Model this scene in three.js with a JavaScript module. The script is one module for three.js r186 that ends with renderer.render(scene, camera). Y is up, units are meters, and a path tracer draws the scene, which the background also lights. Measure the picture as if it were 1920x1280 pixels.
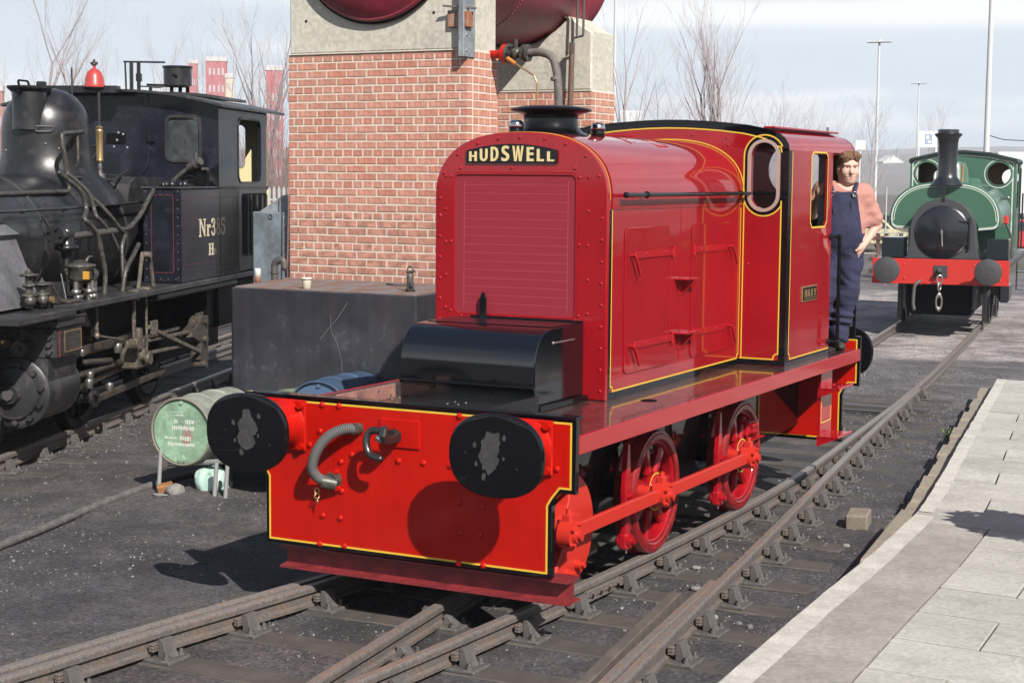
import * as THREE from 'three';
import { mergeGeometries, toCreasedNormals } from 'three/addons/utils/BufferGeometryUtils.js';
import { FontLoader } from 'three/addons/loaders/FontLoader.js';
import { TextGeometry } from 'three/addons/geometries/TextGeometry.js';

// ---------------------------------------------------------------- camera, sky, sun, exposure
const renderer = new THREE.WebGLRenderer({ antialias: true });
renderer.setSize(1024, 682);
renderer.toneMapping = THREE.LinearToneMapping;
renderer.toneMappingExposure = 1.6;
renderer.shadowMap.enabled = true;
const scene = new THREE.Scene();
const camera = new THREE.PerspectiveCamera(23.21, 1024 / 682, 0.1, 6000);
{
  const yaw = 0.4808, pitch = -0.0979, roll = 0.008;
  const f = new THREE.Vector3(-Math.sin(yaw) * Math.cos(pitch), Math.sin(pitch), -Math.cos(yaw) * Math.cos(pitch));
  camera.position.set(5.2264, 2.6219, 8.585);
  const r0 = new THREE.Vector3().crossVectors(f, new THREE.Vector3(0, 1, 0)).normalize();
  const u0 = new THREE.Vector3().crossVectors(r0, f);
  camera.up.copy(u0).multiplyScalar(Math.cos(roll)).addScaledVector(r0, -Math.sin(roll));
  camera.lookAt(camera.position.clone().add(f));
}
scene.add(camera);
const SUN = new THREE.Vector3(0.615, 0.621, 0.484).normalize();
const sun = new THREE.DirectionalLight(new THREE.Color().setRGB(1, 0.955, 0.89), 5.0);
sun.position.copy(SUN).multiplyScalar(60).add(new THREE.Vector3(-2, 0, -6));
sun.target.position.set(-2, 0, -6); scene.add(sun); scene.add(sun.target);
sun.castShadow = true; sun.shadow.mapSize.set(4096, 4096); sun.shadow.radius = 1;
Object.assign(sun.shadow.camera, { left: -40, right: 40, top: 40, bottom: -40, near: 1, far: 160 });

// seeded random and tileable noise
function rng(seed) { let s = seed >>> 0; return () => { s = (s + 0x6D2B79F5) >>> 0; let t = s; t = Math.imul(t ^ (t >>> 15), t | 1); t ^= t + Math.imul(t ^ (t >>> 7), t | 61); return ((t ^ (t >>> 14)) >>> 0) / 4294967296; }; }
const LAT = new Float32Array(65536); { const r = rng(7); for (let i = 0; i < 65536; i++) LAT[i] = r(); }
const lat = (x, y, p, s) => LAT[((((x % p) + p) % p) * 131 + (((y % p) + p) % p) * 2377 + s * 7919) & 65535];
function vn(x, y, p, s) { const xi = Math.floor(x), yi = Math.floor(y), u = x - xi, v = y - yi, a = u * u * (3 - 2 * u), b = v * v * (3 - 2 * v);
  const l = lat(xi, yi, p, s), m = lat(xi + 1, yi, p, s), n = lat(xi, yi + 1, p, s), o = lat(xi + 1, yi + 1, p, s);
  return (l + (m - l) * a) * (1 - b) + (n + (o - n) * a) * b; }
function fbm(x, y, p, oct, s = 0) { let v = 0, a = 0.5, t = 0; for (let i = 0; i < oct; i++) { v += a * vn(x, y, p, s + i); t += a; a *= 0.5; x *= 2; y *= 2; p *= 2; } return v / t; }
const clamp = (v, a = 0, b = 1) => Math.max(a, Math.min(b, v));
const sstep = (a, b, v) => { const t = clamp((v - a) / (b - a)); return t * t * (3 - 2 * t); };
const lerp = (a, b, t) => a + (b - a) * t;

{ // sky: pale spring sky, soft white cloud banks low down, clearer blue overhead
  const W = 2048, H = 1024, d = new Float32Array(W * H * 4);
  for (let j = 0; j < H; j++) {
    const el = ((j + 0.5) / H - 0.5) * Math.PI, e = el * 180 / Math.PI;
    for (let i = 0; i < W; i++) {
      const k = (j * W + i) * 4, u = i / W;
      const hz = Math.exp(-Math.pow(Math.max(e, 0) / 25, 1.7));
      let r = lerp(0.05, 0.74, hz), g = lerp(0.10, 0.83, hz), b = lerp(0.24, 0.91, hz);
      const q = Math.max(e, -2) + 6;
      const c1 = fbm(u * 40, Math.log(q) * 9, 40, 6, 3), c2 = fbm(u * 16, Math.log(q) * 5, 16, 5, 11);
      const cov = sstep(0.455, 0.60, 0.5 * c1 + 0.5 * c2) * (0.08 + 0.92 * Math.exp(-Math.pow(Math.max(e - 6, 0) / 17, 1.5)));
      const dark = sstep(0.5, 0.68, fbm(u * 14 + 3, Math.log(q) * 8 + 5, 14, 4, 21)) * 0.75;
      const cr = lerp(1.0, 0.68, dark), cg = lerp(1.02, 0.77, dark), cb = lerp(1.03, 0.86, dark);
      r = lerp(r, cr, cov); g = lerp(g, cg, cov); b = lerp(b, cb, cov);
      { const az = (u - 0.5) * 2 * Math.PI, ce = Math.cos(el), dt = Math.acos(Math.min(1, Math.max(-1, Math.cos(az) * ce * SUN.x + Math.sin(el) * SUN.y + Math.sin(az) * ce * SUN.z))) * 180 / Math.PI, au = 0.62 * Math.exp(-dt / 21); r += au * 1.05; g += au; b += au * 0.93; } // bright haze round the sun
      if (e < 0) { const t = sstep(0, -6, e); r = lerp(r, 0.16, t); g = lerp(g, 0.15, t); b = lerp(b, 0.14, t); }
      d[k] = r * 0.655; d[k + 1] = g * 0.655; d[k + 2] = b * 0.655; d[k + 3] = 1;
    }
  }
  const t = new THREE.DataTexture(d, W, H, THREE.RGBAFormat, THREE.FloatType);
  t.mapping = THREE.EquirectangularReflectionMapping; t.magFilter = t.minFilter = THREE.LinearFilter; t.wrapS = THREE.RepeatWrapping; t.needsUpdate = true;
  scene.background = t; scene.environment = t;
}
scene.fog = new THREE.FogExp2(new THREE.Color().setRGB(0.84, 0.89, 0.97), 0.0004);

// ---------------------------------------------------------------- textures and materials
function tex(n, fn, srgb = true, rep = 1) {
  const d = new Uint8Array(n * n * 4);
  for (let j = 0; j < n; j++) for (let i = 0; i < n; i++) { const c = fn(i / n, j / n, i, j), k = (j * n + i) * 4; d[k] = clamp(c[0]) * 255; d[k + 1] = clamp(c[1]) * 255; d[k + 2] = clamp(c[2]) * 255; d[k + 3] = 255; }
  const t = new THREE.DataTexture(d, n, n); t.wrapS = t.wrapT = THREE.RepeatWrapping; t.magFilter = THREE.LinearFilter; t.minFilter = THREE.LinearMipmapLinearFilter; t.generateMipmaps = true;
  if (srgb) t.colorSpace = THREE.SRGBColorSpace; t.repeat.set(rep, rep); t.needsUpdate = true; return t;
}
const re = (t, r) => { const c = t.clone(); c.repeat.set(r, r); c.needsUpdate = true; return c; };
const gr = v => [v, v, v];
const T = {};
T.wave = tex(512, (u, v) => gr(fbm(u * 4, v * 4, 4, 3, 1)), false);                 // dents and waviness of plate
T.fine = tex(512, (u, v) => gr(fbm(u * 64, v * 64, 64, 3, 5)), false);              // fine grain
T.mott = tex(1024, (u, v) => { const a = fbm(u * 6, v * 6, 6, 6, 9), b = fbm(u * 40, v * 40, 40, 3, 2); const m = 0.72 + 0.42 * (a - 0.5) + 0.22 * (b - 0.5); return gr(m + 0.12); });
T.conc = tex(1024, (u, v) => { const a = fbm(u * 5, v * 5, 5, 6, 31), b = fbm(u * 70, v * 70, 70, 2, 3), s = sstep(0.56, 0.7, fbm(u * 9, v * 9, 9, 5, 17)); const m = 0.80 + 0.12 * (a - 0.5) + 0.14 * (b - 0.5) - 0.03 * s; return [m, m * 0.985, m * 0.95]; });
T.rgh = tex(512, (u, v) => gr(0.72 + 0.5 * (fbm(u * 8, v * 8, 8, 5, 13) - 0.5)), false);
T.ash = tex(2048, (u, v) => {
  const a = fbm(u * 7, v * 7, 7, 6, 41), b = fbm(u * 160, v * 160, 160, 3, 43), c = fbm(u * 22, v * 22, 22, 5, 44), f = vn(u * 520, v * 520, 520, 45);
  let m = 0.70 + 0.34 * (a - 0.5) + 0.62 * (b - 0.5) + 0.2 * (c - 0.5); if (f > 0.93) m += 0.28 * (f - 0.93) / 0.07; if (f < 0.06) m -= 0.12;
  const w = sstep(0.5, 0.7, c) * 0.03; return [m + w, m - 0.004, m - w * 0.6 + 0.018]; });
T.ashB = tex(1024, (u, v) => gr(0.5 * fbm(u * 90, v * 90, 90, 4, 43) + 0.5 * fbm(u * 12, v * 12, 12, 4, 46)), false);
T.wood = tex(1024, (u, v) => { const g = fbm(u * 3, v * 90, 3, 4, 51), k = fbm(u * 8, v * 8, 8, 4, 53), cr = sstep(0.66, 0.74, fbm(u * 2, v * 60, 2, 4, 55)); const m = 0.72 + 0.5 * (g - 0.5) + 0.25 * (k - 0.5) - 0.25 * cr; return [m, m * 0.98, m * 0.96]; });
T.rust = tex(1024, (u, v) => { const a = fbm(u * 6, v * 6, 6, 6, 61), b = fbm(u * 60, v * 60, 60, 3, 63); const s = sstep(0.45, 0.62, a); const m = 0.85 + 0.3 * (b - 0.5); return [m, lerp(m * 0.97, m * 0.82, s), lerp(m * 0.98, m * 0.72, s)]; });
T.rail = tex(1024, (u, v) => { const a = fbm(u * 6, v * 6, 6, 6, 61), b = fbm(u * 60, v * 60, 60, 3, 63); const s = sstep(0.48, 0.66, a); const m = 0.84 + 0.3 * (b - 0.5) + 0.2 * (a - 0.5); return [m, lerp(m * 0.985, m * 0.93, s), lerp(m * 0.985, m * 0.88, s)]; });
T.paint = tex(1024, (u, v) => { const a = fbm(u * 5, v * 5, 5, 5, 101), st = fbm(u * 40, v * 3, 40, 4, 103), sp = sstep(0.70, 0.76, fbm(u * 90, v * 90, 90, 2, 105)); const m = 0.955 + 0.13 * (a - 0.5) + 0.06 * (st - 0.5) - 0.025 * sp; return [m, m, m]; });
T.oily = tex(1024, (u, v) => { const a = fbm(u * 5, v * 5, 5, 6, 71), b = sstep(0.58, 0.72, fbm(u * 14, v * 14, 14, 5, 73)); const st = sstep(0.6, 0.8, fbm(u * 30, v * 3, 30, 4, 77)); const m = 0.66 + 0.5 * (a - 0.5) + 0.2 * b + 0.1 * st; return [m * (1 + 0.05 * b), m, m]; });
const C = (r, g, b) => new THREE.Color().setRGB(r, g, b);
const TONE = 0.74;                                                      // base colours against the exposure set above
function M(col, rough = 0.6, o = {}) { const k = o.transmission ? 1 : TONE; return new THREE.MeshPhysicalMaterial(Object.assign({ color: C(col[0] * k, col[1] * k, col[2] * k), roughness: rough }, o)); }
const bump = (t, r, s) => ({ bumpMap: re(t, r), bumpScale: s });
const GLOSS = { clearcoat: 0.85, clearcoatRoughness: 0.04 };
const mt = {
  vermil: M([0.54, 0.007, 0.002], 0.5, { specularIntensity: 0.2, map: re(T.paint, 0.8), clearcoat: 0.4, clearcoatRoughness: 0.07, ...bump(T.wave, 1.2, 0.002) }),
  red: M([0.36, 0.004, 0.010], 0.5, { specularIntensity: 0.2, map: re(T.paint, 0.6), clearcoat: 1, clearcoatRoughness: 0.04, ...bump(T.wave, 1.1, 0.0022) }),
  redFlat: M([0.38, 0.005, 0.011], 0.5, { specularIntensity: 0.25, clearcoat: 0.8, clearcoatRoughness: 0.08 }),
  rod: M([0.58, 0.030, 0.018], 0.5, { specularIntensity: 0.4, clearcoat: 0.5, clearcoatRoughness: 0.15 }),
  grille: M([0.29, 0.010, 0.027], 0.65, { ...bump(T.fine, 12, 0.0012) }),
  louvre: M([0.38, 0.045, 0.065], 0.6),
  boxblack: M([0.0045, 0.005, 0.007], 0.11, { ior: 1.75, ...bump(T.wave, 1.0, 0.0012) }),
  forged: M([0.10, 0.095, 0.095], 0.28, { metalness: 0.8 }),
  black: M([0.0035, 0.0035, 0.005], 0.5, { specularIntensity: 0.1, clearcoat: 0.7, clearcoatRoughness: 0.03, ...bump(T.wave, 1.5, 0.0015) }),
  deck: M([0.014, 0.011, 0.012], 0.3, { roughnessMap: re(T.rgh, 1.3), ...bump(T.fine, 3, 0.001) }),
  yellow: M([0.80, 0.50, 0.05], 0.4),
  cream: M([0.78, 0.62, 0.30], 0.45),
  steel: M([0.42, 0.40, 0.38], 0.35, { metalness: 0.85 }),
  chrome: M([0.75, 0.74, 0.72], 0.12, { metalness: 1 }),
  brass: M([0.62, 0.42, 0.20], 0.35, { metalness: 0.8 }),
  board: M([0.115, 0.060, 0.058], 0.4, { specularIntensity: 0.4, map: re(T.mott, 0.9), clearcoat: 0.8, clearcoatRoughness: 0.06, roughnessMap: re(T.rgh, 1.1) }),
  tyre: M([0.42, 0.022, 0.026], 0.5, { specularIntensity: 0.3, clearcoat: 0.6, clearcoatRoughness: 0.15, map: re(T.mott, 2) }),
  hose: M([0.115, 0.11, 0.108], 0.7),
  patch: M([0.068, 0.064, 0.068], 0.7, { map: re(T.mott, 5), ...bump(T.fine, 6, 0.002) }),
  glass: M([0.9, 0.93, 0.93], 0.02, { transmission: 1, thickness: 0, ior: 1.45 }),
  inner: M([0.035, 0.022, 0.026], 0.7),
  pink: M([0.42, 0.20, 0.16], 0.6, { map: re(T.mott, 1.5) }),
  soot: M([0.04464, 0.04536, 0.0504], 0.46, { map: re(T.oily, 0.7), roughnessMap: re(T.rgh, 0.8), ...bump(T.wave, 1.3, 0.004) }),
  sootD: M([0.008, 0.008, 0.009], 0.6, { specularIntensity: 0.2, map: re(T.oily, 1.2) }),
  sootB: M([0.0828, 0.08064, 0.08496], 0.6, { map: re(T.oily, 0.8), roughnessMap: re(T.rgh, 1) }),
  navy: M([0.022, 0.025, 0.045], 0.5, { specularIntensity: 0.3, map: re(T.oily, 0.9), clearcoat: 0.4, clearcoatRoughness: 0.10, ...bump(T.wave, 1.2, 0.003) }),
  pipe: M([0.225, 0.2137, 0.1875], 0.45, { metalness: 0.4, map: re(T.oily, 4) }),
  pipeD: M([0.11, 0.10, 0.095], 0.55, { metalness: 0.3 }),
  motion: M([0.391, 0.34, 0.2635], 0.45, { metalness: 0.4, map: re(T.oily, 3) }),
  motionD: M([0.20, 0.165, 0.135], 0.5, { metalness: 0.4, map: re(T.oily, 3) }),
  cabcream: M([0.80, 0.70, 0.40], 0.6),
  rail: M([0.2106, 0.1911, 0.1794], 0.6, { map: re(T.rail, 1.4), ...bump(T.fine, 5, 0.0012) }),
  railtop: M([0.4472, 0.4085, 0.3698], 0.42, { metalness: 0.35, map: re(T.rail, 2.2) }),
  chair: M([0.144, 0.1296, 0.1224], 0.8, { map: re(T.mott, 3), ...bump(T.fine, 5, 0.0025) }),
  sleeper: M([0.1548, 0.1332, 0.121], 0.9, { map: re(T.wood, 1.1), ...bump(T.wood, 1.1, 0.006) }),
  timber: M([0.216, 0.18, 0.16], 0.85, { map: re(T.wood, 1.6), ...bump(T.wood, 1.6, 0.004) }),
  slab: [[0.81, 0.80, 0.78], [0.76, 0.75, 0.73], [0.85, 0.84, 0.82], [0.79, 0.775, 0.75]].map(c => M(c, 0.88, { map: re(T.conc, 0.7), ...bump(T.fine, 5, 0.0012) })),
  strip: M([0.62, 0.59, 0.57], 0.9, { map: re(T.conc, 0.6), ...bump(T.fine, 5, 0.0015) }),
  kerb: M([0.52, 0.46, 0.385], 0.9, { map: re(T.conc, 1.1), ...bump(T.fine, 4, 0.003) }),
  white: M([0.98, 0.96, 0.92], 0.8, { map: re(T.conc, 1.5) }),
  concrete: M([0.92, 0.90, 0.83], 0.9, { map: re(T.conc, 0.45), ...bump(T.conc, 0.45, 0.006) }),
  mortar: M([0.72, 0.657, 0.567], 0.95, { ...bump(T.fine, 4, 0.003) }),
  tank: M([0.40, 0.028, 0.062], 0.5, { map: re(T.mott, 0.35), clearcoat: 0.25, clearcoatRoughness: 0.35 }),
  galv: M([0.36, 0.39, 0.42], 0.55, { map: re(T.mott, 0.8) }),
};
mt.brick = []; { const r = rng(99); for (let i = 0; i < 9; i++) { const k = 0.88 + 0.24 * r(), w = r() * 0.05; mt.brick.push(M([0.88 * k, (0.365 + w * 1.5) * k, (0.245 + w * 1.5) * k], 0.9, { map: re(T.mott, 2.5), ...bump(T.fine, 6, 0.002) })); } }
// ---------------------------------------------------------------- geometry helpers
const V = (x, y, z) => new THREE.Vector3(x, y, z);
const used = {};
function numbered(n) { const k = used[n] = (used[n] ?? -1) + 1; return k ? `${n}_${String(k).padStart(3, '0')}` : n; }
const inv = new WeakMap();                                              // things whose parts are written in world coordinates
function fin(g) {                                                       // plain triangles with box-projected uv in metres
  if (g.index) g = g.toNonIndexed();
  for (const k of Object.keys(g.attributes)) if (!['position', 'normal'].includes(k)) g.deleteAttribute(k);
  if (!g.attributes.normal) g.computeVertexNormals();
  const p = g.attributes.position, n = g.attributes.normal, uv = new Float32Array(p.count * 2);
  for (let i = 0; i < p.count; i += 3) {
    let ax = 0, ay = 0, az = 0; for (let k = 0; k < 3; k++) { ax += n.getX(i + k); ay += n.getY(i + k); az += n.getZ(i + k); }
    ax = Math.abs(ax); ay = Math.abs(ay); az = Math.abs(az);
    for (let k = 0; k < 3; k++) { const x = p.getX(i + k), y = p.getY(i + k), z = p.getZ(i + k), j = (i + k) * 2;
      if (ay >= ax && ay >= az) { uv[j] = x; uv[j + 1] = z; } else if (ax >= az) { uv[j] = z; uv[j + 1] = y; } else { uv[j] = x; uv[j + 1] = y; } }
  }
  g.setAttribute('uv', new THREE.BufferAttribute(uv, 2)); g.groups = []; return g;
}
const merge = gs => gs.length === 1 ? fin(gs[0]) : mergeGeometries(gs.map(fin));
function part(name, gs, m, parent, extra) {
  let g = merge(Array.isArray(gs) ? gs.flat(3) : [gs]); let root = parent; while (root && root.parent && root.parent !== scene) root = root.parent;
  if (root && inv.has(root)) g.applyMatrix4(inv.get(root));
  const o = new THREE.Mesh(g, m); o.name = numbered(name); o.castShadow = o.receiveShadow = true; if (extra) Object.assign(o.userData, extra);
  (parent || scene).add(o); return o;
}
function tag(o, label, category, group) { Object.assign(o.userData, { label, category }); if (group) o.userData.group = group; return o; }
function thing(name, label, category, p = [0, 0, 0], turn = 0, group, world = true) {
  const o = new THREE.Group(); o.name = numbered(name); o.position.set(...p); o.rotation.y = turn; scene.add(o); tag(o, label, category, group);
  if (world) { o.updateMatrix(); inv.set(o, o.matrix.clone().invert()); } return o;
}
function copyOf(src, p, turn, label) { const o = src.clone(); o.name = numbered(src.name.replace(/_\d{3}$/, '')); scene.add(o); o.position.set(...p); o.rotation.y = turn; if (label) o.userData.label = label; return o; }
const STUFF = { kind: 'stuff' };
function struct(name, gs, m) { return part(name, gs, m, null, { kind: 'structure' }); }
function apply(g, m) { if (m.determinant() < 0) { if (g.index) g = g.toNonIndexed(); g.applyMatrix4(m); for (const a of Object.values(g.attributes)) { const s = a.itemSize, d = a.array; for (let i = 0; i < a.count; i += 3) for (let k = 0; k < s; k++) { const x = d[(i + 1) * s + k]; d[(i + 1) * s + k] = d[(i + 2) * s + k]; d[(i + 2) * s + k] = x; } } return g; } g.applyMatrix4(m); return g; }
const tr = (g, x, y, z, rx = 0, ry = 0, rz = 0) => apply(g, new THREE.Matrix4().compose(V(x, y, z), new THREE.Quaternion().setFromEuler(new THREE.Euler(rx, ry, rz)), V(1, 1, 1)));
function polyGeo(faces) { // list of convex polygons of Vector3
  const a = []; for (const f of faces) for (let i = 1; i < f.length - 1; i++) a.push(...f[0].toArray(), ...f[i].toArray(), ...f[i + 1].toArray());
  const g = new THREE.BufferGeometry(); g.setAttribute('position', new THREE.Float32BufferAttribute(a, 3)); g.computeVertexNormals(); return g;
}
function out(f, c) { const n = V(0, 0, 0).crossVectors(f[1].clone().sub(f[0]), f[2].clone().sub(f[0])); const m = f.reduce((s, p) => s.add(p), V(0, 0, 0)).multiplyScalar(1 / f.length).sub(c); return n.dot(m) < 0 ? f.reverse() : f; }
function bx(w, h, d, x = 0, y = 0, z = 0, k = 0.006, rx = 0, ry = 0, rz = 0) { // chamfered box
  const a = w / 2, b = h / 2, c = d / 2; k = Math.min(k, a * 0.9, b * 0.9, c * 0.9); const P = (i, sx, sy, sz) => V(sx * (i === 0 ? a : a - k), sy * (i === 1 ? b : b - k), sz * (i === 2 ? c : c - k));
  const F = [], o = V(0, 0, 0), S = [1, -1];
  for (const s of S) { F.push([P(0, s, 1, 1), P(0, s, 1, -1), P(0, s, -1, -1), P(0, s, -1, 1)]); F.push([P(1, 1, s, 1), P(1, 1, s, -1), P(1, -1, s, -1), P(1, -1, s, 1)]); F.push([P(2, 1, 1, s), P(2, 1, -1, s), P(2, -1, -1, s), P(2, -1, 1, s)]); }
  if (k > 0) for (const s of S) for (const t of S) { F.push([P(0, s, t, 1), P(0, s, t, -1), P(1, s, t, -1), P(1, s, t, 1)]); F.push([P(1, 1, s, t), P(1, -1, s, t), P(2, -1, s, t), P(2, 1, s, t)]); F.push([P(0, s, 1, t), P(0, s, -1, t), P(2, s, -1, t), P(2, s, 1, t)]); for (const u of S) F.push([P(0, s, t, u), P(1, s, t, u), P(2, s, t, u)]); }
  return tr(polyGeo(F.map(f => out(f, o))), x, y, z, rx, ry, rz);
}
const B = (x0, x1, y0, y1, z0, z1, k = 0.006) => bx(Math.abs(x1 - x0), Math.abs(y1 - y0), Math.abs(z1 - z0), (x0 + x1) / 2, (y0 + y1) / 2, (z0 + z1) / 2, k);
function cyl(p, q, r0, r1 = r0, seg = 14, open = false) {
  p = V(...p); q = V(...q); const d = q.clone().sub(p), L = d.length(); const g = new THREE.CylinderGeometry(r1, r0, L, seg, 1, open);
  return apply(g, new THREE.Matrix4().compose(p.clone().add(q).multiplyScalar(0.5), new THREE.Quaternion().setFromUnitVectors(V(0, 1, 0), d.normalize()), V(1, 1, 1)));
}
const pathOf = (pts, tight) => tight ? (() => { const c = new THREE.CurvePath(); for (let i = 0; i < pts.length - 1; i++) c.add(new THREE.LineCurve3(V(...pts[i]), V(...pts[i + 1]))); return c; })() : new THREE.CatmullRomCurve3(pts.map(p => V(...p)), false, 'centripetal');
function tube(pts, r, seg = 24, rad = 8) { const c = pathOf(pts); const g = [new THREE.TubeGeometry(c, seg, r, rad)]; for (const p of [pts[0], pts[pts.length - 1]]) g.push(tr(new THREE.SphereGeometry(r, rad, 6), ...p)); return g; }
function bent(pts, r, k = 0.06, rad = 8) { // pipe with rounded bends
  const P = pts.map(p => V(...p)), o = [P[0]]; for (let i = 1; i < P.length - 1; i++) { const a = P[i - 1].clone().sub(P[i]), b = P[i + 1].clone().sub(P[i]); const m = Math.min(k, a.length() / 2.1, b.length() / 2.1); const s = P[i].clone().addScaledVector(a.normalize(), m), e = P[i].clone().addScaledVector(b.normalize(), m); for (let t = 0; t <= 1.001; t += 0.25) o.push(s.clone().multiplyScalar((1 - t) * (1 - t)).addScaledVector(P[i], 2 * t * (1 - t)).addScaledVector(e, t * t)); } o.push(P[P.length - 1]);
  const c = new THREE.CurvePath(); for (let i = 0; i < o.length - 1; i++) if (o[i].distanceTo(o[i + 1]) > 1e-4) c.add(new THREE.LineCurve3(o[i], o[i + 1])); c.getPoint = function (t) { return THREE.CurvePath.prototype.getPoint.call(this, t); };
  const g = []; for (let i = 0; i < o.length - 1; i++) if (o[i].distanceTo(o[i + 1]) > 1e-4) { g.push(cyl(o[i].toArray(), o[i + 1].toArray(), r, r, rad, true)); g.push(tr(new THREE.SphereGeometry(r, rad, 5), ...o[i + 1].toArray())); } g.push(tr(new THREE.SphereGeometry(r, rad, 5), ...o[0].toArray())); return g;
}
function shape(pts, holes = []) { const s = new THREE.Shape(pts.map(p => new THREE.Vector2(p[0], p[1]))); for (const h of holes) s.holes.push(new THREE.Path(h.map(p => new THREE.Vector2(p[0], p[1])))); return s; }
const MX = { z: new THREE.Matrix4(), x: new THREE.Matrix4().set(0, 0, 1, 0, 0, 1, 0, 0, 1, 0, 0, 0, 0, 0, 0, 1), y: new THREE.Matrix4().set(1, 0, 0, 0, 0, 0, 1, 0, 0, 1, 0, 0, 0, 0, 0, 1) };
// ext: outline in a plane pushed along an axis. axis z: (x,y); axis x: (z,y); axis y: (x,z)
function ext(pts, d0, d1, axis = 'z', holes = [], bevel = 0) {
  const b = bevel > 0; const g = new THREE.ExtrudeGeometry(shape(pts, holes), { depth: d1 - d0 - (b ? 2 * bevel : 0), bevelEnabled: b, bevelSize: bevel, bevelOffset: -bevel, bevelThickness: bevel, bevelSegments: 1, curveSegments: 12 });
  g.translate(0, 0, d0 + (b ? bevel : 0)); return apply(g, MX[axis].clone());
}
const arc = (cx, cy, r, a0, a1, n = 12, ry = r) => Array.from({ length: n + 1 }, (_, i) => { const a = a0 + (a1 - a0) * i / n; return [cx + r * Math.cos(a), cy + ry * Math.sin(a)]; });
const circ = (cx, cy, r, n = 32) => arc(cx, cy, r, 0, 2 * Math.PI * (n - 1) / n, n - 1);
const PI = Math.PI;
const stadium = (cx, cy, hw, hh, n = 14) => [...arc(cx, cy + hh - hw, hw, 0, PI, n), ...arc(cx, cy - hh + hw, hw, PI, 2 * PI, n)];
const rrect = (x0, y0, x1, y1, r, n = 5) => [...arc(x1 - r, y1 - r, r, 0, PI / 2, n), ...arc(x0 + r, y1 - r, r, PI / 2, PI, n), ...arc(x0 + r, y0 + r, r, PI, 1.5 * PI, n), ...arc(x1 - r, y0 + r, r, 1.5 * PI, 2 * PI, n)];
// ribbon: painted line of width w along an outline, as a thin raised strip in plane `axis` at d (thickness th, sign s)
function ribbon(pts, w, axis, d, closed = false, th = 0.002) {
  const n = pts.length, L = [], R = [];
  for (let i = 0; i < n; i++) {
    const p = pts[i], a = closed ? pts[(i + n - 1) % n] : pts[Math.max(i - 1, 0)], b = closed ? pts[(i + 1) % n] : pts[Math.min(i + 1, n - 1)];
    let d1 = [p[0] - a[0], p[1] - a[1]], d2 = [b[0] - p[0], b[1] - p[1]]; let l1 = Math.hypot(...d1), l2 = Math.hypot(...d2); if (l1 < 1e-6) { d1 = d2; l1 = l2; } if (l2 < 1e-6) { d2 = d1; l2 = l1; }
    d1 = [d1[0] / l1, d1[1] / l1]; d2 = [d2[0] / l2, d2[1] / l2]; const n1 = [-d1[1], d1[0]], n2 = [-d2[1], d2[0]]; let m = [n1[0] + n2[0], n1[1] + n2[1]]; const ml = Math.hypot(...m) || 1; m = [m[0] / ml, m[1] / ml]; const k = Math.min(w / 2 / Math.max(m[0] * n1[0] + m[1] * n1[1], 0.35), w * 1.5);
    L.push([p[0] + m[0] * k, p[1] + m[1] * k]); R.push([p[0] - m[0] * k, p[1] - m[1] * k]);
  }
  const F = [], q = closed ? n : n - 1, at = (c, z) => V(c[0], c[1], z); const e = Math.abs(th);
  for (let i = 0; i < q; i++) { const j = (i + 1) % n; F.push([at(L[i], e), at(R[i], e), at(R[j], e), at(L[j], e)]); F.push([at(L[i], 0), at(L[i], e), at(L[j], e), at(L[j], 0)]); F.push([at(R[i], e), at(R[i], 0), at(R[j], 0), at(R[j], e)]); }
  const g = polyGeo(F); if (th < 0) g.scale(1, 1, -1); g.translate(0, 0, d); return apply(g, MX[axis].clone());
}
const lathe = (prof, seg = 32) => new THREE.LatheGeometry(prof.map(p => new THREE.Vector2(p[0], p[1])), seg);
const DIR = { x: [0, 0, -PI / 2], '-x': [0, 0, PI / 2], z: [PI / 2, 0, 0], '-z': [-PI / 2, 0, 0], y: [0, 0, 0] };
const dome = (x, y, z, dir, r, h = 0.7) => { const g = new THREE.SphereGeometry(r, 8, 4, 0, 2 * PI, 0, PI / 2); g.scale(1, h, 1); return tr(g, x, y, z, ...DIR[dir]); };
const hexn = (x, y, z, dir, r, h) => tr(new THREE.CylinderGeometry(r, r, h, 6), x, y, z, ...DIR[dir]);
const latheAt = (prof, x, y, z, dir = 'y', seg = 32) => tr(lathe(prof, seg), x, y, z, ...DIR[dir]);
const smooth = (g, a = 0.6) => toCreasedNormals(g.index ? g.toNonIndexed() : g, a);
function loft(rings, cap = true) { // rings: arrays of [x,y,z], equal length, closed round
  const F = [], n = rings[0].length; for (let i = 0; i < rings.length - 1; i++) for (let j = 0; j < n; j++) { const k = (j + 1) % n; F.push([rings[i][j], rings[i][k], rings[i + 1][k], rings[i + 1][j]].map(p => V(...p))); }
  const g = polyGeo(F); return g;
}
function sweep(prof, curvePts, n) { // profile [right,up] along a polyline of [x,z] at height 0
  const c = new THREE.CatmullRomCurve3(curvePts.map(p => V(p[0], 0, p[1])), false, 'centripetal'); const F = []; let prev = null;
  for (let i = 0; i <= n; i++) { const p = c.getPointAt(i / n), t = c.getTangentAt(i / n); const rt = V(-t.z, 0, t.x); const ring = prof.map(q => V(p.x + rt.x * q[0], q[1], p.z + rt.z * q[0])); if (prev) for (let j = 0; j < prof.length; j++) { const k = (j + 1) % prof.length; F.push([prev[j], ring[j], ring[k], prev[k]]); } else F.push(ring.slice()); prev = ring; }
  F.push(prev.slice().reverse()); return polyGeo(F);
}
const font = await new FontLoader().loadAsync('fonts/droid/droid_sans_bold.typeface.json');
const serif = await new FontLoader().loadAsync('fonts/droid/droid_serif_bold.typeface.json');
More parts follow.
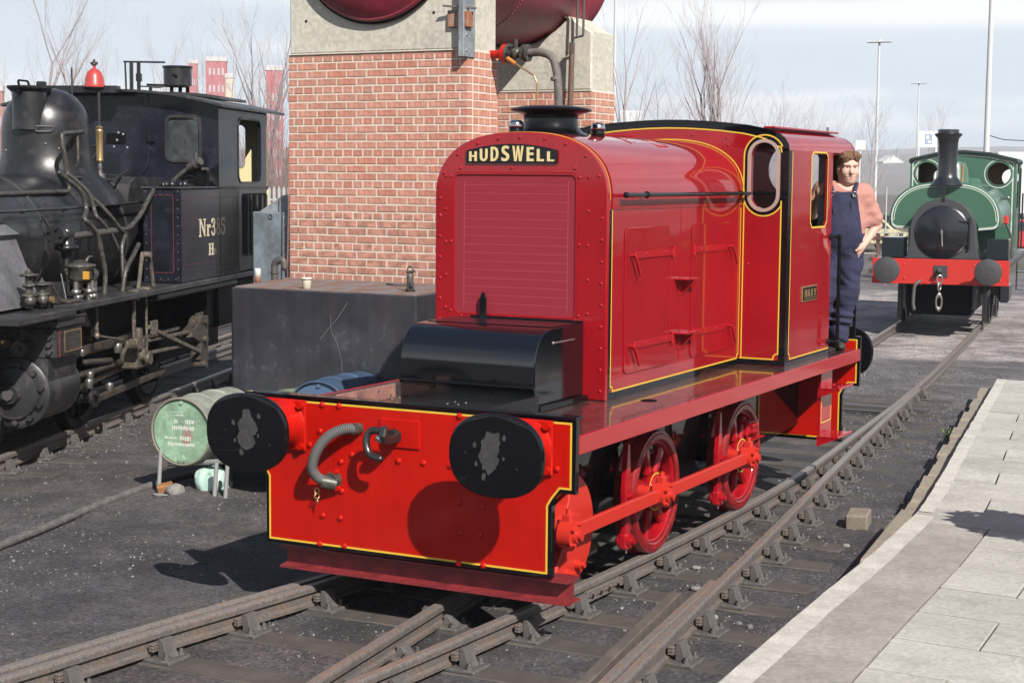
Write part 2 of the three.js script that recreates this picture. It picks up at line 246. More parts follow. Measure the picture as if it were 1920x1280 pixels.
function glyph(ch, f, x0, x1, y0, y1, depth, z = 0) { // one raised character fitted to a box
  const g = new TextGeometry(ch, { font: f, size: 1, depth: 1, curveSegments: 5, bevelEnabled: false }); g.computeBoundingBox(); const b = g.boundingBox;
  g.translate(-b.min.x, -b.min.y, 0); g.scale((x1 - x0) / (b.max.x - b.min.x), (y1 - y0) / (b.max.y - b.min.y), depth); g.translate(x0, y0, z); return g;
}
// smooth surface of a distance field (surface nets)
function field(sdf, lo, hi, cell) {
  const nx = Math.ceil((hi[0] - lo[0]) / cell) + 1, ny = Math.ceil((hi[1] - lo[1]) / cell) + 1, nz = Math.ceil((hi[2] - lo[2]) / cell) + 1;
  const v = new Float32Array(nx * ny * nz), id = (i, j, k) => (k * ny + j) * nx + i;
  for (let k = 0; k < nz; k++) for (let j = 0; j < ny; j++) for (let i = 0; i < nx; i++) v[id(i, j, k)] = sdf(lo[0] + i * cell, lo[1] + j * cell, lo[2] + k * cell);
  const vi = new Int32Array(nx * ny * nz).fill(-1), P = [], I = [];
  for (let k = 0; k < nz - 1; k++) for (let j = 0; j < ny - 1; j++) for (let i = 0; i < nx - 1; i++) {
    let c = 0, x = 0, y = 0, z = 0, m = 0; const q = []; for (let e = 0; e < 8; e++) { q[e] = v[id(i + (e & 1), j + (e >> 1 & 1), k + (e >> 2))]; if (q[e] < 0) m |= 1 << e; } if (m === 0 || m === 255) continue;
    for (let a = 0; a < 8; a++) for (let b = 0; b < 3; b++) { const w = a | (1 << b); if (w === a) continue; if ((q[a] < 0) !== (q[w] < 0)) { const t = q[a] / (q[a] - q[w]); x += (a & 1) + (b === 0 ? t : 0); y += (a >> 1 & 1) + (b === 1 ? t : 0); z += (a >> 2) + (b === 2 ? t : 0); c++; } }
    vi[id(i, j, k)] = P.length / 3; P.push(lo[0] + (i + x / c) * cell, lo[1] + (j + y / c) * cell, lo[2] + (k + z / c) * cell);
  }
  const quad = (a, b, c, d, f) => { if (a < 0 || b < 0 || c < 0 || d < 0) return; f ? I.push(a, b, c, a, c, d) : I.push(a, c, b, a, d, c); };
  for (let k = 1; k < nz - 1; k++) for (let j = 1; j < ny - 1; j++) for (let i = 1; i < nx - 1; i++) { const s = v[id(i, j, k)] < 0;
    if (s !== v[id(i + 1, j, k)] < 0) quad(vi[id(i, j - 1, k - 1)], vi[id(i, j, k - 1)], vi[id(i, j, k)], vi[id(i, j - 1, k)], s);
    if (s !== v[id(i, j + 1, k)] < 0) quad(vi[id(i - 1, j, k - 1)], vi[id(i - 1, j, k)], vi[id(i, j, k)], vi[id(i, j, k - 1)], s);
    if (s !== v[id(i, j, k + 1)] < 0) quad(vi[id(i - 1, j - 1, k)], vi[id(i, j - 1, k)], vi[id(i, j, k)], vi[id(i - 1, j, k)], s); }
  const g = new THREE.BufferGeometry(); g.setAttribute('position', new THREE.Float32BufferAttribute(P, 3)); g.setIndex(I); g.computeVertexNormals(); return g;
}
const camF = new THREE.Vector3(), camR = new THREE.Vector3(), camU = new THREE.Vector3(); camera.updateMatrixWorld(); camera.matrixWorld.extractBasis(camR, camU, camF); camF.negate();
const at = (px, py, d) => camera.position.clone().addScaledVector(camF, d).addScaledVector(camR, (px - 960) / 3115.5 * d).addScaledVector(camU, -(py - 640) / 3115.5 * d);  // where a far thing stands: direction and distance
const GY = -0.165;
// ---------------------------------------------------------------- ground
const interp = (tab, x) => { if (x <= tab[0][0]) return tab[0][1] + (x - tab[0][0]) * (tab[1][1] - tab[0][1]) / (tab[1][0] - tab[0][0]); for (let i = 1; i < tab.length; i++) if (x <= tab[i][0] || i === tab.length - 1) { const a = tab[i - 1], b = tab[i]; return a[1] + (x - a[0]) * (b[1] - a[1]) / (b[0] - a[0]); } };
const EDGE = [[-13.15, 0.95], [-10.88, 1.26], [-7.59, 1.71], [-4.93, 2.08], [-3.9, 2.2], [-2.38, 2.28], [-0.65, 2.33], [0.86, 2.39], [3.5, 2.5]];  // platform edge, x at z
const edgeX = z => interp(EDGE, z);
const RB = [[-26, -1.72], [-23.34, -1.37], [-14.89, -0.24], [-11.47, 0.17], [-9.26, 0.385], [-5.64, 0.71], [-3.92, 0.765], [-2.12, 0.76], [-0.59, 0.71], [0.25, 0.665], [1.36, 0.59], [3.4, 0.38]];
const RA = [[-26, -3.2], [-23.34, -2.84], [-14.89, -1.72], [-11.47, -1.31], [-9.26, -1.08], [-5.64, -0.77], [-3.92, -0.72], [-2.12, -0.73], [-0.59, -0.83], [0.52, -0.98], [1.4, -1.09], [2.14, -1.18], [3.4, -1.36]];
const RC = [[-12.4, 0.11], [-8.68, 0.56], [-5.92, 0.92], [-3.44, 1.25], [-0.69, 1.61], [0.79, 1.81], [3.4, 2.15]];
const groundH = (x, z) => 0.030 * (fbm(x * 0.9 + 50, z * 0.9 + 50, 64, 4, 1) - 0.5) + 0.022 * (fbm(x * 4 + 50, z * 4 + 50, 256, 3, 8) - 0.5) + 0.085 * Math.exp(-Math.pow((x + 3.5) / 1.1, 2) - Math.pow((z + 3.0) / 0.9, 2));
{
  const ax = [], az = [], step = (a, b, s, arr) => { for (let v = a; v < b - 1e-6; v += s) arr.push(v); };
  for (const v of [-900, -400, -200, -110, -70, -48, -34, -25, -19]) ax.push(v); step(-15, -9, 0.4, ax); step(-9, 5.2, 0.11, ax); for (const v of [5.2, 6, 8, 12, 20, 34, 60, 120, 300, 900]) ax.push(v);
  for (const v of [-2600, -1200, -600, -300, -200, -140, -100, -80, -64, -54, -46, -40]) az.push(v); step(-36, -26, 0.5, az); step(-26, -12, 0.2, az); step(-12, 4.4, 0.11, az); for (const v of [4.4, 6, 9, 14, 25, 50, 120, 400]) az.push(v);
  const P = [], N = [], I = [], UV = [], nx = ax.length, nz = az.length;
  for (const z of az) for (const x of ax) {
    const near = sstep(30, 12, Math.hypot(x, z + 5));
    const h = near * groundH(x, z);
    P.push(x, GY + h, z); UV.push(x / 2.6, z / 2.6);
    // what the ground is made of: ash and clinker near, cracked concrete by the far shed road, brown field beyond
    const w = fbm(x * 0.35 + 80, z * 0.35 + 80, 128, 5, 21), w2 = fbm(x * 1.6 + 80, z * 1.6 + 80, 256, 4, 25);
    let c = [0.138, 0.130, 0.136]; const mix = (q, t) => { c = c.map((v, i) => lerp(v, q[i], t)); };
    mix([0.165, 0.150, 0.146], sstep(0.48, 0.62, w)); mix([0.085, 0.08, 0.082], sstep(0.55, 0.68, w2) * 0.6);
    { const tc = 0.5 * (interp(RA, z) + interp(RB, z)); mix([0.070, 0.064, 0.064], sstep(1.5, 0.3, Math.abs(x - tc)) * sstep(0.38, 0.6, fbm(x * 1.3 + 70, z * 0.7 + 70, 128, 4, 35)) * 0.75 * sstep(-14, -12, z)); }
    mix([0.27, 0.255, 0.255], sstep(-11, -13.5, z + 2.2 * (w - 0.5)) * sstep(-9, -6, x));
    mix([0.74, 0.70, 0.65], sstep(-16.6, -17.6, z + 3.4 * (w - 0.5)) * sstep(-34, -33, z + 0) * sstep(-11, -7, x) * (0.55 + 0.45 * sstep(0.40, 0.52, w2)) * sstep(5.5, 4, x));
    mix([0.10, 0.12, 0.05], sstep(6.5, 7.5, x) * sstep(-60, -50, z));
    mix([0.32, 0.30, 0.30], sstep(-33, -35, z));
    mix([0.17, 0.18, 0.09], sstep(-42, -46, z) * sstep(0.44, 0.54, w)); mix([0.54, 0.51, 0.48], sstep(-66, -70, z)); mix([0.32, 0.28, 0.23], sstep(-120, -150, z));
    mix([0.115, 0.105, 0.10], sstep(-7.5, -9.5, x) * sstep(-30, -24, z));
    N.push(...c.map((v, i) => v * TONE * [0.90, 0.87, 0.85][i]));
  }
  for (let j = 0; j < nz - 1; j++) for (let i = 0; i < nx - 1; i++) { const a = j * nx + i; I.push(a, a + nx, a + 1, a + 1, a + nx, a + nx + 1); }
  const g = new THREE.BufferGeometry(); g.setAttribute('position', new THREE.Float32BufferAttribute(P, 3)); g.setAttribute('color', new THREE.Float32BufferAttribute(N, 3)); g.setAttribute('uv', new THREE.Float32BufferAttribute(UV, 2)); g.setIndex(I); g.computeVertexNormals();
  const o = new THREE.Mesh(g, new THREE.MeshStandardMaterial({ color: C(1, 1, 1), vertexColors: true, roughness: 0.92, map: T.ash, bumpMap: re(T.ashB, 1), bumpScale: 0.018 })); o.name = 'ground'; o.userData.kind = 'structure'; o.receiveShadow = true; scene.add(o);
}
const hidden = (x, z) => x > edgeX(z) - 0.05 && z > -13.2;
{ // loose clinker, ash lumps and pale chippings
  const r = rng(5), g = new THREE.IcosahedronGeometry(1, 0); const p = g.attributes.position, sd = {}; for (let i = 0; i < p.count; i++) { const k = [p.getX(i), p.getY(i), p.getZ(i)].map(v => v.toFixed(2)).join(); const f = sd[k] ??= 0.65 + 0.6 * r(); p.setXYZ(i, p.getX(i) * f, p.getY(i) * f * 0.62, p.getZ(i) * f); } g.computeVertexNormals();
  const n = 64000, o = new THREE.InstancedMesh(g, new THREE.MeshStandardMaterial({ roughness: 0.9 }), n), m = new THREE.Matrix4(), q = new THREE.Quaternion(), col = new THREE.Color();
  for (let i = 0; i < n; i++) {
    let x, z; do { z = 3 - 19 * Math.pow(r(), 0.75); x = -9 + 12.5 * r(); } while (hidden(x, z) || (fbm(x * 1.1 + 40, z * 1.1 + 40, 128, 3, 61) < 0.36 + 0.25 * r()));
    const s = 0.0025 + 0.0085 * Math.pow(r(), 4) + (r() > 0.955 ? 0.004 + 0.010 * r() : 0); const k = r(); const pale = k > lerp(0.97, 0.62, sstep(0.46, 0.62, fbm(x * 1.7 + 60, z * 1.7 + 60, 128, 3, 66)));
    if (pale) { const b = (0.16 + 0.24 * r()) * (s > 0.008 ? 0.55 : 1); col.setRGB(b, b * 0.96, b * 0.88); } else { const b = 0.03 + 0.09 * r(); col.setRGB(b * 1.04, b, b * 0.97); }
    q.setFromEuler(new THREE.Euler(r() * 0.6, r() * 6.3, r() * 0.6)); const h = groundH(x, z);
    m.compose(V(x, GY + h + s * 0.25, z), q, V(s, s, s)); o.setMatrixAt(i, m); o.setColorAt(i, col);
  }
  o.name = 'gravel'; o.castShadow = o.receiveShadow = true; tag(o, 'loose dark ash and pale chippings scattered between the rails', 'gravel'); o.userData.kind = 'stuff'; scene.add(o);
}
// ---------------------------------------------------------------- tracks
const HEAD = [[-0.034, -0.012], [-0.027, -0.001], [0.027, -0.001], [0.034, -0.012], [0.034, -0.04], [0.010, -0.054], [0.010, -0.1], [0.033, -0.112], [0.033, -0.132], [0.026, -0.138], [-0.026, -0.138], [-0.033, -0.132], [-0.033, -0.112], [-0.010, -0.1], [-0.010, -0.054], [-0.034, -0.04]];
const TOPP = [[-0.026, -0.001], [-0.024, 0.0015], [0.024, 0.0015], [0.026, -0.001]];
const dense = (tab, z0, z1) => { const o = [], n = 40; for (let i = 0; i <= n; i++) { const z = lerp(z0, z1, i / n); o.push([crom(tab, z), z]); } return o; };
function crom(tab, z) { const c = crom.c ??= new Map(); if (!c.has(tab)) c.set(tab, new THREE.CatmullRomCurve3(tab.map(p => V(p[1], 0, p[0])), false, 'centripetal').getPoints(240)); const P = c.get(tab); for (let i = 1; i < P.length; i++) if (z <= P[i].z) { const a = P[i - 1], b = P[i]; return lerp(a.x, b.x, clamp((z - a.z) / (b.z - a.z), -2, 1)); } return P[P.length - 1].x; }
function chairGeo(v) { // cast chair: base, two jaws, key; local x across the rail, outer side +x
  const o = [bx(0.36, 0.028, 0.2, 0.02, -0.148, 0, 0.008)];
  o.push(ext([[0.072, -0.135], [0.150, -0.135], [0.135, -0.11], [0.112, -0.04], [0.096, -0.026], [0.074, -0.030]], -0.05, 0.05, 'z', [], 0.004)); o.push(ext([[-0.036, -0.135], [-0.12, -0.135], [-0.07, -0.075], [-0.04, -0.07]], -0.045, 0.045, 'z', [], 0.004));
  for (const s of [1, -1]) for (const x of [0.15, -0.115]) { o.push(cyl([x, -0.136, 0.066 * s], [x, -0.118, 0.066 * s], 0.022, 0.02, 8)); o.push(cyl([x, -0.12, 0.066 * s], [x, -0.098, 0.066 * s], 0.012, 0.012, 6)); }
  return o;
}
{
  const t = thing('turnout_track', 'railway turnout of bullhead rails on timber sleepers, running under the red locomotive', 'railway track', [0, 0, -5]);
  const RCL = [[-11.6, -1.36], [-8.68, -0.945], [-5.92, -0.585], [-3.44, -0.255], [-0.69, 0.105], [0.79, 0.30], [1.6, 0.41], [3.4, 0.7]];
  const rails = [[RA, -26, 3.4], [RB, -26, 3.4], [RC, -12.4, 3.4], [RCL, -11.6, 3.4]];
  const CK = [[-1.55, 1.45], [-0.7, 1.545], [0.75, 1.725], [1.6, 1.86]], CA = [[-3.2, -0.55], [-2.2, -0.635], [-0.2, -0.775], [1.12, -0.945], [2.33, -1.07], [3.2, -1.27]];
  for (const [tab, a, b] of rails) { const r = part('rail', sweep(HEAD, dense(tab, a, b), 70), mt.rail, t); part('running_surface', sweep(TOPP, dense(tab, a, b), 70), mt.railtop, r); }
  for (const [tab, a, b] of [[CK, -1.55, 1.6], [CA, -2.6, 3.2]]) { const r = part('check_rail', sweep(HEAD, dense(tab, a, b), 24), mt.rail, t); part('running_surface', sweep(TOPP, dense(tab, a, b), 24), mt.railtop, r); }
  const r = rng(3), ch = merge(chairGeo()), key = fin(bx(0.040, 0.052, 0.17, 0.053, -0.075, 0, 0.006)); let first = null, fk = null;
  const zs = []; for (let z = -12.6; z < 3.2; z += 0.69) zs.push(z + 0.05 * (r() - 0.5));
  const sg = {}; for (const z of zs) {
    const xa = crom(RA, z) - 0.55, xb = (z > -11 ? crom(RC, z) : crom(RB, z)) + 0.5; const L = xb - xa; const g = bx(L, 0.13, 0.25, 0, 0, 0, 0.012); // worn, uneven timbers
    const p = g.attributes.position; for (let i = 0; i < p.count; i++) { const x = p.getX(i), w = 0.012 * (fbm(x * 3 + z * 7, p.getZ(i) * 9 + 9, 64, 3, 4) - 0.5); if (p.getY(i) > 0) p.setY(i, p.getY(i) + w); } g.computeVertexNormals();
    const s = part('sleeper', tr(g, (xa + xb) / 2, -0.222, z, 0, 0.03 * (r() - 0.5), 0), mt.sleeper, t);
    for (const [tab, a, b] of rails) { if (z < a + 0.1 || z > b) continue; let x = crom(tab, z); if (tab === RA && z > -2.4) x = crom(CA, z); if (tab === RC && z > -1.4 && z < 1.5) x = crom(CK, z) * 0 + x; if (tab === RCL && z < -10.8) continue; if (tab === RC && z < -10.9) continue;
      const flip = tab === RA || tab === RCL; const c = new THREE.Mesh(ch, mt.chair); c.name = numbered('rail_chair'); c.position.set(x, 0, z + 5); if (flip && tab !== RA) c.rotation.y = PI; c.castShadow = c.receiveShadow = true; t.add(c);
      const k = new THREE.Mesh(key, mt.timber); k.name = numbered('key'); k.position.z = 0.02 * (r() - 0.5); c.add(k); }
  }
  part('fishplate', [B(-0.02, 0.02, -0.1, -0.05, -0.25, 0.25, 0.006), ...[-0.18, -0.06, 0.06, 0.18].map(z => hexn(0.025, -0.075, z, 'x', 0.018, 0.03))].map(g => tr(g, crom(RB, -1.3) + 0.028, 0, -1.3, 0, -0.05, 0)), mt.rail, t);
  part('stretcher_bar', [cyl([-1.4, -0.12, -10.9], [0.3, -0.12, -10.9], 0.02), B(-1.2, 0.5, -0.17, -0.1, -11.42, -11.2)], mt.pipeD, t);
  const tt = thing('loose_timber', 'weathered square baulk lying beside the right-hand rail near the front of the photo', 'timber baulk', [1.5, -0.1, 0.3]);
  part('baulk', tr(bx(0.075, 0.10, 2.6, 0, 0, 0, 0.008), 1.53, -0.06, 0.2, 0.02, 0.125, 0), mt.timber, tt);
}
{ // black engine's road
  const t = thing('siding_track', 'sooty siding rails and sleepers beneath the black steam locomotive', 'railway track', [-7.384, 0, -4.091], 0.3526);
  const loc = []; inv.delete(t);
  for (const s of [-1, 1]) { const x = s * 0.752, r = part('rail', sweep(HEAD, [[x, 9], [x, 0], [x, -16]], 30), mt.rail, t); part('running_surface', sweep(TOPP, [[x, 9], [x, 0], [x, -16]], 30), mt.railtop, r); }
  const ch = merge(chairGeo());
  for (let z = 3.2; z > -13; z -= 0.78) { part('sleeper', bx(2.6, 0.13, 0.25, 0, -0.224, z, 0.012), mt.sleeper, t); for (const s of [-1, 1]) { const c = new THREE.Mesh(ch, mt.chair); c.name = numbered('rail_chair'); c.position.set(s * 0.752, 0, z); if (s < 0) c.rotation.y = PI; c.castShadow = c.receiveShadow = true; t.add(c); } }
  const f = thing('far_siding_track', 'pair of rails in shadow beyond the black locomotive, mostly hidden', 'railway track', [-11.9, 0, -13.5], 0.3526); inv.delete(f);
  for (const s of [-1, 1]) part('rail', sweep(HEAD, [[s * 0.752, 14], [s * 0.752, 0], [s * 0.752, -14]], 20), mt.rail, f);
  for (let z = 10; z > -12; z -= 0.8) part('sleeper', bx(2.6, 0.13, 0.25, 0, -0.224, z, 0.012), mt.sleeper, f);
}
// ---------------------------------------------------------------- platform
{
  const PT = 0.1, zs = []; for (let z = -13.15; z <= 3.51; z += 0.4165) zs.push(z);
  const F = []; for (let i = 0; i < zs.length - 1; i++) { const a = zs[i], b = zs[i + 1], xa = edgeX(a) + 0.03, xb = edgeX(b) + 0.03; F.push([V(xa, PT - 0.03, a), V(xb, PT - 0.03, b), V(7, PT - 0.03, b), V(7, PT - 0.03, a)]); F.push([V(xa, PT - 0.03, a), V(xb, PT - 0.03, b), V(xb, -0.4, b), V(xa, -0.4, a)]); }
  F.push([V(edgeX(-13.15), PT - 0.03, -13.15), V(7, PT - 0.03, -13.15), V(7, -0.4, -13.15), V(edgeX(-13.15), -0.4, -13.15)]);
  const pf = struct('platform', polyGeo(F), M([0.06, 0.055, 0.05], 0.95, { map: re(T.mott, 2) })); const r = rng(17);
  // prism over four plan corners with eased edges
  const flag = (c, y0, y1, k = 0.008) => { const m = c.reduce((s, p) => [s[0] + p[0] / 4, s[1] + p[1] / 4], [0, 0]); const ins = c.map(p => { const d = Math.hypot(m[0] - p[0], m[1] - p[1]); return [p[0] + (m[0] - p[0]) * k * 1.4 / d, p[1] + (m[1] - p[1]) * k * 1.4 / d]; }); const F = [ins.map(p => V(p[0], y1, p[1]))]; for (let i = 0; i < 4; i++) { const j = (i + 1) % 4; F.push([V(ins[i][0], y1, ins[i][1]), V(ins[j][0], y1, ins[j][1]), V(c[j][0], y1 - k, c[j][1]), V(c[i][0], y1 - k, c[i][1])]); F.push([V(c[i][0], y1 - k, c[i][1]), V(c[j][0], y1 - k, c[j][1]), V(c[j][0], y0, c[j][1]), V(c[i][0], y0, c[i][1])]); } return polyGeo(F.map(f => out(f, V(m[0], (y0 + y1) / 2, m[1])))); };
  const D = 0.635; let row = 0;
  for (let z = -13.15; z < 3.2; z += D, row++) {
    const z1 = z + D - 0.028, inset = z > -3.95 ? 0.60 : 0.0, sk = 0.06; let u = inset + (z > -3.95 ? 0 : 0.0), k = 0; const maxU = z < -6 ? 3.4 : 3.0;
    while (u < maxU) { let w = 0.86 + 0.10 * r(); if (k === 0) w = (row % 2 ? 0.45 : 0.9) + 0.08 * (r() - 0.5); const u1 = u + w - 0.016; const q = (uu, zz) => [edgeX(zz) + uu, zz + uu * sk]; const dy = (r() - 0.5) * 0.008;
      part('paving_slab', flag([q(u, z), q(u1, z), q(u1, z1), q(u, z1)], PT - 0.04, PT + dy, 0.003), mt.slab[Math.floor(r() * 4)], pf); u += w; k++; }
  }
  for (let z = -3.9; z < 3.3; z += 1.8) { const b = Math.min(z + 1.79, 3.4); const n = 6, FF = []; const G = []; for (let i = 0; i < n; i++) { const a = lerp(z, b, i / n), c = lerp(z, b, (i + 1) / n); G.push(flag([[edgeX(a) - 0.01, a], [edgeX(a) + 0.585, a + 0.035], [edgeX(c) + 0.585, c + 0.035], [edgeX(c) - 0.01, c]], -0.3, PT + 0.002, 0.001)); } part('edge_strip', G, mt.strip, pf); }
  for (let z = -12.9; z < -3.9; z += 0.62) { const b = z + 0.605, w = 0.16 + 0.05 * r(), o = 0.02 * r(); part('kerb_stone', flag([[edgeX(z) - w, z], [edgeX(z) + 0.01, z], [edgeX(b) + 0.01, b], [edgeX(b) - w + o, b]], -0.3, PT - 0.075 - 0.02 * r(), 0.02), mt.kerb, pf); }
  part('kerb_stone', flag([[edgeX(-4.4) - 0.16, -4.35], [edgeX(-3.6) + 0.02, -3.95], [edgeX(-3.0) + 0.02, -2.5], [edgeX(-3.0) - 0.06, -2.4]], -0.3, PT - 0.05, 0.03), mt.kerb, pf);
  // painted edge line, worn along both sides
  const line = (z0, z1, a, w, jag) => { const F = []; const n = Math.round((z1 - z0) / 0.06); let p = null; for (let i = 0; i <= n; i++) { const z = lerp(z0, z1, i / n), x = edgeX(z), j = jag * (fbm(z * 5 + 90, 3.3, 256, 3, 9) - 0.5), j2 = jag * (fbm(z * 4 + 30, 7.7, 256, 3, 19) - 0.5); const q = [V(x + a + j, PT + 0.008, z), V(x + a + w + j2, PT + 0.008, z + 0.01)]; if (p) F.push([p[0], q[0], q[1], p[1]]); p = q; } return polyGeo(F); };
  part('painted_line', [line(-3.85, 3.3, 0.0, 0.155, 0.022), line(-13.1, -4.0, 0.0, 0.12, 0.02)], mt.white, pf);
}
// ---------------------------------------------------------------- red diesel locomotive
{
  const L = thing('diesel_locomotive', 'bright red four-wheeled diesel shunting locomotive with black and yellow lining, standing in the middle', 'locomotive', [0, 0, -3]);
  const YB = 1.134, W = 1.171;
  // buffer beams: plate with a step cut out of each lower corner
  const beam = (o = 0) => { const p = [[-1.02 + o, 0.287 + o], [1.02 - o, 0.287 + o], [1.02 - o, 0.72], [1.035 - o * 0.6, 0.765], [1.075 - o * 0.2, 0.80 + o], [W - o, 0.80 + o], [W - o, 1.244 - o], [-W + o, 1.244 - o], [-W + o, 0.80 + o], [-1.075 + o * 0.2, 0.80 + o], [-1.035 + o * 0.6, 0.765], [-1.02 + o, 0.72]]; return p; };
  for (const [z, s, name] of [[0, 1, 'front'], [-5.94, -1, 'rear']]) {
    const bm = part('buffer_beam', ext(beam(0), z - 0.045 * (s > 0 ? 1 : 0), z + 0.045 * (s > 0 ? 0 : 1), 'z', [], 0.004), mt.black, L);
    const zf = z + 0.001, zz = s > 0 ? z : z + 0.045;
    part('red_face', ext(beam(0.026), zz, zz + 0.002, 'z'), mt.vermil, bm);
    part('lining', ribbon(beam(0.031), 0.012, 'z', zz + 0.002, true, 0.0015), mt.yellow, bm);
    if (s > 0) part('footplate_edge', B(-W - 0.004, W + 0.004, 1.236, 1.252, -0.09, 0.012, 0.004), mt.black, bm);
  }
  const RV = [[-0.601, 1.036], [-0.683, 0.944], [-0.447, 0.855], [-0.365, 0.906], [-0.486, 0.761], [-0.442, 0.671], [-0.583, 0.501], [-0.452, 0.498], [-0.608, 0.319], [-0.423, 0.325], [-0.027, 0.897], [0.151, 0.9], [0.4, 0.68], [0.568, 0.673], [0.416, 0.497], [0.547, 0.498], [0.399, 0.311], [0.567, 0.315], [1.05, 0.942], [-0.585, 1.205], [-0.46, 1.205], [0.40, 1.205], [0.55, 1.205], [0.34, 0.9], [0.42, 0.905]];
  part('rivets', RV.map(([x, y]) => dome(x, y, 0.002, 'z', 0.021, 0.75)), mt.vermil, L, STUFF);
  // guard beam below
  part('guard_beam', ext([[-0.21, 0.125], [-0.03, 0.125], [-0.03, 0.137], [-0.114, 0.145], [-0.114, 0.25], [-0.03, 0.258], [-0.03, 0.272], [-0.21, 0.272], [-0.21, 0.258], [-0.126, 0.25], [-0.126, 0.145], [-0.21, 0.137]], -0.94, 1.11, 'x'), M([0.30, 0.028, 0.035], 0.55, { map: re(T.mott, 2) }), L);
  // buffers
  for (const s of [-1, 1]) for (const e of [0, 1]) {
    const z0 = e ? -5.94 : 0, d = e ? -1 : 1, b = part('buffer', [latheAt([[0, 0], [0.165, 0], [0.165, 0.03], [0.135, 0.045], [0.12, 0.2], [0.112, 0.27], [0, 0.27]], s * 0.865, 1.062, z0, d > 0 ? 'z' : '-z', 28), B(s * 0.865 - 0.165, s * 0.865 + 0.165, 0.90, 1.225, z0 + (d > 0 ? 0.001 : -0.026), z0 + (d > 0 ? 0.026 : -0.001), 0.008)], mt.vermil, L);
    const hd = []; const o = arc(0, 0, 1, 0, 2 * PI * 55 / 56, 55).map(([x, y]) => [0.304 * Math.sign(x) * Math.pow(Math.abs(x), 2 / 2.35), 0.241 * Math.sign(y) * Math.pow(Math.abs(y), 2 / 2.35)]);
    const g = smooth(new THREE.ExtrudeGeometry(shape(o), { depth: 0.012, bevelEnabled: true, bevelSize: 0.014, bevelThickness: 0.016, bevelOffset: -0.014, bevelSegments: 3, curveSegments: 8 }), 0.5); if (d < 0) g.rotateY(PI); g.translate(s * 0.865, 1.062, z0 + d * (0.424 - 0.028)); hd.push(g);
    part('buffer_head', hd, mt.black, b); part('ram', cyl([s * 0.865, 1.062, z0 + d * 0.25], [s * 0.865, 1.062, z0 + d * 0.40], 0.085, 0.085, 24), mt.redFlat, b);
    part('bolts', [[-1, -1], [1, -1], [-1, 1], [1, 1]].map(([a, c]) => hexn(s * 0.865 + a * 0.135, 1.062 + c * 0.13, z0 + d * 0.04, 'z', 0.024, 0.03)), mt.vermil, b, STUFF);
    if (!e) { const blob = (cx, cy, rx, ry, sd, z) => { const pts = []; for (let i = 0; i < 64; i++) { const a = i / 64 * 2 * PI, k = 0.45 + 1.1 * fbm(4 + 1.6 * Math.cos(a) + sd, 4 + 1.6 * Math.sin(a), 64, 4, 6); pts.push([cx + rx * k * Math.cos(a), cy + ry * k * Math.sin(a)]); } return ext(pts, 0.4235, z, 'z'); }; const X = s * 0.865 + (s > 0 ? -0.03 : 0.01); part('worn_patch', [blob(X, 1.115, 0.066, 0.075, s * 3 + 7, 0.4255), blob(X - 0.012, 1.035, 0.06, 0.075, s * 5 + 9, 0.4252)], mt.patch, b); part('worn_flecks', [[-0.10, 0.05, 0.012], [-0.09, -0.06, 0.01], [0.09, 0.10, 0.012], [-0.04, -0.13, 0.014], [0.085, -0.02, 0.008], [0.17, -0.07, 0.005], [-0.16, 0.0, 0.004]].map(([dx, dy, r], i) => blob(X + dx, 1.07 + dy, r, r * 1.4, i * 3 + s, 0.4250)), mt.patch, b, STUFF); }
  }
  // drawhook, plate, shackle
  { const h = part('drawhook', [B(-0.16, 0.13, 0.978, 1.157, 0.001, 0.016, 0.006)], mt.vermil, L);
    const hk = ext([[0, 1.02], [0.13, 1.015], [0.185, 1.03], [0.21, 1.075], [0.195, 1.125], [0.165, 1.135], [0.16, 1.11], [0.165, 1.085], [0.145, 1.065], [0.11, 1.065], [0, 1.085]], -0.045, 0.0, 'x', [], 0.008); part('hook', [hk, cyl([-0.05, 1.05, 0.015], [-0.05, 1.05, 0.06], 0.05, 0.045)], mt.forged, h);
    part('shackle', bent([[-0.0, 1.05, 0.15], [-0.11, 1.05, 0.155], [-0.13, 0.98, 0.17], [-0.10, 0.90, 0.18], [-0.02, 0.885, 0.18]].map(p => [p[0] - 0.03, p[1] + 0.05, p[2]]), 0.023, 0.05, 10), mt.forged, h);
    part('hook_nut', [tr(new THREE.SphereGeometry(0.03, 12, 8), -0.055, 1.055, 0.17), cyl([-0.055, 1.055, 0.1], [-0.055, 1.055, 0.17], 0.02)], mt.chrome, h); }
  // ribbed brake hose
  { const P = [[-0.315, 1.075, 0.03], [-0.36, 1.08, 0.10], [-0.44, 1.035, 0.155], [-0.52, 0.93, 0.17], [-0.565, 0.82, 0.145], [-0.555, 0.755, 0.09], [-0.515, 0.735, 0.06]]; const c = pathOf(P), g = []; for (let i = 0; i <= 46; i++) { const t = i / 46, p = c.getPointAt(t), d = c.getTangentAt(t); g.push(tr(new THREE.TorusGeometry(0.026, 0.008, 6, 16), 0, 0, 0)); g[g.length - 1].applyMatrix4(new THREE.Matrix4().compose(p, new THREE.Quaternion().setFromUnitVectors(V(0, 0, 1), d), V(1, 1, 1))); }
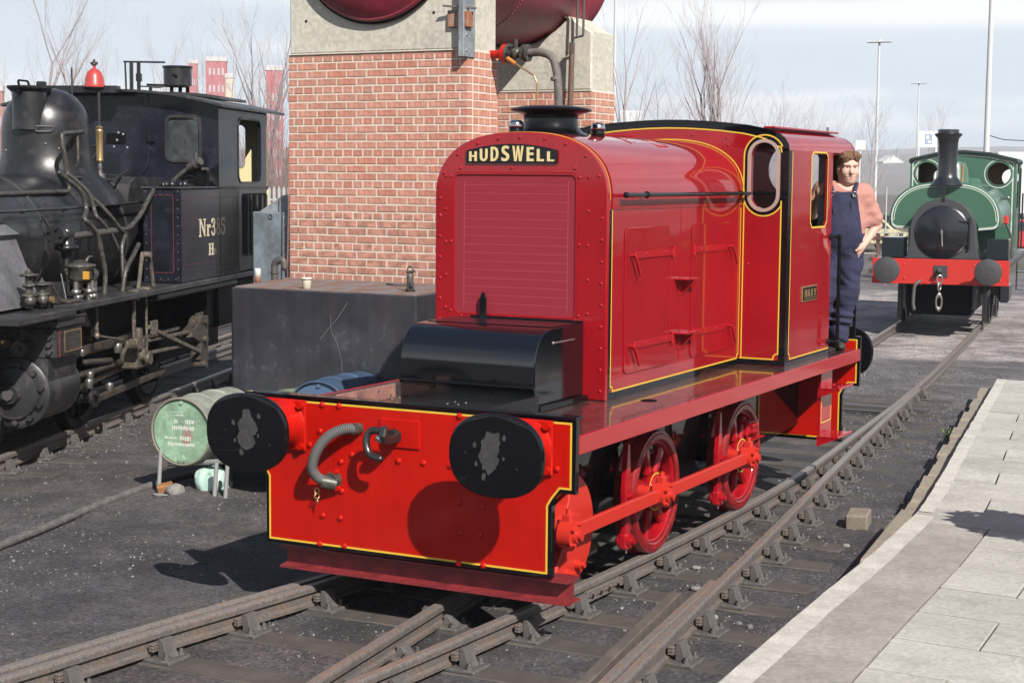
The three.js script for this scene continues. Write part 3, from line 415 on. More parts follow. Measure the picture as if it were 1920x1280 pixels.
    const h = part('brake_hose', [...tube(P, 0.027, 40, 14), ...g], mt.hose, L); part('hose_coupling', [cyl([-0.545, 0.735, 0.075], [-0.475, 0.715, 0.02], 0.042, 0.046, 12), cyl([-0.50, 0.735, 0.0], [-0.50, 0.735, 0.05], 0.06, 0.05), cyl([-0.31, 1.075, 0], [-0.325, 1.077, 0.06], 0.036)], mt.pipe, h); part('chain', [0, 1, 2].map(i => tr(new THREE.TorusGeometry(0.018, 0.005, 6, 12), -0.595, 0.665 - i * 0.032, 0.05, 0, i * 1.2, 0)), mt.brass, h); part('hose_flange', [0, 1, 2].map(i => { const a = i * 2.1 + 1.2; return hexn(-0.50 + 0.06 * Math.cos(a), 0.735 + 0.06 * Math.sin(a), 0.02, 'z', 0.018, 0.04); }), mt.vermil, h, STUFF); }
  // running board and valances
  part('running_board', B(-W + 0.03, W - 0.03, YB - 0.02, YB, -5.93, -0.046, 0.003), mt.board, L);
  for (const s of [-1, 1]) part('valance', [B(s * (W - 0.028), s * W, YB - 0.108, YB + 0.002, -5.90, -0.046, 0.004)], mt.redFlat, L);
  part('filler_hole', cyl([0.90, YB + 0.001, -1.72], [0.90, YB + 0.004, -1.72], 0.055, 0.055, 24), mt.sootD, L);
  // raised front deck with tool box
  { const d = part('front_deck', [B(-0.515, 0.515, YB + 0.002, 1.170, -1.52, -0.046, 0.004)], mt.black, L); part('deck_lip', B(0.515, 0.532, YB + 0.002, 1.246, -0.79, -0.07, 0.003), mt.black, d); part('angle_strip', B(0.502, 0.54, YB + 0.002, 1.172, -1.52, -0.80, 0.003), mt.black, d);
    for (const x of [-0.252, 0.252]) part('deck_plate', B(x - 0.248, x + 0.248, 1.171, 1.176, -0.785, -0.06, 0.002), mt.deck, d);
    part('screws', [...Array(7)].flatMap((_, i) => [-0.46, -0.04, 0.04, 0.46].map(x => dome(x, 1.176, -0.12 - i * 0.1, 'y', 0.008, 0.5))), mt.steel, d, STUFF);
    part('side_plate', B(-0.535, -0.519, YB + 0.002, 1.262, -0.765, -0.07, 0.003), mt.pink, L); part('bolts', [[-0.30, 1.225], [-0.55, 1.235], [-0.70, 1.19]].map(([z, y]) => dome(-0.519, y, z, 'x', 0.012, 0.6)), mt.pipeD, L, STUFF); }
  { const pr = [[-0.792, 1.172], [-0.792, 1.42], ...arc(-1.02, 1.42, 0.228, 0, PI / 2, 12, 0.232).slice(1), [-1.05, 1.654], [-1.52, 1.656], [-1.52, 1.172]];
    const b = part('tool_box', smooth(ext(pr, -0.5, 0.5, 'x', [], 0.006), 0.5), mt.boxblack, L); part('box_hinge', [cyl([-0.5, 1.29, -0.782], [0.5, 1.29, -0.782], 0.010), B(-0.50, 0.50, 1.265, 1.285, -0.793, -0.783, 0.002), ...[-0.25, 0.2].map(x => B(x - 0.012, x + 0.012, 1.24, 1.335, -0.79, -0.776, 0.003))], mt.black, b); part('box_top', B(-0.47, 0.47, 1.656, 1.66, -1.50, -1.09, 0.002), mt.deck, b);
    part('back_strip', B(-0.36, 0.5, 1.66, 1.672, -1.519, -1.49, 0.003), mt.black, b); part('box_catch', [cyl([0.506, 1.56, -1.05], [0.506, 1.56, -1.36], 0.006), dome(0.502, 1.56, -1.05, 'x', 0.012)], mt.steel, b); part('lamp_iron', ext([[-0.285, 1.60], [-0.235, 1.60], [-0.235, 1.79], [-0.25, 1.835], [-0.27, 1.835], [-0.285, 1.79]], -1.505, -1.488, 'z', [], 0.004), mt.black, L); }
  // hood profile
  const prof = (hw, top, n = 20) => { const o = [], s = 2.48, h = top - s; for (let i = 0; i <= n; i++) { const t = PI / 2 * i / n, c = Math.cos(t), q = Math.sin(t); o.push([hw * Math.pow(c, 2 / 2.45), s + h * Math.pow(q, 2 / 2.45)]); } const r = o.concat(o.slice(0, -1).reverse().map(p => [-p[0], p[1]])); return r; };
  const front = hw => [[hw, YB + 0.002], ...prof(hw, 2.935 - (0.6625 - hw)), [-hw, YB + 0.002]];
  // radiator shell
  const GR = rrect(-0.515, 1.68, 0.435, 2.655, 0.045);
  { const f = part('radiator_shell', smooth(ext(front(0.6625), -1.565, -1.526, 'z', [GR], 0.007), 0.5), mt.red, L);
    part('grille_panel', ext(rrect(-0.52, 1.675, 0.44, 2.66, 0.045), -1.556, -1.534, 'z'), mt.grille, f); part('grille_bead', ribbon(rrect(-0.513, 1.682, 0.433, 2.653, 0.045), 0.012, 'z', -1.534, true, 0.010), mt.redFlat, f);
    for (let i = 0; i < 15; i++) { const y = 1.755 + i * 0.0585; part('louvre', [B(-0.435, 0.365, y - 0.0025, y + 0.0025, -1.535, -1.5325, 0.001)], mt.louvre, f); }
    for (const x of [-0.4355, 0.3655]) part('louvre_frame', B(x - 0.002, x + 0.002, 1.72, 2.60, -1.535, -1.5325, 0.001), mt.louvre, f);
    const rv = []; const pf = prof(0.6225, 2.897, 40); let acc = 0; for (let i = 1; i < pf.length; i++) { acc += Math.hypot(pf[i][0] - pf[i - 1][0], pf[i][1] - pf[i - 1][1]); if (acc > 0.158) { acc = 0; rv.push(pf[i]); } } for (let y = 1.2; y < 2.5; y += 0.145) rv.push([0.623, y], [-0.653 + 0.03, y]); for (const y of [1.718, 1.946, 2.177, 2.406, 2.634]) rv.push([0.52, y], [-0.577, y]); for (const x of [-0.46, -0.06, 0.42]) rv.push([x, 2.69]); for (const x of [-0.45, -0.06, 0.43]) rv.push([x, 1.665]);
    for (const y of [1.7, 2.18, 2.63]) rv.push([0.455, y], [-0.535, y]);
    part('rivets', rv.map(([x, y]) => dome(x, y, -1.526, 'z', 0.012, 0.8)), mt.redFlat, f, STUFF);
    // nameplate
    const nt = x => 2.855 - 0.30 * Math.pow((x + 0.058), 2) * 1.2; const np = []; for (let i = 0; i <= 10; i++) { const x = lerp(-0.408, 0.292, i / 10); np.push([x, nt(x)]); } const pl = part('nameplate', ext([[0.292, 2.723], ...np.slice().reverse(), [-0.408, 2.726]].reverse(), -1.526, -1.512, 'z', [], 0.003), mt.black, f);
    part('plate_rim', ribbon([[0.288, 2.729], ...np.slice().reverse().map(([x, y]) => [clamp(x, -0.402, 0.287), y - 0.006]), [-0.402, 2.732]], 0.006, 'z', -1.512, true, 0.003), mt.black, pl);
    const nm = 'HUDSWELL', ws = [1, 1, 1, 1, 1.3, 0.92, 0.92, 0.92], tot = ws.reduce((a, b) => a + b); let x = -0.396; const sc = 0.678 / tot; nm.split('').forEach((c, i) => { const w = ws[i] * sc; const y1 = Math.min(nt(x), nt(x + w)) - 0.014; part('letter', glyph(c, font, x + 0.013, x + w - 0.013, 2.737, y1 + 0.004, 0.007, -1.512), mt.cream, pl); x += w; }); }
  // hood
  { const side = 0.658; const ring = (hw, top, z, y0) => [[hw, y0, z], ...prof(hw, top).map(p => [p[0], p[1], z]), [-hw, y0, z]];
    const h = part('hood', smooth(ext([[side, YB], ...prof(side, 2.929), [-side, YB]], -4.16, -1.567, 'z'), 0.5), mt.red, L);
    const cov = prof(0.666, 2.938, 24), cin = prof(0.6585, 2.9295, 24); part('hood_cover', smooth(ext([[0.666, 2.42], ...cov, [-0.666, 2.42], [-0.6585, 2.42], ...cin.slice().reverse(), [0.6585, 2.42]], -4.155, -1.60, 'z'), 0.5), mt.red, h);
    part('edge_highlight', [ribbon(prof(0.664, 2.936, 24), 0.004, 'z', -1.566, false, 0.001)], mt.yellow, h);  // highlight on the hood edge, painted as a thin yellow line
    part('black_edge', [B(side, side + 0.003, 1.136, 2.415, -1.60, -1.568, 0.001), B(side, side + 0.003, 1.136, 1.186, -4.15, -1.60, 0.001)], mt.black, h);
    const zl = -1.607, zr = -4.125, n = 0.035; part('lining', ribbon([[zl, 2.415], [zl, 1.19 + n], [zl - 0.02, 1.19 + n * 0.9], [zl - n, 1.19 + 0.02], [zl - n, 1.19], [zr + n, 1.19], [zr + n, 1.21], [zr + 0.02, 1.19 + n * 0.9], [zr, 1.19 + n], [zr, 2.40]], 0.011, 'x', side + 0.003, false, 0.001), mt.yellow, h);
    for (const [z0, z1] of [[-1.82, -2.62], [-3.06, -3.93]]) { const d = part('side_door', ext(rrect(z1, 1.285, z0, 2.29, 0.05), side, side + 0.009, 'x', [], 0.003), mt.red, h);
      const f = z0 > -2, hz = f ? -1.90 : -3.845; for (const y of [2.10, 1.475]) { const a = f ? hz - 0.06 : hz + 0.06, b = f ? -2.68 : -3.09; part('strap_hinge', [B(side + 0.009, side + 0.019, y - 0.028, y + 0.022, Math.min(a, b), Math.max(a, b), 0.004), cyl([side + 0.014, y - 0.04, b], [side + 0.014, y + 0.04, b], 0.014), dome(side + 0.018, y, lerp(a, b, 0.3), 'x', 0.012), dome(side + 0.018, y, lerp(a, b, 0.8), 'x', 0.012)], mt.redFlat, d); part('door_handle', [cyl([side + 0.005, y, hz], [side + 0.05, y, hz], 0.013), ...tube([[side + 0.045, y, hz], [side + 0.05, y - 0.06, hz - 0.045], [side + 0.05, y - 0.135, hz - 0.09]], 0.011, 8)], mt.redFlat, d); } }
    part('door_seam', [B(side, side + 0.004, 1.30, 2.42, -2.855, -2.845, 0.001), B(side, side + 0.006, 1.41, 2.10, -2.655, -2.64, 0.002)], mt.redFlat, h);
    for (const y of [1.895, 1.497]) part('footstep', [B(side, side + 0.105, y - 0.006, y + 0.006, -3.0, -2.74, 0.003), ext([[side, y - 0.005], [side + 0.10, y - 0.005], [side, y - 0.13]], -2.90, -2.885, 'z'), B(side, side + 0.01, y - 0.12, y, -2.96, -2.80, 0.002)], mt.redFlat, h);
    const hr = part('handrail', [cyl([0.72, 2.515, -1.70], [0.72, 2.515, -4.16], 0.0155, 0.0155, 12), tr(new THREE.SphereGeometry(0.022, 12, 8), 0.72, 2.515, -1.70), ...[-2.05, -3.95].map(z => tr(new THREE.SphereGeometry(0.026, 12, 8), 0.72, 2.515, z)), ...[-2.05, -3.95].map(z => cyl([0.66, 2.515, z], [0.72, 2.515, z], 0.012))], mt.black, h);
    part('lifting_frame', bent([[0.30, 2.905, -2.95], [0.43, 2.865, -2.95], [0.43, 2.865, -3.13], [0.30, 2.905, -3.13], [0.30, 2.905, -2.95]], 0.009, 0.02, 6), mt.redFlat, h);
    part('cover_joint', [B(-0.02, 0.34, 2.93, 2.941, -2.71, -2.69, 0.002), ...[0, 1, 2, 3, 4].map(i => dome(0.05 + i * 0.07, 2.938 - i * 0.006, -2.74, 'y', 0.009))], mt.redFlat, h);
    for (const [x, z] of [[-0.13, -1.72], [0.20, -2.36]]) { const c = part('filler_cap', [latheAt([[0, 0], [0.05, 0], [0.05, 0.06], [0, 0.06]], x, 2.915, z)], mt.black, h); part('cap', [latheAt([[0, 0], [0.052, 0], [0.055, 0.012], [0.048, 0.022], [0.05, 0.034], [0.035, 0.05], [0, 0.052]], x, 2.972, z)], mt.chrome, c); }
    part('exhaust_cowl', smooth(latheAt([[0, 0], [0.27, 0], [0.265, 0.012], [0.225, 0.03], [0.20, 0.055], [0.19, 0.12], [0.195, 0.145], [0.225, 0.158], [0.282, 0.172], [0.292, 0.182], [0.283, 0.192], [0.22, 0.206], [0.15, 0.212], [0.14, 0.20], [0, 0.195]], 0.0, 2.918, -2.0, 'y', 48), 0.7), mt.black, h);
  }
  // cab
  const CP = [[1.044, 2.86], [1.035, 2.905], [1.008, 2.95], [0.96, 2.988], [0.87, 3.022], [0.705, 3.055], [0.50, 3.078], [0.336, 3.090], [0.17, 3.099], [0, 3.102]]; const full = CP.concat(CP.slice(0, -1).reverse().map(p => [-p[0], p[1]]));
  const shrink = (pts, d) => pts.map(([x, y]) => [x - Math.sign(x) * Math.min(d, Math.abs(x)) * (Math.abs(x) > 0.86 ? 1 : Math.abs(x) / 0.86), y - d * (Math.abs(x) > 1.03 ? 0.3 : 1)]);
  const WC = 0.839, WY = 2.659;
  for (const [z0, z1, nm] of [[-4.20, -4.154, 'cab_front'], [-5.99, -5.965, 'cab_back']]) {
    const holes = [-1, 1].map(s => stadium(s * WC, WY, 0.108, 0.262));
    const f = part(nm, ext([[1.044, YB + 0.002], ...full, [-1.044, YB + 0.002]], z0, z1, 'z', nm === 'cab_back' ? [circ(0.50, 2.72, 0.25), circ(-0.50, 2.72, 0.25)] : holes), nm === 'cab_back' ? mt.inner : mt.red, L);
    if (nm === 'cab_front') {
      for (const s of [-1, 1]) { const w = part('spectacle_window', ribbon(stadium(s * WC, WY, 0.122, 0.276, 20), 0.026, 'z', z1, true, 0.016), M([0.55, 0.40, 0.34], 0.4, { metalness: 0.3 }), f); part('glass', ext(stadium(s * WC, WY, 0.107, 0.261), z1 - 0.02, z1 - 0.014), mt.glass, w); part('black_ring', ribbon(stadium(s * WC, WY, 0.149, 0.303, 20), 0.028, 'z', z1, true, 0.002), mt.black, w); part('yellow_ring', ribbon(stadium(s * WC, WY, 0.168, 0.322, 20).filter(p => Math.abs(p[0]) < 0.995), 0.011, 'z', z1, false, 0.003), mt.yellow, w); }
      const inn = shrink(full, 0.056), edge = []; for (let i = 0; i < full.length - 1; i++) edge.push([[full[i], full[i + 1], inn[i + 1], inn[i]].map(p => V(p[0], p[1], z1 + 0.0015))].flat());
      part('black_band', [polyGeo(edge), B(0.99, 1.044, YB + 0.004, 2.87, z1, z1 + 0.0015, 0.0005), B(-1.044, -0.99, YB + 0.004, 2.87, z1, z1 + 0.0015, 0.0005), B(0.66, 0.99, YB + 0.004, 1.185, z1, z1 + 0.0015, 0.0005)], mt.black, f);
      part('lining', [ribbon(shrink(full, 0.061), 0.011, 'z', z1 + 0.002, false, 0.0015), ribbon([[0.987, 2.46], [0.987, 1.19 + 0.045], [0.965, 1.232], [0.95, 1.212], [0.948, 1.19], [0.664, 1.19]], 0.011, 'z', z1 + 0.002, false, 0.0015), ribbon([[0.676, 1.19], ...prof(0.676, 2.948, 18), [-0.676, 1.19]], 0.009, 'z', z1 + 0.001, false, 0.0015)], mt.yellow, f);
      part('rivets', [[0.22, 2.985], [0.52, 2.96], [0.53, 2.90], [0.60, 2.68], [0.72, 1.95]].map(([x, y]) => dome(x, y, z1, 'z', 0.012)), mt.redFlat, f, STUFF); part('cab_bolts', [2.87, 2.80, 2.72, 2.62, 2.55, 2.48].map(y => dome(1.018, y, z1 + 0.002, 'z', 0.010)), mt.black, f, STUFF);
    }
  }
  const inn = CP.concat(CP.slice(0, -1).reverse().map(p => [-p[0], p[1]])).map(([x, y]) => [x - Math.sign(x) * 0.025, y - 0.022]);
  const ro = part('cab_roof', smooth(ext([...full, ...inn.slice().reverse()], -6.02, -4.20, 'z'), 0.5), mt.red, L); part('roof_front_edge', ribbon(full, 0.012, 'z', -4.15, false, 0.006), mt.black, ro); part('rain_strip', [B(0.80, 0.90, 3.035, 3.052, -5.98, -4.22, 0.006)], mt.redFlat, ro);
  for (const s of [-1, 1]) {
    const win = [[-5.20, 2.28], [-5.15, 2.235], [-4.79, 2.235], [-4.745, 2.28], [-4.745, 2.82], [-4.79, 2.855], [-5.15, 2.855], [-5.20, 2.82]].map(p => [p[0], p[1]]);
    const x0 = s > 0 ? 1.022 : -1.044; const sd = part('cab_side', ext([[-5.345, YB + 0.002], [-4.20, YB + 0.002], [-4.20, 2.862], [-5.345, 2.862]], x0, x0 + 0.022, 'x', s > 0 ? [win] : []), mt.red, L);
    if (s > 0) { part('window_lining', ribbon(win, 0.014, 'x', 1.044, true, 0.0015), mt.yellow, sd); part('black_edge', [B(1.044, 1.0455, YB + 0.004, 2.86, -4.235, -4.155, 0.0005), B(1.044, 1.0455, YB + 0.004, 1.183, -5.34, -4.235, 0.0005)], mt.black, sd); const zq = -4.24; part('lining', ribbon([[zq, 2.85], [zq, 1.235], [zq - 0.02, 1.228], [zq - 0.032, 1.208], [zq - 0.034, 1.188], [-5.335, 1.188]], 0.011, 'x', 1.0455, false, 0.0015), mt.yellow, sd);
      const pl = part('number_plate', [B(1.044, 1.056, 1.63, 1.757, -4.945, -4.545, 0.003)], mt.brass, sd); part('plate_field', B(1.056, 1.058, 1.642, 1.745, -4.93, -4.56, 0.0005), mt.black, pl); 'MARY'.split('').forEach((c, i) => { const g = glyph(c, serif, 0, 0.068, 0, 0.062, 0.004); g.rotateY(PI / 2); g.translate(1.058, 1.668, -4.592 - i * 0.083); part('letter', g, mt.brass, pl); }); part('small_line', B(1.058, 1.061, 1.652, 1.658, -4.90, -4.59, 0.0005), mt.brass, pl);
      part('grab_rail', [cyl([1.125, 1.20, -5.33], [1.125, 2.15, -5.33], 0.016), ...[1.245, 2.145].flatMap(y => [cyl([1.04, y, -5.30], [1.125, y, -5.33], 0.012), tr(new THREE.SphereGeometry(0.026, 10, 8), 1.125, y, -5.33), tr(new THREE.SphereGeometry(0.024, 10, 8), 1.05, y, -5.30)])], mt.black, sd); part('rivets', [[2.19, -4.95], [2.18, -5.1], [2.20, -5.25], [2.13, -5.18], [1.28, -5.05], [1.26, -5.11], [1.46, -5.12], [1.48, -5.06]].map(([y, z]) => dome(1.044, y, z, 'x', 0.010)), mt.redFlat, sd, STUFF); part('door_post', [B(0.93, 1.0, 2.20, 2.84, -5.345, -5.30, 0.004)], mt.galv, sd); }
    part('rear_grab_rail', cyl([s * 1.1, YB, -5.93], [s * 1.1, 1.9, -5.93], 0.015), mt.black, L);
  }
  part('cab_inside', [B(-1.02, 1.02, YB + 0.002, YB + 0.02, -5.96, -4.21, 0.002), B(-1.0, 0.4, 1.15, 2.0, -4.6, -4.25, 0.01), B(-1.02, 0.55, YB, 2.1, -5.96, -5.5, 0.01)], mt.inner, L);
  // frames below
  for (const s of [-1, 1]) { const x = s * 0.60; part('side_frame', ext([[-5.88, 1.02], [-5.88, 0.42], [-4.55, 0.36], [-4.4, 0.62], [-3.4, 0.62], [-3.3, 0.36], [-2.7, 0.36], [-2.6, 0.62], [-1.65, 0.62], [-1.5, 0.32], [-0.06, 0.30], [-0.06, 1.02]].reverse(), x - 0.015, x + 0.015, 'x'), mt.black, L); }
  part('gearbox', [B(-0.5, 0.5, 0.25, 1.0, -1.25, -0.25, 0.03), B(-0.45, 0.45, 0.4, 1.08, -5.6, -1.3, 0.03)], mt.sootD, L);
  const wheel = (z) => { const cy = 0.434; const s0 = 0.71; for (const s of [1, -1]) { const w = part('wheel', smooth(tr(lathe([[0.36, 0.06], [0.36, 0.112], [0.372, 0.12], [0.405, 0.122], [0.412, 0.116], [0.428, 0.112], [0.434, 0.10], [0.438, 0.02], [0.462, 0.0], [0.465, -0.012], [0.455, -0.022], [0.36, -0.022], [0.36, 0.06]], 56), s * 0.685, cy, z, 0, 0, s > 0 ? -PI / 2 : PI / 2), 0.5), mt.tyre, L);
      const sp = []; for (let i = 0; i < 7; i++) { const a = i / 7 * 2 * PI + 0.3; sp.push(tr(bx(0.06, 0.26, 0.075, 0, 0.25, 0, 0.018), 0, 0, 0, a, 0, 0)); } sp.push(tr(lathe([[0, -0.04], [0.125, -0.04], [0.125, 0.055], [0.11, 0.075], [0.05, 0.08], [0, 0.08]], 28), 0, 0, 0, 0, 0, s > 0 ? -PI / 2 : PI / 2)); sp.push(tr(lathe([[0.335, -0.035], [0.365, -0.035], [0.365, 0.05], [0.345, 0.05], [0.335, 0.035], [0.335, -0.035]], 48), 0, 0, 0, 0, 0, s > 0 ? -PI / 2 : PI / 2)); sp.push(tr(bx(0.07, 0.17, 0.36, 0, -0.02, 0.12, 0.05), s * 0.01, 0, 0));
      part('spokes', sp.map(g => tr(g, s * 0.735, cy, z)), mt.redFlat, w); if (s > 0) part('lining', ribbon(circ(z, cy, 0.131, 30), 0.009, 'x', 0.79, true, 0.002), mt.yellow, w); } part('axle', cyl([-0.7, cy, z], [0.7, cy, z], 0.075), mt.sootD, L); };
  const W1 = -2.13, W2 = -3.90, J = -0.65, cr = 0.235, cy = 0.434, py = 0.468; wheel(W1); wheel(W2);
  for (const s of [1, -1]) {
    const x = s * 0.93, pz = z => z + (s > 0 ? cr : 0.02), pyy = s > 0 ? py : cy - cr;
    part('crank_pin', [W1, W2, J].map(z => cyl([s * 0.76, pyy, pz(z)], [s * 0.99, pyy, pz(z)], 0.05)), mt.rod, L);
    const rodg = (a, b) => [B(x - 0.018, x + 0.018, pyy - 0.046, pyy + 0.046, pz(b), pz(a), 0.006)];
    const rd = part('coupling_rod', [...rodg(W1, W2), ...rodg(J, W1), ...[W1, W2, J].flatMap(z => [cyl([x - 0.04, pyy, pz(z)], [x + 0.045, pyy, pz(z)], 0.088, 0.088, 24), cyl([x + 0.045, pyy, pz(z)], [x + 0.07, pyy, pz(z)], 0.055, 0.05, 20), cyl([x + 0.07, pyy, pz(z)], [x + 0.095, pyy, pz(z)], 0.033, 0.03, 12), B(x - 0.028, x + 0.028, pyy + 0.06, pyy + 0.125, pz(z) - 0.035, pz(z) + 0.035, 0.006), cyl([x, pyy + 0.12, pz(z)], [x, pyy + 0.155, pz(z)], 0.02)])], mt.rod, L);
    part('rod_bolts', [W1, W2, J].flatMap(z => [0, 1, 2, 3].map(i => { const a = i * PI / 2 + 0.6; return hexn(x + 0.055, pyy + 0.07 * Math.sin(a), pz(z) + 0.07 * Math.cos(a), 'x', 0.014, 0.03); })), mt.rod, rd, STUFF);
    // jackshaft with counterweight
    const jk = part('jackshaft_crank', [cyl([s * 0.62, 0.45, J], [s * 0.88, 0.45, J], 0.105, 0.10, 28), ext([...arc(J, 0.43, 0.36, PI * 0.53, PI * 1.72, 22), [J + 0.08, 0.34], [J + 0.13, 0.40], [J + 0.10, 0.52], [J + 0.02, 0.6]], s > 0 ? 0.735 : -0.825, s > 0 ? 0.825 : -0.735, 'x', [], 0.008), tr(bx(0.09, 0.17, 0.42, s * 0.80, 0.46, J + 0.12, 0.05), 0, 0, 0)], mt.rod, L);
    part('counterweight_bolts', [[-0.10, 0.20], [0.04, 0.17]].map(([dz, y]) => [hexn(s * 0.84, y, J + dz, 'x', 0.035, 0.05), cyl([s * 0.86, y, J + dz], [s * 0.89, y, J + dz], 0.018)]), mt.rod, jk);
    part('counterweight_joint', B(s * 0.826, s * 0.828, 0.395, 0.402, J - 0.34, J - 0.02, 0.0005), mt.redFlat, jk);
    // brake hangers and blocks
    for (const z of [W1 + 0.60, W2 + 0.62]) { const b = part('brake_hanger', [ext([[z - 0.03, 0.16], [z + 0.035, 0.16], [z + 0.045, 0.55], [z + 0.01, 0.86], [z - 0.02, 0.86], [z - 0.05, 0.55]], s > 0 ? 0.80 : -0.84, s > 0 ? 0.84 : -0.80, 'x', [], 0.005), cyl([s * 0.78, 0.2, z], [s * 0.87, 0.2, z], 0.05, 0.045), cyl([s * 0.78, 0.50, z - 0.01], [s * 0.88, 0.50, z - 0.01], 0.028), cyl([s * 0.87, 0.2, z], [s * 0.895, 0.2, z], 0.02), tr(bx(0.075, 0.12, 0.10, 0, 0, 0, 0.02), s * 0.82, 0.2, z)], mt.redFlat, L); part('brake_block', ext([...arc(z - 0.62 + 0.02, cy, 0.525, -0.42, 0.42, 8), ...arc(z - 0.62 + 0.02, cy, 0.458, 0.42, -0.42, 8)], s > 0 ? 0.70 : -0.795, s > 0 ? 0.795 : -0.70, 'x', [], 0.004), mt.tyre, b); part('split_pin', cyl([s * 0.83, 0.16, z], [s * 0.83, 0.115, z], 0.008), mt.steel, b); }
    // sand pipes / guard details
    
    // rear steps
    const sp = part('footstep_hanger', [B(s * 1.045, s * 1.065, 0.40, 1.03, -5.42, -5.10, 0.004)], mt.redFlat, L); part('lining', ribbon(rrect(-5.40, 0.56, -5.12, 0.80, 0.01, 2), 0.009, 'x', s > 0 ? 1.065 : -1.065, true, s > 0 ? 0.0015 : -0.0015), mt.yellow, sp);
    for (const y of [0.87, 0.455]) part('footstep', [B(s * 1.05, s * 1.24, y - 0.012, y, -5.47, -5.05, 0.004), ext([[1.05, y - 0.012], [1.235, y - 0.012], [1.05, y - 0.09]].map(p => [s * p[0], p[1]]), -5.07, -5.055, 'z'), B(s * 1.226, s * 1.24, y, y + 0.012, -5.47, -5.05, 0.003), ...[[1.1, -5.15], [1.1, -5.35], [1.18, -5.22], [1.18, -5.32]].map(([X, Z]) => dome(s * X, y, Z, 'y', 0.014))], mt.redFlat, sp);
    part('brake_cylinder', [B(s * 0.63, s * 0.80, 0.56, 0.70, -4.30, -3.62 - 0.4, 0.02), ...[...Array(6)].map((_, i) => hexn(s * 0.81, 0.60 + 0.05 * (i % 2), -4.08 - 0.05 * Math.floor(i / 2), 'x', 0.018, 0.03)), B(s * 0.7, s * 0.84, 0.535, 0.55, -4.32, -4.05, 0.004)], mt.redFlat, L);
  }
  part('brake_rigging', [cyl([-0.9, 0.2, W1 + 0.60], [0.8, 0.2, W1 + 0.60], 0.03), cyl([-0.9, 0.2, W2 + 0.62], [0.8, 0.2, W2 + 0.62], 0.03), cyl([0.3, 0.2, W1 + 0.6], [0.3, 0.2, W2 - 0.8], 0.02), cyl([0.62, 0.155, -1.1], [0.62, 0.155, -1.42], 0.06, 0.05)], mt.pipe, L);
}
// ---------------------------------------------------------------- brick piers carrying a water tank
function brickPier(name, label, x0, x1, zF, zB, yB, yTop, seed, limit, front) {
  const P = thing(name, label, 'brick pier', [(x0 + x1) / 2, GY, (zF + zB) / 2]); const r = rng(seed), cH = 0.079, j = 0.0145, c = 0.1045;
  part('mortar_core', [B(x0 + 0.004, x1 - 0.004, yB, yTop + 0.012, zB + 0.004, zF - 0.004, 0.002)], mt.mortar, P);
  const proto = {}; const list = [];
  const n = Math.floor((yTop - yB) / cH);
  for (let k = 0; k < n; k++) {
    const y = yTop - (k + 0.5) * cH, head = k % 4 === 0; const L = head ? c : 2 * c + j, st = L + j;
    let x = x0, first = true; const q = k % 2 ? c + j : 2 * c + 2 * j; // closer at the left quoin
    while (x < x1 - 0.02) { let w = L; if (first && !head) w = k % 4 === 2 ? L : c; if (first && head) w = c * 0.55; let e = Math.min(x + w, x1); if (x1 - e < 0.05) e = x1; list.push(['f', x, e, y, k]); x = e + j; first = false; }
    let z = zF - c - j, s = k % 2; while (z > zB + 0.02) { const w = (head || (s && z > zF - c - j - 0.001)) ? c : 2 * c + j; let e = Math.max(z - w, zB); if (e - zB < 0.05) e = zB; list.push(['s', z, e, y, k]); z = e - j; }
  }
  const stuff = []; let cnt = 0;
  for (const [f, a, b, y, k] of list) {
    const len = Math.abs(b - a), key = `${len.toFixed(3)}${f}`; const g = () => f === 'f' ? bx(len, cH - j, 0.10, 0, 0, 0, 0.0035) : bx(0.10, cH - j, len, 0, 0, 0, 0.0035);
    const pos = f === 'f' ? [(a + b) / 2, y + (r() - 0.5) * 0.003, zF - 0.05 + (r() - 0.3) * 0.004] : [x1 - 0.05 + (r() - 0.3) * 0.003, y + (r() - 0.5) * 0.003, (a + b) / 2]; const rot = (r() - 0.5) * 0.012, mi = Math.floor(r() * 9);
    const vis = cnt < limit && y > (front ? 1.45 : 2.55) && (front ? true : pos[0] > -3.9 || f === 's');
    if (!vis) { stuff.push(tr(g(), ...pos, 0, 0, f === 'f' ? rot : 0)); continue; }
    cnt++; if (!proto[key]) { proto[key] = fin(g()); proto[key].userData = {}; }
    const o = new THREE.Mesh(proto[key], mt.brick[mi]); o.name = numbered('brick'); o.position.set(pos[0] - P.position.x, pos[1] - P.position.y, pos[2] - P.position.z); if (f === 'f') o.rotation.z = rot; o.castShadow = o.receiveShadow = true; P.add(o);
  }
  if (stuff.length) part('lower_brickwork', stuff, mt.brick[2], P, STUFF);
  return P;
}
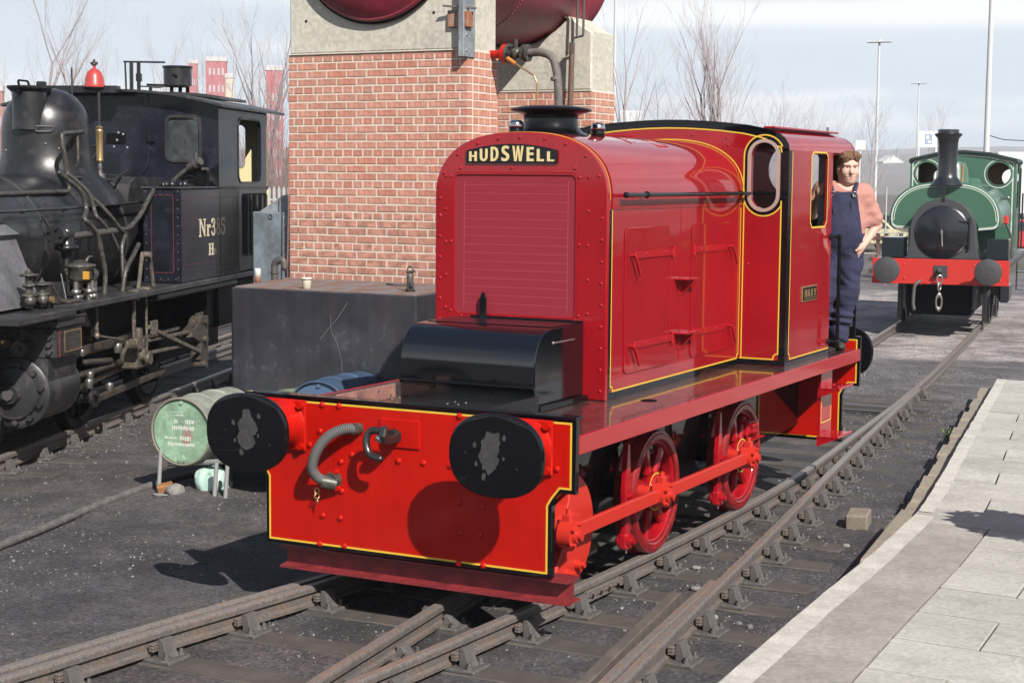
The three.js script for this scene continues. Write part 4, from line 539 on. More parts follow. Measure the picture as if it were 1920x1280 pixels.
{
  const F = brickPier('brick_pier', 'near brick pier with concrete saddle on top, behind the square dark steel tank', -4.78, -2.68, -5.6, -6.23, GY - 0.1, 3.85, 31, 290, true);
  const TX = -3.73, TY = 5.07, TR = 0.93;
  const saddle = (x0, x1, y0, ys) => [[x0, y0], [x1, y0], [x1, ys - 0.16], [x1 - 0.30, ys + 0.02], [x1 - 0.36, ys + 0.02], ...arc(TX, TY, TR + 0.03, Math.atan2(ys + 0.02 - TY, x1 - 0.36 - TX), -PI - Math.atan2(ys + 0.02 - TY, x1 - 0.36 - TX), 24), [x0 + 0.36, ys + 0.02], [x0 + 0.30, ys + 0.02], [x0, ys - 0.16]];
  part('concrete_saddle', ext([[-4.765, 3.862], [-2.70, 3.862], [-2.70, 5.4], [-2.9, 5.55], ...arc(TX, TY, TR - 0.06, 0.45, -PI - 0.45, 30), [-4.56, 5.55], [-4.765, 5.4]], -6.215, -5.60, 'z', [], 0.015), mt.concrete, F);
  part('saddle_joint', B(-4.77, -2.69, 3.851, 3.864, -6.22, -5.585, 0.003), mt.mortar, F);
  part('formwork_holes', [[-4.56, 4.19], [-3.06, 4.22]].map(([x, y]) => cyl([x, y, -5.602], [x, y, -5.596], 0.014, 0.014, 10)), mt.sootD, F, STUFF);
  const K = brickPier('brick_pier', 'far brick pier with a chamfered concrete top, right of the near pier', -4.80, -2.70, -8.5, -9.13, GY - 0.1, 3.60, 33, 290, false);
  part('concrete_saddle', ext(saddle(-4.79, -2.71, 3.612, 4.42), -9.12, -8.51, 'z', [], 0.02), mt.concrete, K);
  part('saddle_joint', B(-4.795, -2.705, 3.601, 3.614, -9.125, -8.49, 0.003), mt.mortar, K);
  // wire stay on the left corner of the near pier
  part('wire_hook', [...bent([[-4.79, 1.5, -5.575], [-4.765, 2.86, -5.575], [-4.79, 2.93, -5.575], [-4.80, 2.86, -5.575], [-4.775, 2.80, -5.575]], 0.006, 0.02, 6)], mt.pink, F);
  // red water tank lying across the piers
  const W = thing('water_tank', 'big maroon cylindrical water tank lying across the two brick piers', 'water tank', [TX, 4.1, -7.3]);
  part('shell', smooth(latheAt([[0, 0], [TR - 0.04, 0], [TR, 0.03], [TR, 3.67]], TX, TY, -9.25, 'z', 96), 0.5), mt.tank, W);
  part('dished_end', smooth(latheAt([[0, 0.16], [0.3, 0.145], [0.6, 0.09], [0.78, 0.03], [0.85, -0.02], [0.885, -0.05], [0.90, -0.05], [0.915, -0.07], [TR, -0.10]], TX, TY, -5.47, 'z', 72), 0.5), mt.tank, W);
  part('end_rim', tr(new THREE.TorusGeometry(0.925, 0.017, 8, 72), TX, TY, -5.565), mt.sootD, W);
  const seam = []; for (let i = 0; i < 60; i++) { const a = PI + 0.2 + (PI - 0.4) * i / 59; seam.push(tr(new THREE.SphereGeometry(0.011, 6, 4), TX + (TR + 0.002) * Math.cos(a), TY + (TR + 0.002) * Math.sin(a), -7.35)); } part('rivet_seam', seam, mt.tank, W, STUFF);
  // outlet pipe with valve
  const O = thing('outlet_pipe', 'water outlet with red flange, gate valve and a lagged pipe bending down beside the pier', 'pipe', [-2.6, 4.0, -6.1]);
  const q = [-2.66, 3.83, -6.10];
  part('red_stub', [cyl([-2.9, 3.84, -6.12], [-2.52, 3.84, -6.08], 0.042), cyl([-2.53, 3.84, -6.08], [-2.485, 3.84, -6.075], 0.10, 0.10, 20)], mt.vermil, O);
  part('valve', [cyl([-2.48, 3.84, -6.075], [-2.455, 3.84, -6.07], 0.10, 0.10, 20), tr(new THREE.SphereGeometry(0.06, 14, 10), -2.39, 3.845, -6.06), cyl([-2.455, 3.84, -6.07], [-2.25, 3.84, -6.05], 0.04), cyl([-2.30, 3.84, -6.055], [-2.275, 3.84, -6.05], 0.085, 0.085, 18), cyl([-2.27, 3.84, -6.05], [-2.245, 3.84, -6.05], 0.085, 0.085, 18), ...[0, 1, 2, 3, 4, 5].map(i => hexn(-2.45, 3.84 + 0.08 * Math.sin(i * 1.05), -6.07 + 0.08 * Math.cos(i * 1.05), 'x', 0.013, 0.05)), cyl([-2.39, 3.86, -6.06], [-2.39, 3.98, -6.04], 0.018)], mt.pipe, O);
  part('valve_lever', bent([[-2.47, 3.80, -6.02], [-2.30, 3.70, -5.98], [-2.14, 3.615, -5.96], [-2.11, 3.55, -5.96], [-2.085, 2.7, -5.96]], 0.009, 0.02, 6), mt.brass, O); part('lever_grip', cyl([-2.455, 3.79, -6.0], [-2.36, 3.735, -5.985], 0.022, 0.018), M([0.55, 0.20, 0.04], 0.5), O);
  part('lagged_pipe', [...tube([[-2.25, 3.84, -6.05], [-2.10, 3.84, -6.03], [-1.98, 3.79, -6.02], [-1.93, 3.68, -6.01], [-1.905, 3.5, -6.01], [-1.89, 2.6, -6.01]], 0.040, 40, 12), cyl([-1.935, 3.60, -6.01], [-1.93, 3.57, -6.01], 0.052, 0.052, 14)], M([0.22, 0.19, 0.17], 0.7, { map: re(T.mott, 3) }), O);
  const St = thing('standpipe', 'thin rusty pipe rising in front of the far pier to the tank', 'pipe', [-2.9, 0, -8.3]); part('pipe', [cyl([-2.95, 1.2, -8.36], [-2.885, 4.13, -8.36], 0.032)], M([0.20, 0.16, 0.14], 0.7, { map: re(T.rust, 3) }), St); part('thin_rods', [...bent([[-2.87, 4.02, -8.34], [-2.86, 4.18, -8.34], [-2.74, 4.2, -8.34], [-2.735, 4.9, -8.34]], 0.013, 0.02, 6), cyl([-2.83, 4.2, -8.36], [-2.815, 4.9, -8.36], 0.013)], mt.pipeD, St);
  const Br = thing('steel_bracket', 'grey steel channel clamped to the corner of the near pier with a small wooden box', 'bracket', [-2.7, 4.2, -5.7]);
  part('channel', [B(-2.725, -2.665, 3.78, 5.4, -5.72, -5.60 + 0.11, 0.004)], mt.galv, Br); part('channel_bolts', [3.84, 3.99].map(y => dome(-2.665, y, -5.55, 'x', 0.015)), mt.steel, Br);
  part('wooden_box', B(-2.885, -2.765, 4.07, 4.23, -5.59, -5.56, 0.004), M([0.5, 0.36, 0.28], 0.8, { map: re(T.rust, 3) }), Br); part('wooden_box', B(-2.74, -2.63, 4.06, 4.21, -5.62, -5.50, 0.004), M([0.46, 0.26, 0.17], 0.8, { map: re(T.rust, 3) }), Br); part('cross_bar', tr(bx(0.34, 0.018, 0.03, 0, 0, 0, 0.003), -2.74, 4.255, -5.54, 0, 0.2, -0.09), mt.rail, Br); part('bolt_nut', hexn(-2.70, 4.28, -5.53, 'y', 0.022, 0.035), mt.steel, Br);
}
{ // square steel tank in front of the pier
  const t = thing('steel_tank', 'large square dark grey steel tank with scratched sides, standing against the brick pier', 'tank', [-3.1, GY, -4.2]);
  const scr = tex(1024, (u, v) => { const a = fbm(u * 6, v * 6, 6, 6, 81), st = fbm(u * 34, v * 2.0, 34, 4, 83), sp = sstep(0.66, 0.74, fbm(u * 40, v * 40, 40, 3, 85)) * sstep(0.45, 0.6, a), ru = sstep(0.62, 0.74, fbm(u * 7, v * 5, 7, 5, 87)); const m = 0.52 + 0.34 * (a - 0.5) + 0.13 * (st - 0.5) + 0.12 * sp; return [m + 0.06 * ru, m + 0.02 * ru, m + 0.02]; });
  const TK = d => { const q = [[-3.95 + d, -3.5 - d], [-1.99 - d, -3.5 - d], [-2.15 - d, -4.9 + d], [-4.33 + d * 1.4, -4.9 + d]], o = []; q.forEach((p, i) => { const a = q[(i + 3) % 4], b = q[(i + 1) % 4], la = Math.hypot(a[0] - p[0], a[1] - p[1]), lb = Math.hypot(b[0] - p[0], b[1] - p[1]), k = 0.035; const s = [p[0] + (a[0] - p[0]) / la * k, p[1] + (a[1] - p[1]) / la * k], e = [p[0] + (b[0] - p[0]) / lb * k, p[1] + (b[1] - p[1]) / lb * k]; for (let t = 0; t <= 1.01; t += 0.25) o.push([s[0] * (1 - t) ** 2 + 2 * p[0] * t * (1 - t) + e[0] * t * t, s[1] * (1 - t) ** 2 + 2 * p[1] * t * (1 - t) + e[1] * t * t]); }); return o.reverse(); };
  part('shell', smooth(ext(TK(0), GY, 1.62, 'y', [], 0.008), 0.6), M([0.165, 0.168, 0.195], 0.55, { map: re(scr, 0.55), roughnessMap: re(T.rgh, 0.9), ...bump(T.wave, 0.7, 0.006) }), t);
  part('lid', smooth(ext(TK(0.02), 1.621, 1.63, 'y'), 0.6), M([0.30, 0.27, 0.26], 0.8, { map: re(T.rust, 1.4), ...bump(T.fine, 3, 0.002) }), t);
  part('scratches', [[[-2.87, 1.42], [-2.86, 1.28], [-2.80, 1.18], [-2.75, 1.02], [-2.75, 0.86]], [[-2.69, 1.54], [-2.79, 1.40], [-2.92, 1.27], [-2.98, 1.20]]].map(p => ribbon(p, 0.005, 'z', -3.5003, false, 0.0015)), M([0.15, 0.145, 0.14], 0.8), t);
  const cup = thing('white_cup', 'small white tub standing on the front edge of the square steel tank', 'tub', [-3.22, 1.631, -3.65]); inv.delete(cup); part('tub', latheAt([[0, 0], [0.036, 0], [0.042, 0.075], [0.045, 0.08], [0, 0.08]], 0, 0, 0), M([0.72, 0.66, 0.5], 0.5), cup); part('lid', latheAt([[0, 0], [0.047, 0], [0.047, 0.018], [0, 0.02]], 0, 0.08, 0), M([0.8, 0.76, 0.62], 0.5), cup);
  const ca = thing('spray_can', 'rusty can with a white top standing at the left end of the steel tank', 'can', [-4.10, 1.631, -4.12]); inv.delete(ca); part('can', latheAt([[0, 0], [0.03, 0], [0.03, 0.06], [0, 0.06]], 0, 0, 0), M([0.25, 0.13, 0.08], 0.6), ca); part('cap', latheAt([[0, 0], [0.03, 0], [0.03, 0.06], [0.025, 0.07], [0, 0.07]], 0, 0.06, 0), M([0.75, 0.74, 0.72], 0.5), ca);
  const tp = thing('tap', 'dark tap with a lever handle on the right part of the steel tank lid', 'tap', [-2.28, 1.631, -3.87]); inv.delete(tp); part('body', [latheAt([[0, 0], [0.045, 0], [0.035, 0.03], [0.028, 0.10], [0.034, 0.13], [0.02, 0.16], [0, 0.165]], 0, 0, 0), cyl([0, 0.08, 0], [0.05, 0.06, 0.05], 0.018)], mt.pipeD, tp); part('lever', [cyl([-0.035, 0.165, 0], [0.05, 0.175, 0.01], 0.012), tr(new THREE.TorusGeometry(0.028, 0.007, 6, 14), 0, 0.19, 0)], mt.pipeD, tp);
  const rod = thing('loose_rod', 'short bent rod lying on the steel tank lid beside the tap', 'rod', [-2.7, 1.63, -4.4]); part('rod', bent([[-2.90, 1.641, -4.48], [-2.80, 1.641, -4.42], [-2.68, 1.641, -4.48]], 0.009, 0.03, 6), mt.pipeD, rod);
  const cb = thing('grey_cabinet', 'pale blue-grey sheet metal cabinet behind the left end of the steel tank', 'cabinet', [-5.15, GY, -6.0]); part('body', B(-5.34, -4.80, GY, 2.25, -6.35, -5.72, 0.012), M([0.27, 0.32, 0.36], 0.55, { map: re(T.mott, 0.6) }), cb); part('door_line', [B(-5.33, -5.325, 0.2, 2.2, -5.722, -5.717, 0.001)], mt.soot, cb); part('curved_hood', ext([[-5.30, 2.252], [-4.81, 2.252], [-4.81, 2.38], ...arc(-4.95, 2.26, 0.17, PI / 2, PI * 0.72, 5), [-5.2, 2.31]], -6.33, -5.8, 'z'), mt.galv, cb); part('ring_bolt', tr(new THREE.TorusGeometry(0.022, 0.006, 6, 12), -5.1, 2.2, -5.715), mt.pipeD, cb);
  const bend = thing('vent_bend', 'swan-neck vent pipe standing in front of the grey cabinet', 'vent pipe', [-4.2, 1.63, -4.57]); part('pipe', bent([[-4.23, 1.62, -4.57], [-4.23, 1.80, -4.57], [-4.13, 1.83, -4.58], [-4.12, 1.75, -4.58]], 0.035, 0.07, 10), mt.pipeD, bend); part('collar', cyl([-4.23, 1.69, -4.57], [-4.23, 1.705, -4.57], 0.045), mt.pipeD, bend);
}
{ // drums on a tubular stand
  const drum = (o, len, r, mats, text) => { // along local z, front face at z=0
    const pr = [[0, -0.012], [r - 0.015, -0.012], [r - 0.012, 0], [r, 0.004], [r, -0.01], [r + 0.002, -0.02]]; const rib = (z) => [[r, z + 0.02], [r + 0.012, z], [r, z - 0.02]];
    part('barrel', smooth(latheAt([[r, 0], ...rib(-len / 3).map(p => [p[0], p[1]]), ...rib(-2 * len / 3), [r, -len], [0, -len + 0.01]].map(p => [p[0], p[1]]), 0, 0, 0, 'z', 48), 0.4), mats[0], o); const e = part('drum_end', latheAt([[0, -0.014], [r - 0.014, -0.014]], 0, 0, 0, 'z', 48), mats[1], o); part('rim', tr(new THREE.TorusGeometry(r - 0.004, 0.010, 8, 48), 0, 0, 0), mats[2] || mats[0], o); part('bung', [cyl([0, -0.24 * r / 0.29, -0.014], [0, -0.24 * r / 0.29, 0.006], 0.035, 0.032, 16), cyl([0, -0.24 * r / 0.29, 0.006], [0, -0.24 * r / 0.29, 0.012], 0.018, 0.018, 6)], mats[1], o); part('small_bung', cyl([0, 0.25 * r / 0.29, -0.014], [0, 0.25 * r / 0.29, 0.0], 0.018, 0.016, 12), mats[1], o); return e; };
  const green = M([0.36, 0.55, 0.38], 0.6, { map: re(T.mott, 1.5) }), greend = M([0.36, 0.385, 0.32], 0.65, { map: re(T.mott, 1.2) });
  const d = thing('oil_drum', 'pale green oil drum lying on its side, worn white stencilling on its end', 'oil drum', [-3.835, 0.43, -2.64], 0.13); inv.delete(d);
  const e = drum(d, 0.84, 0.292, [greend, green, M([0.22, 0.20, 0.15], 0.7)]);
  const r = rng(77), bl = []; for (const [y, x0, x1, h] of [[0.165, -0.11, 0.04, 0.008], [0.14, -0.06, 0.02, 0.018], [0.085, -0.19, -0.10, 0.05], [0.085, -0.075, 0.16, 0.042], [0.025, -0.19, -0.09, 0.05], [0.03, -0.08, 0.16, 0.04], [-0.06, -0.17, -0.155, 0.028], [-0.062, -0.13, -0.06, 0.02], [-0.06, -0.02, 0.09, 0.045], [-0.115, -0.14, 0.12, 0.034]]) { let x = x0; while (x < x1) { const w = 0.008 + 0.016 * r(), wear = fbm(x * 14 + 30, y * 14 + 30, 256, 3, 91); if (wear > 0.40) { bl.push(B(x, x + w * 0.72, y - h / 2 + h * 0.2 * r(), y + h / 2 - h * 0.15 * r(), -0.014, -0.012, 0.0004)); if (r() > 0.5) bl.push(B(x, x + w, y - h * 0.08, y + h * 0.08, -0.0142, -0.0118, 0.0004)); } x += w + 0.002; } } part('worn_stencilling', bl, M([0.62, 0.66, 0.58], 0.75), e, STUFF);
  const wp = []; for (let i = 0; i < 18; i++) { const a = i / 18 * 2 * PI, k = 0.6 + 0.8 * fbm(i * 0.5 + 9, 3.3, 64, 3, 3); wp.push([0.05 + 0.055 * k * Math.cos(a), -0.035 + 0.085 * k * Math.sin(a)]); } part('bare_patch', ext(wp, -0.0135, -0.0125, 'z'), M([0.45, 0.44, 0.42], 0.8, { map: re(T.rust, 4) }), e);
  const b = thing('oil_drum', 'blue oil drum lying on its side, only its top showing above the red front beam', 'oil drum', [-2.43, 0.665, -2.66], 0.12); inv.delete(b); drum(b, 0.80, 0.29, [M([0.07, 0.12, 0.21], 0.5, { map: re(T.mott, 1.3) }), M([0.09, 0.15, 0.25], 0.5)]);
  const c = thing('oil_drum', 'grey-green drum between the pale green drum and the blue one, mostly hidden', 'oil drum', [-3.02, 0.49, -2.68], 0.13); inv.delete(c); drum(c, 0.78, 0.29, [M([0.20, 0.24, 0.15], 0.6, { map: re(T.mott, 1.3) }), M([0.22, 0.25, 0.16], 0.6)]);
  const s = thing('drum_stand', 'bare tubular steel stand carrying the drums, its legs showing under the green one', 'stand', [-3.2, GY, -3.0]);
  const leg = (x, z, y) => cyl([x, GY - 0.02, z], [x + 0.02, y, z - 0.02], 0.019, 0.019, 10);
  const lg = M([0.42, 0.42, 0.40], 0.5, { metalness: 0.4 });
  for (const [x, z, y] of [[-4.06, -2.6, 0.26], [-3.46, -2.6, 0.20], [-3.345, -2.6, 0.20], [-2.75, -2.65, 0.35], [-2.1, -2.65, 0.40], [-4.1, -3.35, 0.26], [-3.4, -3.4, 0.2], [-2.2, -3.4, 0.38]]) part('leg', leg(x, z, y), lg, s); part('bearer', [cyl([-4.1, 0.10, -2.80], [-2.0, 0.38, -2.80], 0.022), cyl([-4.15, 0.10, -3.36], [-2.0, 0.38, -3.36], 0.022)], lg, s);
  const bag = thing('crumpled_bag', 'crumpled pale green bag lying beneath the green drum', 'bag', [-3.66, GY, -2.85]); const bs = rng(8); part('bag', field((x, y, z) => { const dx = (x + 3.66) / 1.0, dy = (y + 0.02), dz = z + 2.85; const n = fbm(x * 9 + 60, y * 9 + z * 11 + 60, 512, 4, 5) - 0.5; return Math.max(Math.abs(dx) - 0.13, Math.abs(dy) - 0.11, Math.abs(dz) - 0.1) * 0.6 + 0.5 * (Math.hypot(dx * 0.8, dy, dz) - 0.14) + n * 0.07; }, [-3.88, -0.18, -3.04], [-3.44, 0.15, -2.66], 0.011), M([0.45, 0.62, 0.54], 0.6), bag);
  const bk = thing('broken_brick', 'broken orange brick lying by the left leg of the drum stand', 'brick', [-3.98, GY, -2.55]); part('brick', tr(bx(0.13, 0.075, 0.10, 0, 0, 0, 0.012), -3.98, GY + 0.10, -2.60, 0.2, 0.5, 0.15), M([0.45, 0.20, 0.07], 0.9, { map: re(T.mott, 3) }), bk);
  const rb = (x, y, z, sx, sy, sz, m, seed, name, label, cat) => { const o = thing(name, label, cat, [x, GY, z]); inv.delete(o); part('lump', field((X, Y, Z) => Math.hypot(X / sx, Y / sy, Z / sz) - 1 + 0.7 * (fbm(X * 13 + seed + 40, Y * 13 + Z * 17 + 40, 512, 3, 6) - 0.5), [-sx * 1.5, -sy * 1.5, -sz * 1.5], [sx * 1.5, sy * 1.5, sz * 1.5], sx / 5), m, o).position.y = sy * 0.5 + y; return o; };
  const st = M([0.36, 0.34, 0.31], 0.9, { map: re(T.mott, 3) });
  rb(-3.86, 0.06, -2.58, 0.09, 0.06, 0.08, st, 3, 'rubble_lump', 'grey lump of rubble between the broken brick and the pale bag', 'rubble'); rb(-3.93, 0.05, -2.48, 0.10, 0.022, 0.05, st, 11, 'flat_stone', 'flat grey stone in front of the broken brick', 'stone');
  const L = [[1.22, -1.86, 0.05, 'pale flint in front of the third chair of the right-hand rail'], [1.55, -2.2, 0.045, 'small white stone nearest the platform edge line'], [1.30, -2.45, 0.05, 'long white chipping between two sleeper ends beside the right rail'], [1.72, -3.7, 0.035, 'white pebble just in front of the concrete block'], [0.98, -2.45, 0.035, 'pale stone lying between the two right-hand rails']];
  L.forEach(([x, z, s, lab], i) => rb(x, 0.0, z, s, s * 0.45, s * 0.6, M([0.40, 0.385, 0.36], 0.85, { map: re(T.mott, 4) }), i * 7, 'loose_stone', lab, 'stone'));
  const cbk = thing('concrete_block', 'weathered brown block lying on the ballast beside the platform', 'block', [1.60, GY, -4.45], 0.15); inv.delete(cbk); part('block', tr(bx(0.18, 0.13, 0.28, 0, 0, 0, 0.015), 0, 0.065, 0, 0.05, 0, 0.03), M([0.40, 0.34, 0.29], 0.9, { map: re(T.conc, 1.5), ...bump(T.fine, 5, 0.003) }), cbk);
  const hs = thing('ground_hose', 'dark hose lying across the ash in front of the drums, running out on the left', 'hose', [-4.2, GY, -1.5]); part('hose', tube([[-3.45, GY + 0.02, 0.6], [-3.78, GY + 0.03, -0.45], [-3.98, GY + 0.03, -1.22], [-4.15, GY + 0.035, -1.85], [-4.25, GY + 0.05, -2.4], [-4.28, GY + 0.07, -2.9], [-4.35, GY + 0.05, -3.6], [-4.6, GY + 0.03, -4.6]], 0.036, 60, 10), M([0.17, 0.155, 0.15], 0.75, { map: re(T.mott, 3) }), hs);
  // crossing timber behind the red engine
  const ct = thing('crossing_timber', 'long dark timber set across the yard behind the red locomotive', 'timber', [-1.6, GY, -11.4]); part('timber', tr(bx(3.4, 0.12, 0.26, 0, 0, 0, 0.012), -1.35, GY + 0.01, -11.7, 0, -0.03, 0), mt.sleeper, ct);
}
// ---------------------------------------------------------------- black steam locomotive (local: x towards us, z towards its chimney)
{
  const L = thing('steam_locomotive', 'sooty black tank steam locomotive numbered 385 with open motion, at the left edge', 'locomotive', [-7.384, 0, -4.091], 0.3526); inv.delete(L);
  const bc = 1.93, br = 0.70;
  const bo = part('boiler', smooth(latheAt([[0, -3.45], [br, -3.45], [br, 3.0], [0, 3.0]], 0, bc, 0, 'z', 64), 0.5), mt.soot, L);
  for (const z of [1.3, 0.35, -1.95, -3.1]) part('boiler_band', smooth(latheAt([[br, -0.03], [br + 0.006, -0.028], [br + 0.006, 0.028], [br, 0.03]], 0, bc, z, 'z', 64), 0.4), mt.sootB, bo);
  part('smokebox_saddle', [ext([[0.82, 2.06], [0.78, 2.02], [1.02, 1.40], [-1.02, 1.40], [-0.78, 2.02], [-0.6, 2.2], [0.6, 2.2]], 1.25, 2.9, 'z')], M([0.20, 0.20, 0.215], 0.6, { map: re(T.mott, 0.8) }), L); part('smokebox', [smooth(latheAt([[br + 0.03, 1.4], [br + 0.05, 3.1], [0, 3.1]], 0, bc, 0, 'z', 48), 0.4)], mt.sootB, L);
  // dome
  const d = part('dome', smooth(latheAt([[0.80, 2.30], [0.74, 2.44], [0.66, 2.53], [0.565, 2.62], [0.51, 2.72], [0.482, 2.85], [0.474, 3.0], [0.474, 3.14], [0.455, 3.26], [0.41, 3.37], [0.33, 3.465], [0.22, 3.53], [0.1, 3.56], [0, 3.565]], 0, 0, -1.35, 'y', 64), 0.8), mt.soot, L);
  part('safety_valve', smooth([latheAt([[0.19, 3.1], [0.185, 3.50], [0.235, 3.54], [0.24, 3.565], [0, 3.57]], -0.03, 0, -1.0, 'y', 36)].reduce((a, g) => g), 0.5), mt.soot, d); part('lid_hinge', [...bent([[0.03, 3.565, -0.85], [0.03, 3.61, -0.82], [-0.08, 3.62, -0.82], [-0.08, 3.565, -0.85]], 0.012, 0.02, 6), hexn(-0.06, 3.5, -0.79, 'z', 0.03, 0.04)], mt.sootD, d);
  part('dome_handle', bent([[0.07, 3.135, -0.875], [0.09, 3.08, -0.86], [0.24, 3.08, -0.93], [0.26, 3.135, -0.95], [0.07, 3.135, -0.86]], 0.012, 0.03, 6), mt.sootB, d); part('dome_bolts', [[0.30, 2.90, -0.97], [-0.30, 2.88, -0.97], [0.18, 2.95, -0.9]].map(p => tr(new THREE.SphereGeometry(0.012, 6, 5), ...p)), mt.steel, d, STUFF);
  // cab
  const roof = hw => { const o = []; for (let i = 0; i <= 20; i++) { const x = lerp(hw, -hw, i / 20); o.push([x, 3.47 + 0.16 * (1 - Math.pow(Math.abs(x) / 1.32, 2.2))]); } return o; };
  const cf = part('cab_front', ext([[1.3, 1.4], ...roof(1.3), [-1.3, 1.4]], -3.50, -3.457, 'z', [-1, 1].map(s => rrect(s * 0.86 - 0.205, 2.81, s * 0.86 + 0.205, 3.33, 0.07))), mt.navy, L);
  for (const s of [-1, 1]) { const w = part('cab_window', ribbon(rrect(s * 0.86 - 0.215, 2.80, s * 0.86 + 0.215, 3.34, 0.08), 0.035, 'z', -3.457, true, 0.016), mt.sootB, cf); part('window_pane', ext(rrect(s * 0.86 - 0.21, 2.805, s * 0.86 + 0.21, 3.335, 0.07), -3.478, -3.472), M([0.075, 0.085, 0.095], 0.14, { clearcoat: 0.6, map: re(T.mott, 2) }), w); }
  part('front_strip', [B(0.395, 0.425, 2.72, 3.60, -3.457, -3.445, 0.004), ...bent([[0.41, 2.9, -3.44], [0.41, 2.74, -3.44], [0.36, 2.66, -3.43]], 0.012, 0.05, 6), ...bent([[0.41, 3.02, -3.44], [0.41, 3.04, -3.42], [0.5, 3.04, -3.42]], 0.012, 0.01, 6)], mt.navy, cf);
  part('gauge_marks', [[0.02, 3.05], [-0.02, 2.97], [0.15, 2.96], [0.10, 3.12], [0.04, 3.14]].map(([x, y]) => cyl([x, y, -3.457], [x, y, -3.44], 0.014)), mt.chrome, cf); part('front_patch', [B(-0.12, 0.13, 3.0, 3.13, -3.457, -3.447, 0.004)], mt.sootD, cf);
  const csO = [[-5.60, 1.42], [-3.50, 1.42], [-3.50, 3.47], [-5.60, 3.47]], csW = [rrect(-5.29, 2.55, -4.28, 3.34, 0.12)]; part('cab_side', ext(csO, -1.30, -1.26, 'x', csW), mt.navy, L); const cs = part('cab_side', ext(csO, 1.26, 1.30, 'x', csW), mt.navy, L);
  part('sill_strip', [B(1.30, 1.325, 2.465, 2.49, -5.62, -3.5, 0.005)], mt.sootB, cs); part('window_edge', ribbon(rrect(-5.30, 2.54, -4.27, 3.35, 0.12), 0.022, 'x', 1.30, true, 0.01), mt.sootB, cs);
  part('door_recess', [B(1.301, 1.304, 1.62, 2.40, -5.52, -4.45, 0.001)], mt.sootD, cs); part('handrail', [-4.55, -4.72, -5.0, -5.25, -5.45].map(z => cyl([1.33, 1.60, z], [1.33, 2.38, z], 0.016)), mt.sootB, cs); part('cab_edge', B(1.29, 1.315, 1.42, 2.46, -5.615, -5.585, 0.003), mt.cabcream, cs);
  const cb = part('cab_back', ext([[1.3, 1.4], ...roof(1.3), [-1.3, 1.4]], -5.60, -5.56, 'z', [-1, 1].map(s => rrect(s * 0.75 - 0.26, 2.72, s * 0.75 + 0.26, 3.30, 0.07))), mt.cabcream, L); part('cab_lining', [B(-1.25, -1.22, 1.45, 3.45, -5.55, -3.52, 0.002)], mt.cabcream, cb);
  part('cab_ceiling', ext([...roof(1.25).map(([x, y]) => [x, y - 0.03]), [-1.25, 3.42], [1.25, 3.42]], -5.55, -3.52, 'z'), mt.sootD, L); part('backhead', smooth(latheAt([[0, -3.6], [0.75, -3.6], [0.75, -3.5]], 0, 1.95, 0, 'z', 32), 0.4), mt.sootD, L);
  const rf = part('cab_roof', ext([...roof(1.40).map(([x, y]) => [x, y + 0.03]), ...roof(1.40).reverse()], -6.15, -3.28, 'z'), mt.sootB, L);
  part('roof_hatch', ext([...roof(0.7).map(([x, y]) => [x + 0.2, y + 0.06]), ...roof(0.7).reverse().map(([x, y]) => [x + 0.2, y + 0.02])], -6.0, -4.5, 'z'), mt.sootB, rf); part('beam_end', [B(-1.0, 0.15, 3.60, 3.69, -3.25, -3.10, 0.006), B(-0.86, -0.76, 3.66, 3.74, -3.2, -3.1, 0.01)], mt.soot, rf);
  const be = part('bell', smooth(latheAt([[0.125, 0], [0.128, 0.02], [0.115, 0.05], [0.108, 0.12], [0.085, 0.18], [0.045, 0.215], [0.02, 0.225], [0.02, 0.26], [0, 0.27]], -0.13, 3.67, -3.12, 'y', 36), 0.8), M([0.50, 0.055, 0.045], 0.35, { clearcoat: 0.6 }), L); part('bell_finial', [tr(new THREE.SphereGeometry(0.03, 10, 8), -0.13, 3.945, -3.12), cyl([-0.17, 3.955, -3.12], [-0.09, 3.955, -3.12], 0.018), cyl([-0.13, 3.95, -3.12], [-0.13, 4.0, -3.12], 0.014)], mt.sootB, be); part('bell_rim', latheAt([[0.12, -0.02], [0.13, 0], [0, 0.0]], -0.13, 3.665, -3.12, 'y', 30), mt.sootD, be);
  const ve = part('roof_ventilator', smooth(latheAt([[0, 0.08], [0.16, 0.08], [0.16, 0.10], [0.185, 0.10], [0.185, 0.325], [0.20, 0.335], [0.20, 0.355], [0, 0.36]], 0.17, 3.71, -5.3, 'y', 40), 0.4), mt.soot, L); part('ventilator_legs', [[0.05, 0.05], [-0.05, 0.1], [0.1, -0.1]].map(([x, z]) => cyl([0.17 + x, 3.62, -5.3 + z], [0.17 + x, 3.8, -5.3 + z], 0.025)), mt.sootD, ve); part('ventilator_arm', [cyl([-0.15, 3.80, -5.0], [0.2, 3.80, -5.2], 0.02), B(-0.1, 0.0, 3.77, 3.80, -5.15, -5.05, 0.004), tr(bx(0.07, 0.03, 0.02, 0, 0, 0, 0.004), 0.20, 3.93, -5.11, 0, 0, -0.4)], mt.sootD, ve);
  part('roof_frame', [cyl([-0.06, 3.63, -4.0], [-0.07, 4.03, -4.0], 0.012), B(-0.01, 0.03, 3.63, 4.03, -4.02, -3.98, 0.004), B(0.085, 0.125, 3.63, 4.03, -4.02, -3.98, 0.004), B(0.075, 0.14, 3.79, 3.89, -4.03, -3.97, 0.006), cyl([-0.09, 4.035, -4.0], [0.43, 4.03, -4.05], 0.012), cyl([0.1, 3.73, -4.0], [0.40, 3.73, -4.1], 0.010), B(0.22, 0.26, 3.62, 3.73, -4.06, -4.03, 0.004)], mt.soot, L);
